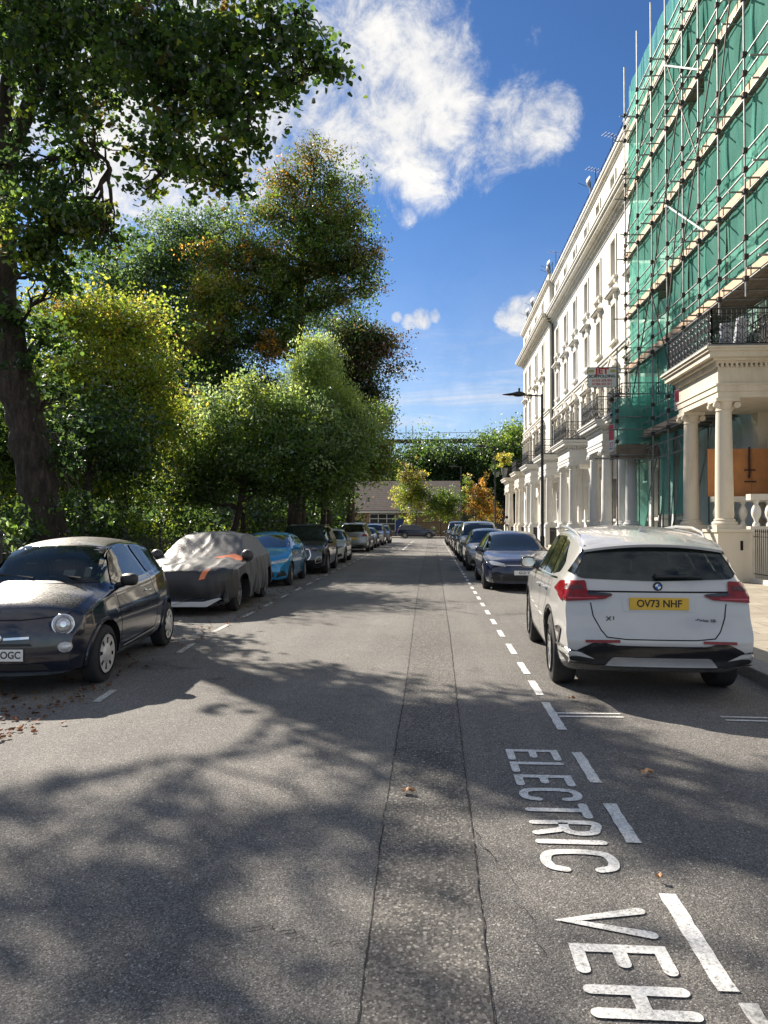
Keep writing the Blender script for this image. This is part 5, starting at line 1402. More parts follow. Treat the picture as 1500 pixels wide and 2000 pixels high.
def coup(b_, p, s_=.055): b_.box(p[0]-s_, p[0]+s_, p[1]-s_, p[1]+s_, p[2]-s_*1.2, p[2]+s_*1.2, 1)
for i, y in enumerate(PYS):
    zt = [21.2, 21.5, 21.3, 21.9, 21.6, 21.2, 21.9, 21.5, 21.3, 21.4, 21.6][i]
    b0 = .12 if y > 23.5 else 7.6
    b_ = MB(); b_.cyl((SX, y, b0), (SX+r_.uniform(-.03, .03), y+r_.uniform(-.03, .03), zt), .029, 8)
    for z in LZ:
        if z < b0: continue
        coup(b_, (SX, y, z-.08)); coup(b_, (SX, y, z+.5)); coup(b_, (SX, y, z+1.0))
    b_.obj('standard_pole', [M['pole'], M['coupler']], root)
    if y > 18:
        b_ = MB(); b_.cyl((SI, y, 6.5 if b0 > 1 else b0), (SI, y, 20.4), .028, 7); b_.obj('inner_pole', [M['pole'], M['coupler']], root)
for z in LZ:
    YB = 23.6 if z < 6 else 13.8
    for dz, nm in ((-.10, 'ledger'), (.5, 'guard_rail'), (1.0, 'guard_rail')):
        MB().cyl((SX+.06, YB, z+dz), (SX+.06, 32.4, z+dz+r_.uniform(-.03, .03)), .027, 7).obj(nm, M['pole'], root)
    for dz in (-.1, .55, 1.05): MB().cyl((SI-.06, YB, z+dz), (SI-.06, 32.4, z+dz), .025, 6).obj('inner_ledger', M['pole'], root)
    MB().box(SX+.09, SX+.125, YB, 32.2, z-.0, z+.225).obj('toe_board', M['board'], root)
    d_ = MB()
    for k in range(5): d_.box(SX+.15+k*.235, SX+.15+k*.235+.225, YB, 32.2, z-.04, z-.002)
    d_.obj('deck_boards', M['deck'], root)
    for y in PYS:
        if y-.8 < YB: continue
        b_ = MB(); b_.cyl((SX-.32-r_.uniform(0, .25), y+.07, z-.06), (SI+.3, y+.07, z-.06), .026, 6)
        b_.cyl((SX-.1-r_.uniform(0, .4), y-.75, z-.06), (SI+.1, y-.75, z-.06), .026, 6)
        coup(b_, (SX, y+.07, z-.06), .05); b_.obj('transom', [M['pole'], M['coupler']], root)
    # end guard rails
    MB().cyl((SX-.2, 31.95, z+1.0), (SI+.2, 31.95, z+1.0), .026, 6).obj('guard_rail', M['pole'], root)
for (y0, z0, y1, z1) in ((31.9, 5.1, 28.1, 10.4), (31.9, 13, 28.1, 18.1), (28.1, 10.4, 24.7, 15.6), (24.7, 5.1, 28.1, 10.4), (23.2, 13, 26.3, 18.1), (21.6, 15.6, 24.7, 10.4), (26.3, 8.1, 24.7, 13), (21.65, 13, 19.85, 18.1)):
    MB().cyl((SX-.06, y0, z0), (SX-.06, y1, z1), .024, 6).obj('brace', M['brace'], root)
for (y0, z0) in ((31.92, 5.1), (31.92, 8.15), (31.92, 10.45), (31.92, 13.0), (31.92, 15.6)):
    MB().cyl((SX, y0, z0), (SI, y0, z0+2.4), .023, 6).obj('end_brace', M['brace'], root)
MB().cyl(at(1293, 127, 26.6), at(1365, 136, 23.0), .03, 6).obj('loose_tube', M['sash'], root)
MB().cyl(at(1300, 400, 26.4), at(1376, 452, 22.6), .03, 6).obj('loose_tube', M['sash'], root)
# netting: a sagging sheet for every lift and bay
def net(x0, y0, x1, y1, z0, z1, seed, sag=.10, par=None, nu=None, hem=.12):
    q = random.Random(seed); L = math.hypot(x1-x0, y1-y0); nu = nu or max(6, int(L/.22)); nv = max(5, int((z1-z0)/.25)); b_ = MB(); vs = []
    px_, py_ = -(y1-y0)/L, (x1-x0)/L; ph = q.uniform(0, 9)
    for i in range(nu+1):
        for j in range(nv+1):
            u, v = i/nu, j/nv
            w = mn.noise(Vector((u*L*.9+ph, v*(z1-z0)*.5, ph)))*sag*2.0*math.sin(math.pi*min(1, max(0, v)))+mn.noise(Vector((u*L*2.8+ph, v*.8, 4)))*sag*.7
            zz = z0+(z1-z0)*v-(hem*abs(math.sin(u*L*1.6+ph)) if j == nv else 0)
            vs.append((x0+(x1-x0)*u+px_*w, y0+(y1-y0)*u+py_*w, zz))
    b_.add(vs, [(i*(nv+1)+j, (i+1)*(nv+1)+j, (i+1)*(nv+1)+j+1, i*(nv+1)+j+1) for i in range(nu) for j in range(nv)])
    return b_.obj('netting', M['net'], par or root, smooth=True, angle=0, fixn=False)
sd_ = 0
for k, z in enumerate(LZ):
    zt = (LZ[k+1]-.02) if k < len(LZ)-1 else 20.4
    for (a, b) in zip(PYS[:-1], PYS[1:]):
        sd_ += 1
        if k == 0 and a < 24.5: continue
        top_ = zt-(0 if r_.random() < .85 else r_.uniform(.25, .7))
        if k == len(LZ)-1: top_ = 20.4
        net(SX+.20, a, SX+.20, b, z+.16, top_, sd_, .055)
    net(SX+.2, 31.98, SI+.3, 31.98, z+.1, zt-.1, 200+k, .06)
for i, (a, b) in enumerate(zip(PYS[:6], PYS[1:6])):
    if i in (0, 2, 3): net(SX+.25, a, SX+.25, b, 2.0 if i else 1.2, 5.0, 300+i, .14)
# lower ladder beams under the first lift
for i, y in enumerate((31.0, 28.9, 27.2, 25.4)):
    MB().cyl((SX+.1, y, .12), (SX+.9, y-.8, 5.0), .026, 6).obj('raking_tube', M['pole'], root)
for z in (4.1, 4.6): MB().cyl((SX+.1, 23.5, z), (SX+.1, 31.9, z), .026, 6).obj('ladder_beam', M['pole'], root)
z_ = MB()
for i in range(16): z_.cyl((SX+.1, 23.6+i*.52, 4.1 if i % 2 else 4.6), (SX+.1, 24.12+i*.52, 4.6 if i % 2 else 4.1), .016, 5)
z_.obj('ladder_beam_lacing', M['pole'], root)
ld = thing('ladder', 'metal ladder leaning inside the scaffolding below the first lift', 'ladder', (8.9, 28.5, .12))
for dx in (0, .38): MB().cyl((8.75+dx, 29.4, .12), (8.75+dx, 28.2, 5.6), .022, 6).obj('stile', M['pole'], ld)
b_ = MB()
for i in range(18): t = i/18; b_.cyl((8.75, 29.4-1.2*t, .4+5.2*t), (9.13, 29.4-1.2*t, .4+5.2*t), .012, 5)
b_.obj('rungs', M['pole'], ld)

# scaffold box built round the second portico
bx = thing('scaffold_box', 'small scaffold cage with netting round a portico', 'scaffolding', (7.0, 29.6, .12))
X0, X1, Y0, Y1 = 7.25, 9.0, 29.6, 30.75
for (x, y) in ((X0, Y0), (X0+.08, Y1), (X1, Y0), (X1-.1, Y1)):
    b_ = MB(); b_.cyl((x, y, .12), (x+.02, y, 8.6 if (x, y) == (X0, Y0) else 7.2), .028, 8)
    for z in (4.35, 4.9, 5.7, 6.1, 6.75): coup(b_, (x, y, z), .06)
    b_.obj('standard_pole', [M['pole'], M['coupler']], bx)
for z in (4.35, 5.35, 5.85, 6.75):
    MB().cyl((X0-.3, Y0-.06, z), (X1+.3, Y0-.06, z+.02), .026, 7).obj('guard_rail', M['pole'], bx)
    MB().cyl((X0-.06, Y0-.3, z+.05), (X0-.06, Y1+.2, z+.05), .026, 7).obj('guard_rail', M['pole'], bx)
MB().cyl((X0-.9, Y0-.06, 4.22), (X1+.2, Y0-.06, 4.22), .03, 7).obj('ledger', M['pole'], bx)
MB().box(X0-.03, X1, Y0-.03, Y0+.01, 4.40, 4.78).obj('toe_board', M['deck'], bx); MB().box(X0-.03, X0+.01, Y0+.02, Y1, 4.42, 4.64).obj('toe_board', M['board'], bx)
MB().box(X0+.02, X1, Y0+.02, Y1, 4.33, 4.38).obj('deck_boards', M['deck'], bx)
net(X0+.05, Y0+.04, X1, Y0+.04, 4.8, 6.75, 401, .05, bx); net(X0+.06, Y1, X0+.06, Y0+.05, 4.65, 6.7, 402, .05, bx)
signs_ = []
def signboard(name, label, cat, cx, y, cz, w, h, frame, lines, rot=0, mat=None):
    rt = thing(name, label, cat, (cx, y, cz), local=True, rotz=rot); signs_.append(rt.name)
    MB().prism(round_poly([(-w/2, -h/2), (w/2, -h/2), (w/2, h/2), (-w/2, h/2)], .06), 'y', -.012, .012).obj('board', mat or M['platew'], rt)
    if frame:
        P = round_poly([(-w/2, -h/2), (w/2, -h/2), (w/2, h/2), (-w/2, h/2)], .06); b_ = MB(); b_.tube([(p[0], -.012, p[1]) for p in P+[P[0]]], .014, 5, cap=False); b_.obj('frame', frame, rt)
    for (tx, sz, x, z, mt, sx, bo) in lines:
        t_ = text_mesh(tx, sz, mt, 'sign_lettering', .001, sx=sx, bold=bo); t_.parent = rt; t_.location = (x, -.0145, z); t_.rotation_euler = (R(90), 0, 0)
    return rt
redp = plain('red sign paint', (.62, .02, .03), .5, var=.05); yel = plain('yellow sign paint', (.50, .42, .10), .5, var=.1); dk = plain('dark sign paint', (.02, .03, .03), .5, var=.05)
pr = plain('pale red paint', (.65, .10, .10), .5, var=.05)
sb = signboard('scaffold_sign', 'white board reading JET SCAFFOLDING, on a pole beside the netting', 'sign', 6.66, 29.5, 7.42, 1.12, .78, plain('grey frame', (.12, .13, .13), .5),
    [('JET', .30, 0, .24, redp, 1.25, .012), ('SCAFFOLDING', .155, 0, .04, dk, 1.0, .006), ('01753 578 901', .13, 0, -.13, pr, 1.0, .005), ('01784 432 861', .13, 0, -.27, pr, 1.0, .005)])
for sx in (-1, 1):
    o = MB().box(sx*.42-.1, sx*.42+.1, -.0165, -.013, .20, .30).obj('yellow_panel', yel, sb)
for (x, y, z, w, h, rt_, lb) in ((7.16, 30.1, 5.1, .5, 1.1, R(-80), 'red and white banner on the side of the netted box'), (8.10, 25.0, 5.75, .28, .7, R(-70), 'red and white banner on a scaffold pole left of the near portico')):
    signboard('scaffold_banner', lb, 'banner', x, y, z, w, h, None, [('JET', w*.5, 0, -h*.25, redp, 1.0, .004), ('SCAFFOLD', w*.2, 0, -h*.40, dk, .9, 0)], rt_)
    MB().box(-w/2+.02, w/2-.02, -.016, -.013, -h*.08, h/2-.02).obj('red_panel', plain('faded red panel', (.60, .07, .09), .6), bpy.context.scene.objects[signs_[-1]])
    
# plywood hoarding, balustrade and clutter behind the near portico
ply = plain('plywood', (.50, .22, .085), .8, var=.22, scale=1.3, bump=.1)
ho = thing('plywood_hoarding', 'orange plywood hoarding behind the columns of the near portico', 'hoarding', (9, 22.4, 2.4))
for x0, x1 in ((8.1, 8.75), (8.76, 9.35), (9.36, 9.98)): MB().box(x0, x1, 22.36, 22.40, 2.45, 3.86).obj('ply_sheet', ply, ho)
MB().box(8.70, 8.80, 22.30, 22.355, 2.45, 3.86).obj('batten', M['board'], ho)
hs = MB(); hs.tube([(9.25, 22.26, 3.9), (9.25, 22.26, 3.1), (9.22, 22.22, 3.0)], .03, 8); hs.box(9.1, 9.4, 22.2, 22.26, 3.2, 3.24); hs.box(9.1, 9.42, 22.2, 22.26, 2.86, 2.9)
hs.obj('pipe', M['iron'], ho)
ba = thing('balustrade', 'stone balustrade with urn shaped balusters behind the near portico', 'balustrade', (9, 22.05, 1.4))
MB().box(8.1, 9.98, 21.9, 22.2, 2.28, 2.44).obj('coping', M['stone'], ba); MB().box(8.1, 9.98, 21.92, 22.18, 1.4, 1.58).obj('base_course', M['stone'], ba)
xx = 8.25
while xx < 9.9:
    MB().lathe([(.09, 1.58), (.09, 1.64), (.05, 1.70), (.06, 1.76), (.11, 1.86), (.125, 1.96), (.10, 2.08), (.055, 2.16), (.05, 2.2), (.09, 2.24), (.09, 2.28)], (xx, 22.05, 0), 14).obj('baluster', M['stucco'], ba, smooth=True); xx += .36
ba2 = thing('balustrade', 'stone balustrade beside the near column, with balusters wrapped in green net', 'balustrade', (9.2, 20.35, 1.4))
MB().box(8.42, 9.98, 20.2, 20.5, 2.28, 2.44).obj('coping', M['stone'], ba2); MB().box(8.42, 9.98, 20.22, 20.48, 1.42, 1.58).obj('base_course', M['stone'], ba2)
xx = 8.62
while xx < 9.9:
    MB().lathe([(.09, 1.58), (.09, 1.64), (.05, 1.70), (.06, 1.76), (.11, 1.86), (.125, 1.96), (.10, 2.08), (.055, 2.16), (.05, 2.2), (.09, 2.24), (.09, 2.28)], (xx, 20.35, 0), 14).obj('baluster', M['stucco'], ba2, smooth=True); xx += .36
MB().box(8.05, 8.12, 19.96, 19.966, .95, 1.2).obj('letter_slot', M['seam'], bpy.data.objects['portico'])
# things stored on the near balcony
for i, (x, w, h, tl_) in enumerate(((7.95, .34, .62, .25), (8.35, .36, .78, .2), (9.3, .3, .55, .3))):
    o = MB().box(-w/2, w/2, -.05, .05, 0, h).obj('leaning_panel', M['bluepale'] if i < 2 else M['board'], None, bevel=.01); o.location = (x, 20.6+.1*i, 6.47); o.rotation_euler = (R(12), R(8*(i-1)), R(20))
    tag(o, ['pale panel leaning behind the balcony railing, left one', 'taller pale panel leaning behind the balcony railing', 'wooden panel leaning on the balcony at the right edge'][i], 'panel')

# lamp columns
def lamp(label, x, y, h, arm=1.15):
    root = thing('street_lamp', label, 'street lamp', (x, y, .12), group='street lamps')
    MB().tube([(x, y, .12), (x, y, 1.2), (x, y, 1.25), (x, y, h)], [.075, .075, .05, .042], 12).obj('pole', M['iron'], root, smooth=True)
    MB().tube([(x, y, h-.06), (x-arm*.55, y, h-.02)], .025, 8).obj('arm', M['iron'], root)
    b_ = MB(); n = 14; vs = []
    for k, (u, w, t) in enumerate(((0, .05, .05), (.12, .10, .10), (.25, .14, .11), (.45, .13, .06), (.70, .07, .025), (.78, .02, .012))):
        for j in range(n): a = 2*math.pi*j/n; vs.append((x-arm*.5-u, y+w*math.cos(a), h+.0+t*math.sin(a)*(.7 if math.sin(a) < 0 else 1)))
    b_.add(vs, [(i*n+j, i*n+(j+1) % n, (i+1)*n+(j+1) % n, (i+1)*n+j) for i in range(5) for j in range(n)]+[tuple(range(n)), tuple(range(5*n, 6*n))])
    hd = b_.obj('lamp_head', M['iron'], root, smooth=True)
    MB().cyl((x-arm*.5-.2, y, h+.08), (x-arm*.5-.2, y, h+.22), .035, 8).obj('sensor', M['iron'], hd)
    MB().box(x-arm*.5-.5, x-arm*.5-.1, y-.07, y+.07, h-.05, h-.04).obj('lens', M['lamp'], hd)
lamp('black street lamp with a flat head, reaching over the right parked cars', 3.75, 25.6, 6.1)
lamp('thin black street lamp further down the right pavement', 3.75, 44.8, 6.35)
lamp('distant street lamp by the junction', 2.9, 76, 7.6, .9)

# ---------------------------------------------------------------- foliage
def leafmat(name, trans=.55, rough=.5):
    m, t, b = newmat(name)
    a = t.nodes.new('ShaderNodeAttribute'); a.attribute_name = 'leafcol'
    d = t.nodes.new('ShaderNodeBsdfDiffuse'); t.links.new(a.outputs['Color'], d.inputs[0])
    tl_ = t.nodes.new('ShaderNodeBsdfTranslucent')
    hv = t.nodes.new('ShaderNodeHueSaturation'); hv.inputs['Hue'].default_value = .485; hv.inputs['Saturation'].default_value = 1.02; hv.inputs['Value'].default_value = 3.2
    t.links.new(a.outputs['Color'], hv.inputs['Color']); t.links.new(hv.outputs[0], tl_.inputs[0])
    g = t.nodes.new('ShaderNodeBsdfGlossy'); g.inputs['Roughness'].default_value = .5; g.inputs[0].default_value = (.35, .37, .38, 1)
    x = t.nodes.new('ShaderNodeMixShader'); x.inputs[0].default_value = trans; t.links.new(d.outputs[0], x.inputs[1]); t.links.new(tl_.outputs[0], x.inputs[2])
    y = t.nodes.new('ShaderNodeMixShader'); fr = t.nodes.new('ShaderNodeFresnel'); fr.inputs[0].default_value = 1.4
    t.links.new(tmath(t, 'MULTIPLY', fr.outputs[0], .4), y.inputs[0]); t.links.new(x.outputs[0], y.inputs[1]); t.links.new(g.outputs[0], y.inputs[2])
    t.links.new(y.outputs[0], t.nodes['Material Output'].inputs['Surface'])
    return m
M['leaf'] = leafmat('leaves')
def barkmat():
    m, t, b = newmat('bark')
    tc_ = t.nodes.new('ShaderNodeTexCoord').outputs['Object']
    mp_ = t.nodes.new('ShaderNodeMapping'); mp_.inputs['Scale'].default_value = (1, 1, .22); t.links.new(tc_, mp_.inputs['Vector'])
    f = tnoise(t, 9, 9, .75, mp_.outputs[0], .5)
    t.links.new(tramp(t, f, [(.36, (.010, .008, .006)), (.52, (.045, .034, .026)), (.72, (.11, .085, .065))]), b.inputs['Base Color'])
    b.inputs['Roughness'].default_value = .95; tbump(t, b, f, 1.0, .06)
    return m
M['bark'] = barkmat()
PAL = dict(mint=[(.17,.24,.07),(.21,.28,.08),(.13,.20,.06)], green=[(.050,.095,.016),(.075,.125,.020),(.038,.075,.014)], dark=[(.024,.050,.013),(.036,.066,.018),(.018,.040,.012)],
           lime=[(.15,.20,.022),(.19,.23,.03),(.11,.16,.02)], yellow=[(.22,.21,.035),(.18,.19,.03),(.25,.22,.04)], orange=[(.28,.155,.02),(.22,.14,.02),(.30,.19,.03)],
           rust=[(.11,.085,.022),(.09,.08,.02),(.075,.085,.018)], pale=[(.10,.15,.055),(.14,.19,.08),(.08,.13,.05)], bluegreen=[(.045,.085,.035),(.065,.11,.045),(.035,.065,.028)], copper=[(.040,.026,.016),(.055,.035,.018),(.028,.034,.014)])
def leaves(name, parent, P, Cc, size, seed, aspect=.62, droop=.35, quads=2):
    """one mesh of many leaf shapes: P points, Cc colours"""
    g = np.random.default_rng(seed); n = len(P)
    a = g.normal(size=(n, 3)); a[:, 2] -= droop; a /= np.linalg.norm(a, axis=1)[:, None]        # leaf axis
    b = g.normal(size=(n, 3)); b[:, 2] *= .4; b -= a*(a*b).sum(1)[:, None]; b /= np.linalg.norm(b, axis=1)[:, None]; c = np.cross(a, b)
    s = (size*g.uniform(.6, 1.35, n))[:, None]; w = s*aspect*.5
    base = P-a*s*.5; tip = P+a*s*.5; fold = c*s*.13
    l1 = base+a*s*.35+b*w+fold; l2 = base+a*s*.72+b*w*.72+fold; r1 = base+a*s*.35-b*w+fold; r2 = base+a*s*.72-b*w*.72+fold
    if quads == 2:
        V = np.stack([base, l1, l2, tip, r2, r1], 1).reshape(-1, 3); k = 6
        loops = (np.arange(n)[:, None]*6+np.array([0, 1, 2, 3, 0, 3, 4, 5])).ravel(); nf = 2*n; ls = np.arange(nf)*4; lt = np.full(nf, 4)
    else:
        V = np.stack([base, P+b*w+fold, tip, P-b*w+fold], 1).reshape(-1, 3); k = 4
        loops = np.arange(n*4); nf = n; ls = np.arange(nf)*4; lt = np.full(nf, 4)
    me = bpy.data.meshes.new(name); me.vertices.add(len(V)); me.loops.add(len(loops)); me.polygons.add(nf)
    me.vertices.foreach_set('co', V.astype(np.float32).ravel()); me.loops.foreach_set('vertex_index', loops.astype(np.int32))
    me.polygons.foreach_set('loop_start', ls.astype(np.int32)); me.polygons.foreach_set('loop_total', lt.astype(np.int32))
    me.update(calc_edges=True)
    at_ = me.color_attributes.new('leafcol', 'FLOAT_COLOR', 'POINT')
    col = np.repeat(np.concatenate([Cc, np.ones((n, 1))], 1), k, 0).astype(np.float32); at_.data.foreach_set('color', col.ravel())
    me.materials.append(M['leaf'])
    o = bpy.data.objects.new(name, me); COL.objects.link(o)
    if parent is not None: put(o, parent)
    return o
def blobpts(blobs, n, clump, seed, shell=.55, flat=.6):
    """blobs: (centre, (rx, ry, rz), palette or {palette: weight}, density). Leaves sit on flattened sprays of uneven size"""
    g = np.random.default_rng(seed); vol = [b[1][0]*b[1][1]*b[1][2] for b in blobs]; vol = [v**.8*(b[3] if len(b) > 3 else 1) for v, b in zip(vol, blobs)]; T = sum(vol); P = []; Cc = []; cl = []
    for b, v in zip(blobs, vol):
        m = int(n*v/T); per = max(6, clump[1]); k = max(2, m//per)
        d = g.normal(size=(k, 3)); d /= np.linalg.norm(d, axis=1)[:, None]
        ph = g.uniform(0, 6.28, 3)                       # lumpy outline: bays and bulges round the crown
        az = np.arctan2(d[:, 1], d[:, 0]); lump = 1+.22*np.sin(2*az+ph[0])+.18*np.sin(3*az+4*d[:, 2]+ph[1])+.12*np.sin(7*az+ph[2])
        rr = g.random(k)**.55*1.12*lump
        cen = np.array(b[0])+d*rr[:, None]*np.array(b[1])
        cl.append(cen)
        pal = b[2] if isinstance(b[2], dict) else {b[2]: 1}; names = list(pal); pr = np.array([pal[q] for q in names], float); pr /= pr.sum()
        for c, dd in zip(cen, d):
            s_ = clump[0]*g.uniform(.45, 1.5); kk = max(4, int(per*(s_/clump[0])**1.5))
            out = dd*np.array([1, 1, .35]); out /= np.linalg.norm(out)+1e-6        # sprays reach outward
            q = np.clip(g.normal(size=(kk, 3)), -1.6, 1.6)*s_*np.array([.75, .75, .75*flat])+out*np.clip(g.normal(size=(kk, 1)), -1.7, 1.7)*s_*.75
            q[:, 2] -= .25*(q[:, 0]**2+q[:, 1]**2)/max(s_, .05)*.5
            P.append(c+q)
            base = np.array(random.choice(PAL[names[g.choice(len(names), p=pr)]])); j = g.uniform(.84, 1.16, (kk, 1))*g.uniform(.95, 1.05, (kk, 3))
            Cc.append(base*j*g.uniform(.75, 1.25))
    return np.concatenate(P), np.clip(np.concatenate(Cc), 0, 1), cl
def limb(b_, p0, p1, r0, r1, seed, n=7, wob_=.12, sag=0):
    q = random.Random(seed); p0, p1 = Vector(p0), Vector(p1); L = (p1-p0).length; pts = []; o = Vector((0, 0, 0))
    for i in range(n+1):
        t = i/n; o = o*.7+Vector((q.uniform(-1, 1), q.uniform(-1, 1), q.uniform(-1, 1)))*wob_*L/n
        up = Vector((0, 0, sag*L*math.sin(math.pi*t)))
        pts.append(p0.lerp(p1, t)+(o if 0 < i < n else Vector())+up)
    b_.tube(pts, [r0+(r1-r0)*i/n for i in range(n+1)], 9 if r0 > .1 else 6, cap=False); return pts
def tree(name, label, trunk, r0, blobs, n, leaf=.12, clump=(.35, 45), seed=1, cat='tree', group='trees of the park', top=None, quads=1, twigs=3, shell=.55, droop=.35, bark='bark', leaf_aspect=.62, extra=(), twr=1.0, rads=None):
    """trunk: points from the ground up; blobs make the crown"""
    root = thing(name, label, cat, trunk[0], group=group)
    P, Cc, cl = blobpts(blobs, n, clump, seed, shell)
    tb = MB(); k = len(trunk); pts = [Vector(trunk[0])]
    rt = rads or [r0*(1-.62*i/(k-1)) for i in range(k)]
    # flare at the foot, then sample a smooth line
    dense = []; rad = []
    q = random.Random(seed)
    for i in range(k-1):
        for j in range(6):
            t = j/6; p = Vector(trunk[i]).lerp(Vector(trunk[i+1]), t); r = rt[i]+(rt[i+1]-rt[i])*t
            p += Vector((q.uniform(-1, 1), q.uniform(-1, 1), 0))*r*.09
            if i == 0: r *= 1+.45*(1-t)**4
            dense.append(p); rad.append(r*q.uniform(.93, 1.08))
    dense.append(Vector(trunk[-1])); rad.append(rt[-1]); tb.tube(dense, rad, 16, cap=False)
    to = tb.obj('trunk', M[bark], root, smooth=True, angle=0)
    lb = MB(); sd = seed*100
    for b, cen in zip(blobs, cl):
        c = Vector(b[0]); sd += 1
        # leave the trunk below the blob
        best = min(range(len(dense)//3, len(dense)), key=lambda i: (dense[i]-c).length+max(0, dense[i].z-c.z+.5)*3)
        start = dense[best]
        for (pp, ra, rb) in extra:
            for p_ in pp[2:]:
                if (p_-c).length < (start-c).length: start = p_
        r_l = max(.03, min(rad[best]*.6, .05*(max(b[1])**.9)+.03))
        main = limb(lb, start, c, min(r_l, .05 if extra else 9), min(r_l*.4, .02 if extra else 9), sd, 8, .35)
        for j in range(min(len(cen), twigs*3)):
            sd += 1; s_ = main[q.randrange(3, len(main))]; limb(lb, s_, cen[q.randrange(len(cen))], min(.03, r_l*.35), .006, sd, 6, .45)
    for (pp, ra, rb) in extra:
        lb.tube(pp, [ra+(rb-ra)*i/(len(pp)-1) for i in range(len(pp))], 9, cap=False)
    lb.obj('limbs', M[bark], root, smooth=True, angle=0)
    leaves('crown', root, P, Cc, leaf, seed, quads=quads, droop=droop, aspect=leaf_aspect)
    return root
def B(px, py, Y, rpx, rpy=None, dy=None, pal='green', dens=1.0):
    """a lump of crown seen at a pixel, at its own distance Y, with real radii"""
    c = at(px, py, Y); s = Y/FPX*1.03; rx = rpx*s; rz = (rpy or rpx)*s
    return (tuple(c), (rx, dy if dy else (rx+rz)/2, rz), pal, dens)

# big near tree: leaning trunk, canopy over the road
near = [tuple(ground(96, 1046, .1).xy)+(.1,)]
near = [(-8.75, 16.4, .1)]+[tuple(at(x, y, Y)) for x, y, Y in ((84, 1000, 16.4), (66, 900, 16.4), (44, 800, 16.4), (20, 690, 16.4), (6, 600, 16.4), (3, 480, 16.3), (6, 360, 16.2), (22, 270, 16))]
TR = [.50, .46, .43, .42, .40, .33, .30, .28, .24]
EX = [([at(*q) for q in ((22, 280, 16), (50, 225, 15.8), (75, 160, 15.6), (95, 100, 15.4), (150, 52, 15.2), (230, 40, 15), (320, 52, 14.6))], .20, .09), ([at(*q) for q in ((10, 330, 16), (8, 220, 16.2), (20, 130, 16.3), (60, 40, 16.3), (90, -60, 16.4))], .20, .12),
      ([at(*q) for q in ((160, 52, 15.2), (230, 80, 14.7), (300, 112, 14.2), (370, 138, 13.8), (430, 160, 13.5), (480, 190, 13.3))], .10, .03), ([at(*q) for q in ((352, 130, 14), (356, 190, 13.7), (358, 240, 13.5), (340, 300, 13.3))], .045, .015),
      ([at(*q) for q in ((320, 52, 14.6), (400, 50, 14), (500, 60, 13), (570, 90, 12.6), (640, 120, 12.3))], .08, .015), ([at(*q) for q in ((90, 190, 15.6), (130, 240, 15.3), (170, 290, 15), (215, 330, 14.7))], .04, .008)]
NG = {'green': 3, 'dark': 5, 'lime': .5, 'rust': .4}
NG2 = {'green': 4, 'lime': 1.6, 'rust': 1, 'dark': 2.5}
nb = [B(60, 60, 14.5, 130, 110, 2.2, NG), B(200, 70, 14, 120, 90, 2.0, NG), B(330, 70, 13.5, 120, 100, 2.0, NG), B(440, 90, 13, 100, 90, 1.6, NG), B(540, 80, 12.5, 80, 80, 1.2, NG, .8), B(610, 110, 12.2, 50, 36, .6, NG, 1.8), B(652, 132, 12.1, 26, 18, .35, NG, 2.2), B(560, 160, 12.4, 45, 30, .6, NG, 1.3),
      B(580, 20, 12.5, 60, 50, 1.0, NG, .6), B(330, 170, 13.5, 90, 60, 1.4, NG), B(430, 200, 13, 80, 50, 1.2, NG), B(510, 190, 12.6, 50, 60, .8, NG, .8), B(330, 290, 13, 60, 40, .8, NG2, 1.6), B(390, 330, 12.8, 60, 36, .9, NG2, 1.6), B(450, 310, 12.8, 45, 34, .7, NG2, 1.6), B(500, 280, 12.6, 35, 30, .5, NG2, 1.4), B(285, 370, 13, 35, 30, .5, NG2, 1.4), B(460, 365, 12.8, 28, 18, .4, NG2, 1.4), B(350, 235, 13.2, 50, 30, .7, NG2, 1.3),
      B(120, 200, 14.5, 80, 60, 1.4, NG), B(60, 330, 15, 60, 50, 1.0, NG), B(150, 300, 14.5, 60, 40, .9, NG, .8), B(180, 280, 14.2, 50, 30, .8, NG2, .6), B(110, 390, 15, 70, 50, 1.0, NG), B(170, 440, 14.6, 70, 45, 1.0, NG2), B(80, 480, 15.2, 70, 50, 1.2, NG2), B(110, 550, 15.4, 50, 40, .9, NG2), B(190, 480, 14.4, 35, 25, .6, NG, .6),
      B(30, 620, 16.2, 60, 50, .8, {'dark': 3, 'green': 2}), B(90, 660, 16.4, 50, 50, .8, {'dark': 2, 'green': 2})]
# more of the crown; the hi lumps are unseen, added to shade the road
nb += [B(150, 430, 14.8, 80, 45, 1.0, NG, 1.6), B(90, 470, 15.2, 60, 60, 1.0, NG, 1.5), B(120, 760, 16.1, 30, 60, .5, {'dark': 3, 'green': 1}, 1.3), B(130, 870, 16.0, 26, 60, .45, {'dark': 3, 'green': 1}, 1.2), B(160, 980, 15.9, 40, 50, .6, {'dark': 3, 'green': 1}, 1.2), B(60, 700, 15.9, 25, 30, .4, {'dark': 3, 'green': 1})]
hi = [((-11.6, 14.6, 10.4), (3.0, 1.8, 1.0), NG, .16), ((-9.5, 15.5, 12.5), (2.8, 2.6, 1.2), NG, .35), ((-9.5, 17.0, 14), (2.8, 2.2, 1.4), NG, .35), ((-7.6, 16.8, 12.6), (2.2, 2.2, 1.2), NG, .3), ((-12.2, 15.2, 11), (2.2, 1.6, 1.0), NG, .14), ((-10.9, 13.4, 9.4), (2.0, 1.5, .9), NG, .13), ((-12.9, 14.2, 9.8), (1.6, 1.4, .8), NG, .12)]
tree('lime_tree', 'large leaning lime tree at the left edge, its canopy reaching over the road', near, .62, nb+hi, 36000, .12, (.17, 17), 11, quads=2, twigs=3, shell=.35, droop=.5, leaf_aspect=.8, extra=EX, rads=TR)
YG = {'lime': 5, 'yellow': 2, 'green': 2.5}
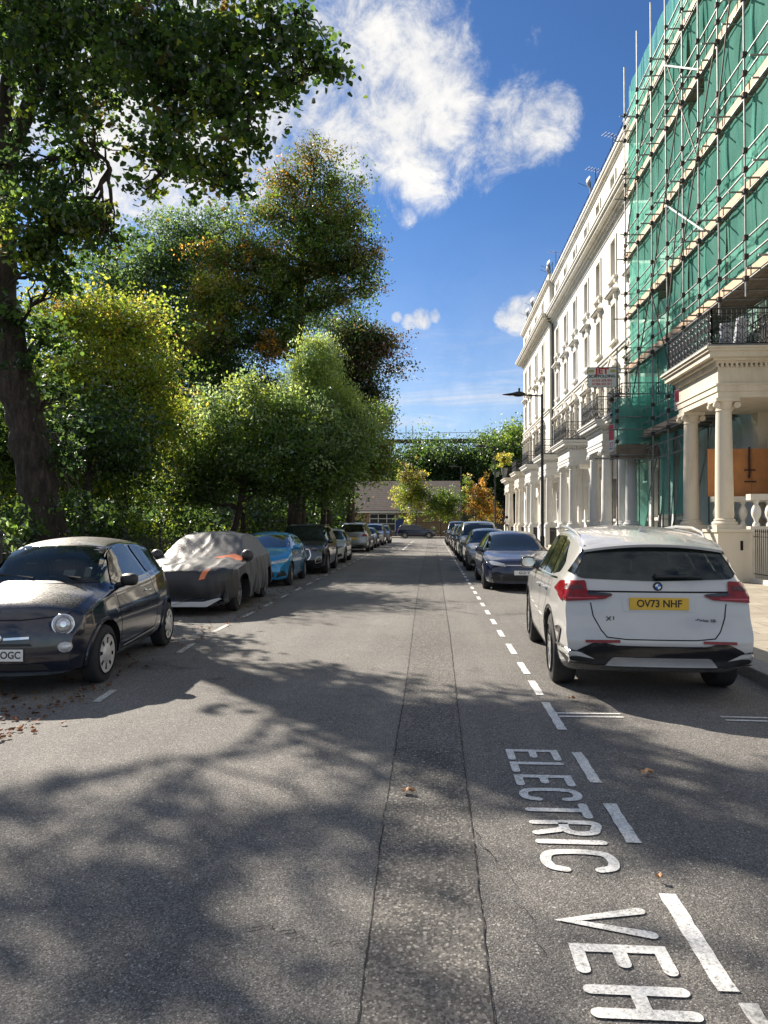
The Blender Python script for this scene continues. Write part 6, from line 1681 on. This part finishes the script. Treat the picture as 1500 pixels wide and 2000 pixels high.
tree('park_tree', 'yellow green tree in full sun behind the leaning trunk', [(-13.5, 25, .1), (-13.6, 25, 2.5), (-13.2, 25, 5), (-12.9, 25, 7.5)], .22,
     [B(150, 620, 25, 90, 70, 1.6, {'green': 2, 'lime': 4, 'yellow': 1}), B(250, 650, 25.5, 90, 60, 1.6, {'yellow': 2, 'lime': 3, 'green': 2, 'orange': .3}), B(180, 740, 24.6, 110, 70, 2.0, {'lime': 5, 'yellow': 2, 'green': 1}), B(290, 740, 25, 70, 60, 1.5, YG), B(130, 860, 24.5, 90, 80, 1.8, {'lime': 5, 'yellow': 1, 'green': 2}), B(240, 860, 24.4, 100, 80, 2.0, {'lime': 6, 'yellow': 2, 'green': 1}), B(320, 830, 26, 50, 60, 1.3, YG), B(90, 760, 24, 70, 90, 1.5, {'lime': 4, 'green': 3}), B(200, 950, 24.5, 110, 50, 1.6, {'green': 4, 'lime': 2})], 68000, .13, (.40, 40), 21)
tree('park_tree', 'tree glowing bright yellow behind the left edge of the leaning trunk', [(-17, 23, .1), (-17.1, 23, 2.5), (-17, 23, 5)], .2,
     [B(-10, 830, 23, 60, 70, 1.4, {'lime': 4, 'yellow': 3}), B(-20, 930, 22, 70, 60, 1.4, {'lime': 3, 'green': 2}), B(10, 700, 25, 50, 60, 1.4, {'lime': 3, 'green': 2})], 13000, .14, (.4, 34), 22)
DG = {'bluegreen': 3, 'green': 5, 'dark': 1, 'pale': 1}
tree('park_tree', 'tall dark green tree rising between the leaning tree and the tallest crown', [(-19.5, 46, .1), (-19.5, 46, 5), (-19, 46, 10), (-18.8, 46, 16)], .45,
     [B(380, 470, 46, 80, 55, 3.2, DG), B(300, 520, 46, 90, 60, 3.4, DG), B(220, 560, 46, 60, 50, 2.6, DG), B(400, 560, 46, 80, 80, 3, DG), B(300, 640, 46, 110, 80, 4, {'dark': 3, 'green': 2, 'bluegreen': 2}), B(400, 700, 46, 90, 80, 3.5, {'dark': 3, 'green': 2}), B(340, 790, 46, 120, 80, 4, {'dark': 4, 'green': 1}), B(455, 440, 46, 30, 25, 1.2, DG), B(185, 510, 48, 30, 25, 1.2, DG), B(340, 430, 47, 40, 20, 1.2, DG, .6)], 76000, .19, (.62, 42), 23)
AU = {'rust': 3, 'green': 5, 'orange': .25}; AY = {'yellow': 3, 'lime': 3, 'orange': .8, 'green': 2}
tree('park_tree', 'tallest tree, its crown turning rust and gold, behind the weeping tree', [(-8.1, 43, .1), (-8.1, 43, 5), (-7.95, 43, 10.2), (-7.8, 43, 14), (-7.7, 43, 19)], .42,
     [B(608, 300, 43, 42, 34, 1.3, {'rust': 3, 'green': 1}), B(570, 350, 43, 52, 38, 1.8, {'rust': 2, 'orange': 1, 'green': 2}), B(650, 360, 43, 55, 45, 2, AU), B(590, 420, 43, 80, 50, 2.6, AU), B(680, 430, 43, 48, 45, 1.9, {'green': 3, 'rust': 2}), B(530, 410, 43, 48, 45, 1.8, {'rust': 1, 'yellow': 1, 'green': 2}), B(520, 500, 43, 55, 45, 2.2, AU), B(620, 500, 43, 80, 50, 2.8, {'green': 4, 'rust': 1, 'dark': 1}), B(700, 500, 43, 40, 35, 1.6, {'rust': 2, 'green': 2}), B(735, 490, 43, 18, 16, .8, {'rust': 3}),
      B(430, 510, 42, 50, 38, 2, {'orange': 2, 'yellow': 2, 'green': 2}), B(460, 560, 42, 70, 45, 2.4, AY), B(400, 580, 42, 30, 40, 1.5, AY), B(540, 590, 43, 60, 45, 2.4, {'green': 3, 'lime': 1, 'dark': 1}), B(660, 580, 43, 60, 35, 2.2, {'green': 3, 'dark': 2, 'rust': 1}), B(710, 560, 43, 38, 22, 1.4, {'dark': 2, 'rust': 1, 'green': 2}), B(430, 650, 42, 70, 35, 2.2, AY), B(390, 660, 41, 38, 32, 1.4, AY), B(500, 660, 42, 60, 45, 2.4, {'green': 3, 'dark': 2}), B(530, 680, 41, 36, 26, 1.4, {'orange': 2, 'rust': 2}), B(430, 730, 43, 70, 50, 2.6, {'green': 3, 'dark': 3}), B(520, 760, 42, 55, 50, 2.2, {'rust': 2, 'green': 2, 'dark': 1}), B(660, 520, 43, 60, 40, 2, AU), B(560, 540, 43, 75, 50, 2.6, {'green': 5, 'rust': 1, 'lime': 1}, 1.4), B(610, 600, 43.5, 60, 34, 2.2, {'green': 4, 'dark': 2}, 1.2), B(480, 490, 42.5, 50, 40, 2, AU, 1.3), B(555, 645, 42.5, 60, 40, 2.2, {'green': 4, 'dark': 2}, 1.3), B(640, 450, 43, 70, 50, 2.6, {'green': 5, 'rust': 1}, 1.2), B(720, 520, 43, 28, 30, 1.3, {'green': 3, 'rust': 1}), B(440, 600, 42, 60, 40, 2.2, {'lime': 2, 'green': 3, 'yellow': 1}, 1.2)], 88000, .165, (.32, 24), 24, shell=.4, twigs=5)
tree('park_tree', 'dark copper leaved tree at the right of the park trees', [(-5.6, 50, .1), (-5.5, 50, 5), (-5.2, 50, 9)], .32,
     [B(680, 650, 50, 55, 32, 2.2, {'copper': 2, 'dark': 3, 'green': 1}), B(740, 670, 50, 40, 26, 1.6, {'copper': 3, 'rust': 1}), B(700, 710, 50, 60, 45, 2.6, {'copper': 3, 'dark': 3}), B(650, 740, 50, 50, 50, 2.6, {'dark': 4, 'copper': 2}), B(720, 760, 50, 30, 26, 1.5, {'copper': 2, 'dark': 2}), B(700, 800, 50, 45, 30, 1.8, {'dark': 3, 'green': 1})], 36000, .19, (.52, 42), 25)
PG = {'pale': 6, 'lime': 2, 'mint': 1.5, 'green': 2}
tree('park_tree', 'broad grey green tree over the blue and black cars, its forked trunk in view', [(-7.6, 27.5, .1), (-7.55, 27.5, 1.2), (-7.3, 27.5, 2.2), (-7.1, 27.6, 4.2)], .17,
     [B(420, 850, 28, 60, 50, 1.6, PG), B(500, 830, 28, 60, 50, 1.6, PG), B(360, 905, 27.5, 45, 45, 1.3, PG), B(390, 910, 27.5, 60, 50, 1.5, {'pale': 5, 'green': 3}), B(460, 900, 27.5, 75, 45, 1.6, {'pale': 4, 'green': 3}), B(560, 880, 28, 75, 60, 1.7, {'green': 3, 'pale': 4}), B(620, 850, 29, 60, 60, 1.6, {'pale': 5, 'green': 3, 'lime': 1}), B(540, 940, 28, 70, 35, 1.5, {'green': 4, 'dark': 2}), B(400, 960, 27, 60, 30, 1.2, {'green': 3, 'dark': 2}), B(640, 930, 29, 45, 50, 1.4, {'green': 4, 'dark': 1}), B(460, 785, 28.5, 40, 30, 1, PG, .8), B(560, 790, 29, 50, 40, 1.2, PG), B(400, 785, 28.5, 28, 30, .7, PG, 1), B(485, 755, 28.5, 26, 26, .7, PG, 1), B(690, 880, 29.5, 40, 40, 1.2, {'green': 4, 'pale': 2}), B(340, 960, 27, 40, 30, 1.1, {'green': 3, 'dark': 2})], 62000, .13, (.30, 36), 26)
WP = {'mint': 5, 'lime': 2}
tree('weeping_tree', 'slender weeping tree with pale hanging branches before the copper tree', [(-4.6, 31, .1), (-4.6, 31, 3.5), (-4.5, 31, 7), (-4.4, 31, 8.6)], .13,
     [B(618, 672, 31, 28, 20, .6, WP, 1.3), B(596, 712, 31, 26, 40, .7, WP, 1.2), B(640, 715, 31, 28, 45, .8, WP, 1.2), B(612, 760, 31, 52, 45, 1.0, WP), B(668, 790, 31, 38, 50, 1.0, WP), B(585, 800, 30.5, 40, 45, .9, WP), B(640, 830, 30.5, 55, 50, 1.1, {'mint': 3, 'lime': 2, 'pale': 2}), B(700, 840, 31, 36, 40, 1.0, {'mint': 2, 'pale': 3, 'green': 2}), B(600, 870, 30, 50, 45, 1.0, {'pale': 3, 'green': 3, 'mint': 1})], 46000, .115, (.24, 30), 27, droop=2.0, leaf_aspect=.38)
tree('park_tree', 'green tree whose branches hang over the far parked cars', [(-6.2, 44, .1), (-6.2, 44, 3), (-6.0, 44, 6)], .2,
     [B(700, 830, 43, 50, 35, 1.8, {'green': 4, 'pale': 1, 'lime': 1}), B(735, 820, 43, 28, 30, 1.2, {'green': 3, 'lime': 2}), B(700, 890, 42, 50, 40, 1.8, {'green': 4, 'dark': 1}), B(740, 880, 42, 24, 35, 1.1, {'green': 2, 'rust': 2, 'lime': 1}), B(725, 920, 42, 26, 18, .8, {'rust': 2, 'green': 2}), B(660, 960, 42, 25, 30, 1, {'green': 4, 'dark': 2}), B(670, 870, 43, 40, 50, 1.8, {'green': 4, 'dark': 1})], 30000, .15, (.36, 36), 28)
for i, (x, y, h, r) in enumerate(((-9.9, 20.5, 4, .20), (-8.6, 33, 4.5, .16), (-6.9, 39, 4.5, .14), (-12.5, 19, 4, .12))):
    tree('park_tree', ['dark straight trunk with a low crown, right of the leaning tree', 'slim tree standing behind the railings near the black car', 'slim tree beside the white hatchback', 'thin young tree behind the leaning trunk'][i],
         [(x, y, .1), (x+.05, y, h*.5), (x+.1, y, h)], r, [((x, y, h+.4), (1.8, 1.6, 1.0), {'dark': 3, 'green': 2}), ((x+.9, y+.5, h-.4), (1.2, 1.2, .7), {'dark': 3, 'green': 2})], 6000, .15, (.35, 34), 40+i)
# shrubs and undergrowth behind the railings
def shrub(label, blobs, n, leaf, seed, clump=(.22, 30), name='shrub', group='shrubs behind the railings', droop=.2, aspect=.6):
    c = blobs[0][0]; root = thing(name, label, 'shrub', (c[0], c[1], .12), group=group)
    P, Cc, cl = blobpts(blobs, n, clump, seed, .3); P[:, 2] = np.maximum(P[:, 2], .18)
    b_ = MB(); q = random.Random(seed)
    for b, cen in zip(blobs, cl):
        for j in range(min(10, len(cen))): limb(b_, (b[0][0]+q.uniform(-.2, .2), b[0][1]+q.uniform(-.2, .2), .12), cen[q.randrange(len(cen))], .018, .005, seed*50+j, 5, .3)
    b_.obj('stems', M['bark'], root); leaves('foliage', root, P, Cc, leaf, seed, droop=droop, aspect=aspect, quads=2 if leaf > .1 else 1)
shrub('bush with big pale leathery leaves by the railings at the left edge', [((-8.7, 13.9, 1.25), (.9, .5, .55), {'pale': 5, 'green': 2, 'rust': 1}), ((-9.6, 14.2, 1.0), (.9, .5, .7), {'pale': 4, 'green': 2})], 1500, .17, 51, (.22, 14), droop=.6)
rs = random.Random(3)
for i in range(16):
    y = 16+i*2.1+rs.uniform(-.6, .6); x = -8.9-rs.uniform(0, 1.0)
    pal = rs.choice([{'dark': 3, 'green': 2}, {'green': 3, 'lime': 1}, {'dark': 2, 'green': 2, 'lime': 1}]) if i not in (3, 4) else {'lime': 4, 'green': 2}
    lb = ['dark shrub behind the railings near the leaning trunk', 'low shrub right of the leaning trunk', 'shrub behind the roof of the navy car', 'sunlit yellow green shrub above the covered car', 'tall sunlit shrub behind the covered car', 'shrub behind the rear end of the covered car', 'shrub beside the forked trunk', 'shrub behind the bright blue hatchback', 'shrub behind the bonnet of the black sport utility car', 'shrub behind the roof of the black sport utility car', 'shrub behind the small white hatchback', 'shrub just before the silver sport utility car', 'shrub behind the front of the silver sport utility car', 'shrub past the silver sport utility car', 'last shrub but one along the railings, towards the junction', 'last shrub along the railings, nearest the junction'][i]
    shrub(lb, [((x, y, .9), (1.0, 1.2, .9+rs.random()*.5), pal), ((x-1.2, y+.4, 1.3), (1.2, 1.2, 1.2), {'dark': 3, 'green': 1})], 3200, .12, 60+i, (.28, 30))
# deep mass of trees further back in the park, reading as one
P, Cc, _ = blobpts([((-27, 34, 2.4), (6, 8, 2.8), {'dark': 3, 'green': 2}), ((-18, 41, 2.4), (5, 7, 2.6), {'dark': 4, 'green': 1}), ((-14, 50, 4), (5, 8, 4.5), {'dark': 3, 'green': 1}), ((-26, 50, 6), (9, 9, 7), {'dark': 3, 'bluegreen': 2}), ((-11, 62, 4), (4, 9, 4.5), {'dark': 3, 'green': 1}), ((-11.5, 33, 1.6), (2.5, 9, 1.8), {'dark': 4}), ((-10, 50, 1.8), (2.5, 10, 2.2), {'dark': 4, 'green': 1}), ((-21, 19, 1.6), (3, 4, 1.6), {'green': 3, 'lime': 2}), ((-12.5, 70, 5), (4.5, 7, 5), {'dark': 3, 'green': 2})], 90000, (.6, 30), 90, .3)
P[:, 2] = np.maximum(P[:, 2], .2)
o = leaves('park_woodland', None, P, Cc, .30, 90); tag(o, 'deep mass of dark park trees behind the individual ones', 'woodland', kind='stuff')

# park railings on a dwarf brick wall
brick = plain('dark red brick', (.16, .05, .035), .85, var=.35, scale=18, bump=.3)
for i, (y0, y1) in enumerate(((7, 17), (17, 27), (27, 40), (40, 58), (58, 78))):
    root = thing('park_railing', ['black park railing on a brick kerb, nearest stretch at the left edge', 'black park railing behind the covered car', 'black park railing behind the black sport utility car', 'black park railing behind the silver sport utility car', 'far stretch of the black park railing'][i], 'railing', (-7.55, y0, .12), group='park railings')
    MB().box(-7.68, -7.42, y0, y1, .1, .42).obj('dwarf_wall', brick, root)
    r = MB(); y = y0+.06; step = .11 if y0 < 27 else .16
    while y < y1: r.tube([(-7.55, y, .42), (-7.55, y, 1.22), (-7.55, y, 1.30)], [.009, .009, .002], 5); y += step
    r.obj('bars', M['iron'], root)
    MB().box(-7.57, -7.53, y0, y1, 1.10, 1.12).obj('top_rail', M['iron'], root); MB().box(-7.57, -7.53, y0, y1, .50, .52).obj('bottom_rail', M['iron'], root)
    y = y0+.7
    while y < y1:
        q = MB(); q.tube([(-7.55, y, .42), (-7.55, y, 1.42)], .022, 8); q.lathe([(.01, 1.40), (.035, 1.43), (.042, 1.47), (.03, 1.51), (.005, 1.53)], (-7.55, y, 0), 10); q.obj('post', M['iron'], root, smooth=True); y += 2.4

# ---------------------------------------------------------------- beyond the junction
tile = plain('grey brown roof tile', (.17, .145, .125), .85, var=.25, scale=4)
def tilemat():
    m, t, b = newmat('tiled roof'); tc_ = t.nodes.new('ShaderNodeTexCoord').outputs['Object']
    w = t.nodes.new('ShaderNodeTexWave'); w.wave_type = 'BANDS'; w.bands_direction = 'Z'; w.wave_profile = 'SAW'; w.inputs['Scale'].default_value = 1.0; w.inputs['Distortion'].default_value = .4; t.links.new(tc_, w.inputs['Vector'])
    c = tmix(t, 1.0, tramp(t, tnoise(t, 3, 8, .7, tc_), [(.3, (.12, .092, .072)), (.7, (.21, .17, .14))]), tramp(t, w.outputs['Fac'], [(.0, (.45, .45, .45)), (.35, (1, 1, 1))]), 'MULTIPLY')
    t.links.new(c, b.inputs['Base Color']); b.inputs['Roughness'].default_value = .85; tbump(t, b, w.outputs['Fac'], .6, .05); return m
yb = plain('yellow brick', (.30, .20, .12), .85, var=.25, scale=8, bump=.2)
root = thing('school_building', 'low yellow brick building with a long tiled roof across the junction', 'building', (-4, 100, 0))
ops = [(-5.9, -5.0, 1.2, 2.4), (-7.8, -4.2, .6, 3.0)]
MB().box(-11.2, 3.6, 100, 112, 0, 3.55).obj('wall', yb, root)
MB().prism([(99.2, 3.4), (99.2, 3.55), (106, 7.9), (112.8, 3.55), (112.8, 3.4), (106, 7.6)], 'x', -11.8, 3.9).obj('roof', tilemat(), root)
MB().box(-11.8, 3.9, 99.15, 99.25, 3.25, 3.42).obj('gutter', M['sash'], root)
wf = MB()
for k in range(4): wf.box(-8.5+k*1.15-.05, -8.5+k*1.15+.05, 99.9, 99.99, .7, 3.1)
for z in (.7, 1.7, 2.4, 3.05): wf.box(-8.55, -5.0, 99.9, 99.985, z, z+.1)
w_ = wf.obj('window', M['sash'], root); MB().add([(-8.5, 99.96, .75), (-5.05, 99.96, .75), (-5.05, 99.96, 3.1), (-8.5, 99.96, 3.1)], [(0, 1, 2, 3)]).obj('pane', M['pane'], w_)
MB().box(-5.0, -3.9, 99.9, 99.99, 0, 2.4).obj('door', plain('blue door', (.02, .06, .22), .4), root)
MB().box(-10.9, -10.0, 99.9, 99.99, 0, 2.3).obj('dark_opening', M['seam'], root)
for x0, x1, lb in ((-12, 5.5, 'blue grey mesh fence across the junction'), (5.6, 30, 'mesh fence across the junction, behind the terrace corner')):
    root = thing('school_fence', lb, 'fence', (x0, 96, .1), group='fences across the junction'); r = MB(); x = x0
    while x < x1: r.tube([(x, 96, .1), (x, 96, 2.0)], .02, 4); x += .16
    r.obj('bars', M['roofrail'], root); MB().box(x0, x1, 95.98, 96.02, 1.9, 1.95).obj('rail', M['roofrail'], root)
small = 'street trees across the junction'
tree('street_tree', 'small yellow green tree across the junction, left one of three', [(-2.2, 94, .1), (-2.1, 94, 2), (-2.0, 94, 4.5)], .08, [B(798, 970, 94, 34, 38, 1.8, {'yellow': 1.5, 'lime': 3, 'green': 2}), B(795, 930, 94, 18, 22, 1.2, {'yellow': 2, 'rust': 2}), B(815, 955, 94, 22, 40, 1.5, {'yellow': 2, 'green': 2, 'rust': 1})], 9000, .22, (.3, 26), 31, group=small)
tree('street_tree', 'rounded green tree across the junction, middle one of three', [(1.0, 94, .1), (1.0, 94, 2), (1.0, 94, 3.5)], .08, [B(850, 985, 94, 26, 32, 1.6, {'green': 4, 'lime': 1}), B(880, 985, 94, 24, 28, 1.5, {'green': 4, 'lime': 1})], 8000, .22, (.3, 26), 32, group=small)
tree('street_tree', 'small orange autumn tree across the junction, right one of three', [(5.4, 94, .1), (5.4, 94, 2), (5.4, 94, 4.5)], .08, [B(930, 985, 94, 26, 32, 1.5, {'orange': 2, 'rust': 3}), B(945, 960, 94, 16, 26, 1, {'orange': 3, 'rust': 2}), B(915, 950, 94, 10, 25, .8, {'yellow': 2, 'green': 2}), B(957, 1000, 94, 18, 24, 1, {'orange': 2, 'yellow': 2})], 8000, .2, (.28, 26), 33, group=small)
# wooded embankment with a footbridge
P, Cc, _ = blobpts([B(x, y, 135, r, r*.75, 7, pal, d) for (x, y, r, pal, d) in (
    (700, 940, 60, 'dark', 1), (790, 915, 50, {'dark': 2, 'green': 2}, 1), (830, 895, 45, {'green': 1, 'dark': 3}, 1), (885, 900, 42, {'green': 1, 'dark': 3}, 1), (935, 910, 45, {'green': 2, 'dark': 3}, 1), (860, 950, 70, 'dark', 1), (950, 950, 60, 'dark', 1), (770, 960, 50, 'dark', 1), (985, 880, 40, {'green': 3, 'dark': 2}, 1), (1010, 850, 30, {'lime': 1, 'green': 3}, 1), (960, 865, 22, {'lime': 1, 'green': 3}, .7), (1050, 900, 70, {'green': 3}, .6), (640, 930, 60, 'dark', .7), (1000, 920, 40, {'green': 3, 'dark': 1}, 1), (1020, 960, 60, 'dark', .8))], 110000, (1.2, 40), 95, .3, .8)
o = leaves('embankment_woodland', None, P, Cc, .40, 95); tag(o, 'wooded bank of dark green trees beyond the far building', 'woodland', kind='stuff')
struct(MB().prism([(122, -.1), (128, 3), (136, 9), (150, 11), (150, -.1)], 'x', -90, 90).obj('embankment', M['soil']))
root = thing('railway_bridge', 'long dark railway girder with thin posts above the far trees', 'bridge', (0, 138, 12))
c0, c1 = at(745, 862, 138), at(945, 862, 138)
MB().box(c0.x-8, c1.x, 137, 139, c0.z-.35, c0.z+.25).obj('girder', plain('dark girder', (.05, .045, .04), .7), root)
r = MB(); x = c0.x-8
while x < c1.x: r.cyl((x, 137, c0.z+.2), (x, 137, c0.z+1.4), .04, 4); x += 2.2
r.box(c0.x-8, c1.x, 136.96, 137.04, c0.z+1.36, c0.z+1.44); r.obj('parapet_rail', M['pole'], root)
for px in (793, 806): a = at(px, 862, 138); MB().cyl((a.x, 138, a.z), (a.x, 138, a.z+2.9), .07, 5).obj('mast', M['pole'], root)
# plants on the far portico
for i, (px, py, Y, rp, pal, lb) in enumerate(((985, 897, 71, 13, {'lime': 3, 'yellow': 2}, 'bright yellow green potted plant on a far portico'), (970, 915, 74, 8, {'dark': 2, 'green': 2}, 'dark potted shrub on a far portico'))):
    c = at(px, py, Y); root = thing('potted_plant', lb, 'plant', (c.x, Y, 6.45)); MB().lathe([(.22, 6.4), (.3, 6.9), (.32, 7.0), (.28, 7.0)], (c.x, Y, 0), 14).obj('pot', M['lead'], root)
    P, Cc, _ = blobpts([(tuple(c), (rp*Y/FPX,)*3, pal)], 900, (.16, 20), 70+i, .4); leaves('foliage', root, P, Cc, .2, 70+i)

# fallen leaves
P = []; g = np.random.default_rng(5)
for i in range(1000):
    y = 5.2+g.random()**1.6*26; x = -3.2-abs(g.normal())*.55 if g.random() < .6 else KL+abs(g.normal())*.5
    P.append((max(x, KL+.03), y, .012))
for i in range(120): P.append((g.uniform(-5.0, -3.1)+g.normal()*.1, g.uniform(5.3, 6.9), .012))
P = np.array(P); n = len(P); vs = []; fs = []; cols = []
for (x, y, z) in P:
    s_ = g.uniform(.014, .034); a = g.uniform(0, 6.28); o_ = len(vs)
    for k in range(7):
        rr = s_*(1 if k % 2 == 0 else .62); vs.append((x+rr*math.cos(a+k*.9), y+rr*math.sin(a+k*.9), z+g.uniform(0, .022)))
    fs.append(tuple(range(o_, o_+7))); cols.append(random.choice([(.12,.05,.018),(.09,.04,.015),(.16,.075,.025),(.06,.03,.014),(.18,.11,.04)]))
o = MB().add(vs, fs).obj('leaf_litter', M['leaf'], fixn=False); ca = o.data.color_attributes.new('leafcol', 'FLOAT_COLOR', 'POINT')
ca.data.foreach_set('color', np.repeat(np.concatenate([np.array(cols), np.ones((n, 1))], 1), 7, 0).astype(np.float32).ravel()); tag(o, 'scatter of small brown fallen leaves along the left gutter', 'leaf litter', kind='stuff')
lm = plain('dry tan leaf', (.42, .24, .12), .7, var=.25, scale=40)
for (px, py, s_, a, lb) in ((795, 1552, .045, .3, 'curled tan leaf on the trench strip'), (1262, 1515, .05, 1.4, 'tan leaf lying alone in the electric bay'), (1115, 1368, .035, .5, 'small brown leaf behind the white crossover'), (1288, 1723, .02, 2.1, 'pale scrap on the asphalt beside the bay line')):
    p = ground(px, py); vs = [(0, 0, .03)]; fs = []
    for k in range(14): rr = s_*(1.0 if k % 3 == 0 else .55+.1*(k % 2)); t = a+2*math.pi*k/14; vs.append((rr*math.cos(t)*1.3, rr*math.sin(t)*.8, .012+.03*abs(math.sin(t*1.5))))
    for k in range(14): fs.append((0, 1+k, 1+(k+1) % 14))
    o = MB().add([(p.x+v[0], p.y+v[1], v[2]) for v in vs], fs).obj('fallen_leaf', lm, fixn=False); tag(o, lb, 'leaf')

# ---------------------------------------------------------------- person on the far pavement
def person(label, x, y, z, h=1.72, rotz=0):
    root = thing('person', label, 'person', (x, y, z), local=True, rotz=rotz); s = h/1.72
    J = dict(pel=(0,0,.95), sp=(0,0,1.15), ch=(0,0,1.35), nk=(0,0,1.48), hd=(0,-.01,1.60), tp=(0,0,1.70), sl=(.17,0,1.41), el=(.22,.02,1.13), wl=(.20,-.10,.90), hl=(.19,-.15,.82), sr=(-.17,0,1.41), er=(-.22,.02,1.13), wr=(-.20,-.08,.90), hr=(-.19,-.12,.82),
             kl=(.10,-.06,.50), al=(.11,.04,.09), tl=(.12,-.10,.03), kr=(-.10,.03,.50), ar=(-.11,.10,.09), tr=(-.12,-.04,.03), hl0=(.09,0,.90), hr0=(-.09,0,.90))
    E_ = [('pel','sp'),('sp','ch'),('ch','nk'),('nk','hd'),('hd','tp'),('ch','sl'),('sl','el'),('el','wl'),('wl','hl'),('ch','sr'),('sr','er'),('er','wr'),('wr','hr'),('pel','hl0'),('hl0','kl'),('kl','al'),('al','tl'),('pel','hr0'),('hr0','kr'),('kr','ar'),('ar','tr')]
    Rd = dict(pel=.14, sp=.13, ch=.15, nk=.055, hd=.095, tp=.075, sl=.07, el=.045, wl=.03, hl=.035, sr=.07, er=.045, wr=.03, hr=.035, hl0=.10, kl=.06, al=.04, tl=.035, hr0=.10, kr=.06, ar=.04, tr=.035)
    names = list(J); me = bpy.data.meshes.new('body'); me.from_pydata([tuple(c*s for c in J[k]) for k in names], [(names.index(a), names.index(b)) for a, b in E_], [])
    o = bpy.data.objects.new('body', me); COL.objects.link(o); o.modifiers.new('skin', 'SKIN')
    for k, v in zip(names, me.skin_vertices[0].data): v.radius = (Rd[k]*s, Rd[k]*s*.8); v.use_root = (k == 'pel')
    sb = o.modifiers.new('sub', 'SUBSURF'); sb.levels = 2; sb.render_levels = 2
    dg = bpy.context.evaluated_depsgraph_get(); m2 = bpy.data.meshes.new_from_object(o.evaluated_get(dg)); o.modifiers.clear(); o.data = m2; o.parent = root
    for m in (plain('white shirt', (.6, .6, .58), .8), plain('skin', (.16, .08, .05), .6), plain('dark trousers', (.02, .02, .025), .8)): m2.materials.append(m)
    for p in m2.polygons:
        z_ = p.center.z/s; p.material_index = 1 if (z_ > 1.48 or (abs(p.center.x) > .15*s and z_ < 1.15 and z_ > .75)) else (2 if z_ < .95 else 0); p.use_smooth = True
    MB().lathe([(.02, 1.76), (.10, 1.74), (.145, 1.68), (.15, 1.61), (.12, 1.54), (.06, 1.52)], (0, .02, 0), 16).obj('hair', plain('black hair', (.008, .007, .006), .9), root, smooth=True)
    return root
MB_step = tag(MB().box(6.9, 7.4, 70.6, 74.0, .12, .72).obj('porch_step', M['stone'], None, bevel=.02), 'low pale step in front of the far cream porticos', 'step')
person('person with dark hair and a white top standing by the far porticos', 7.1, 71.5, .72, 1.72, R(20))
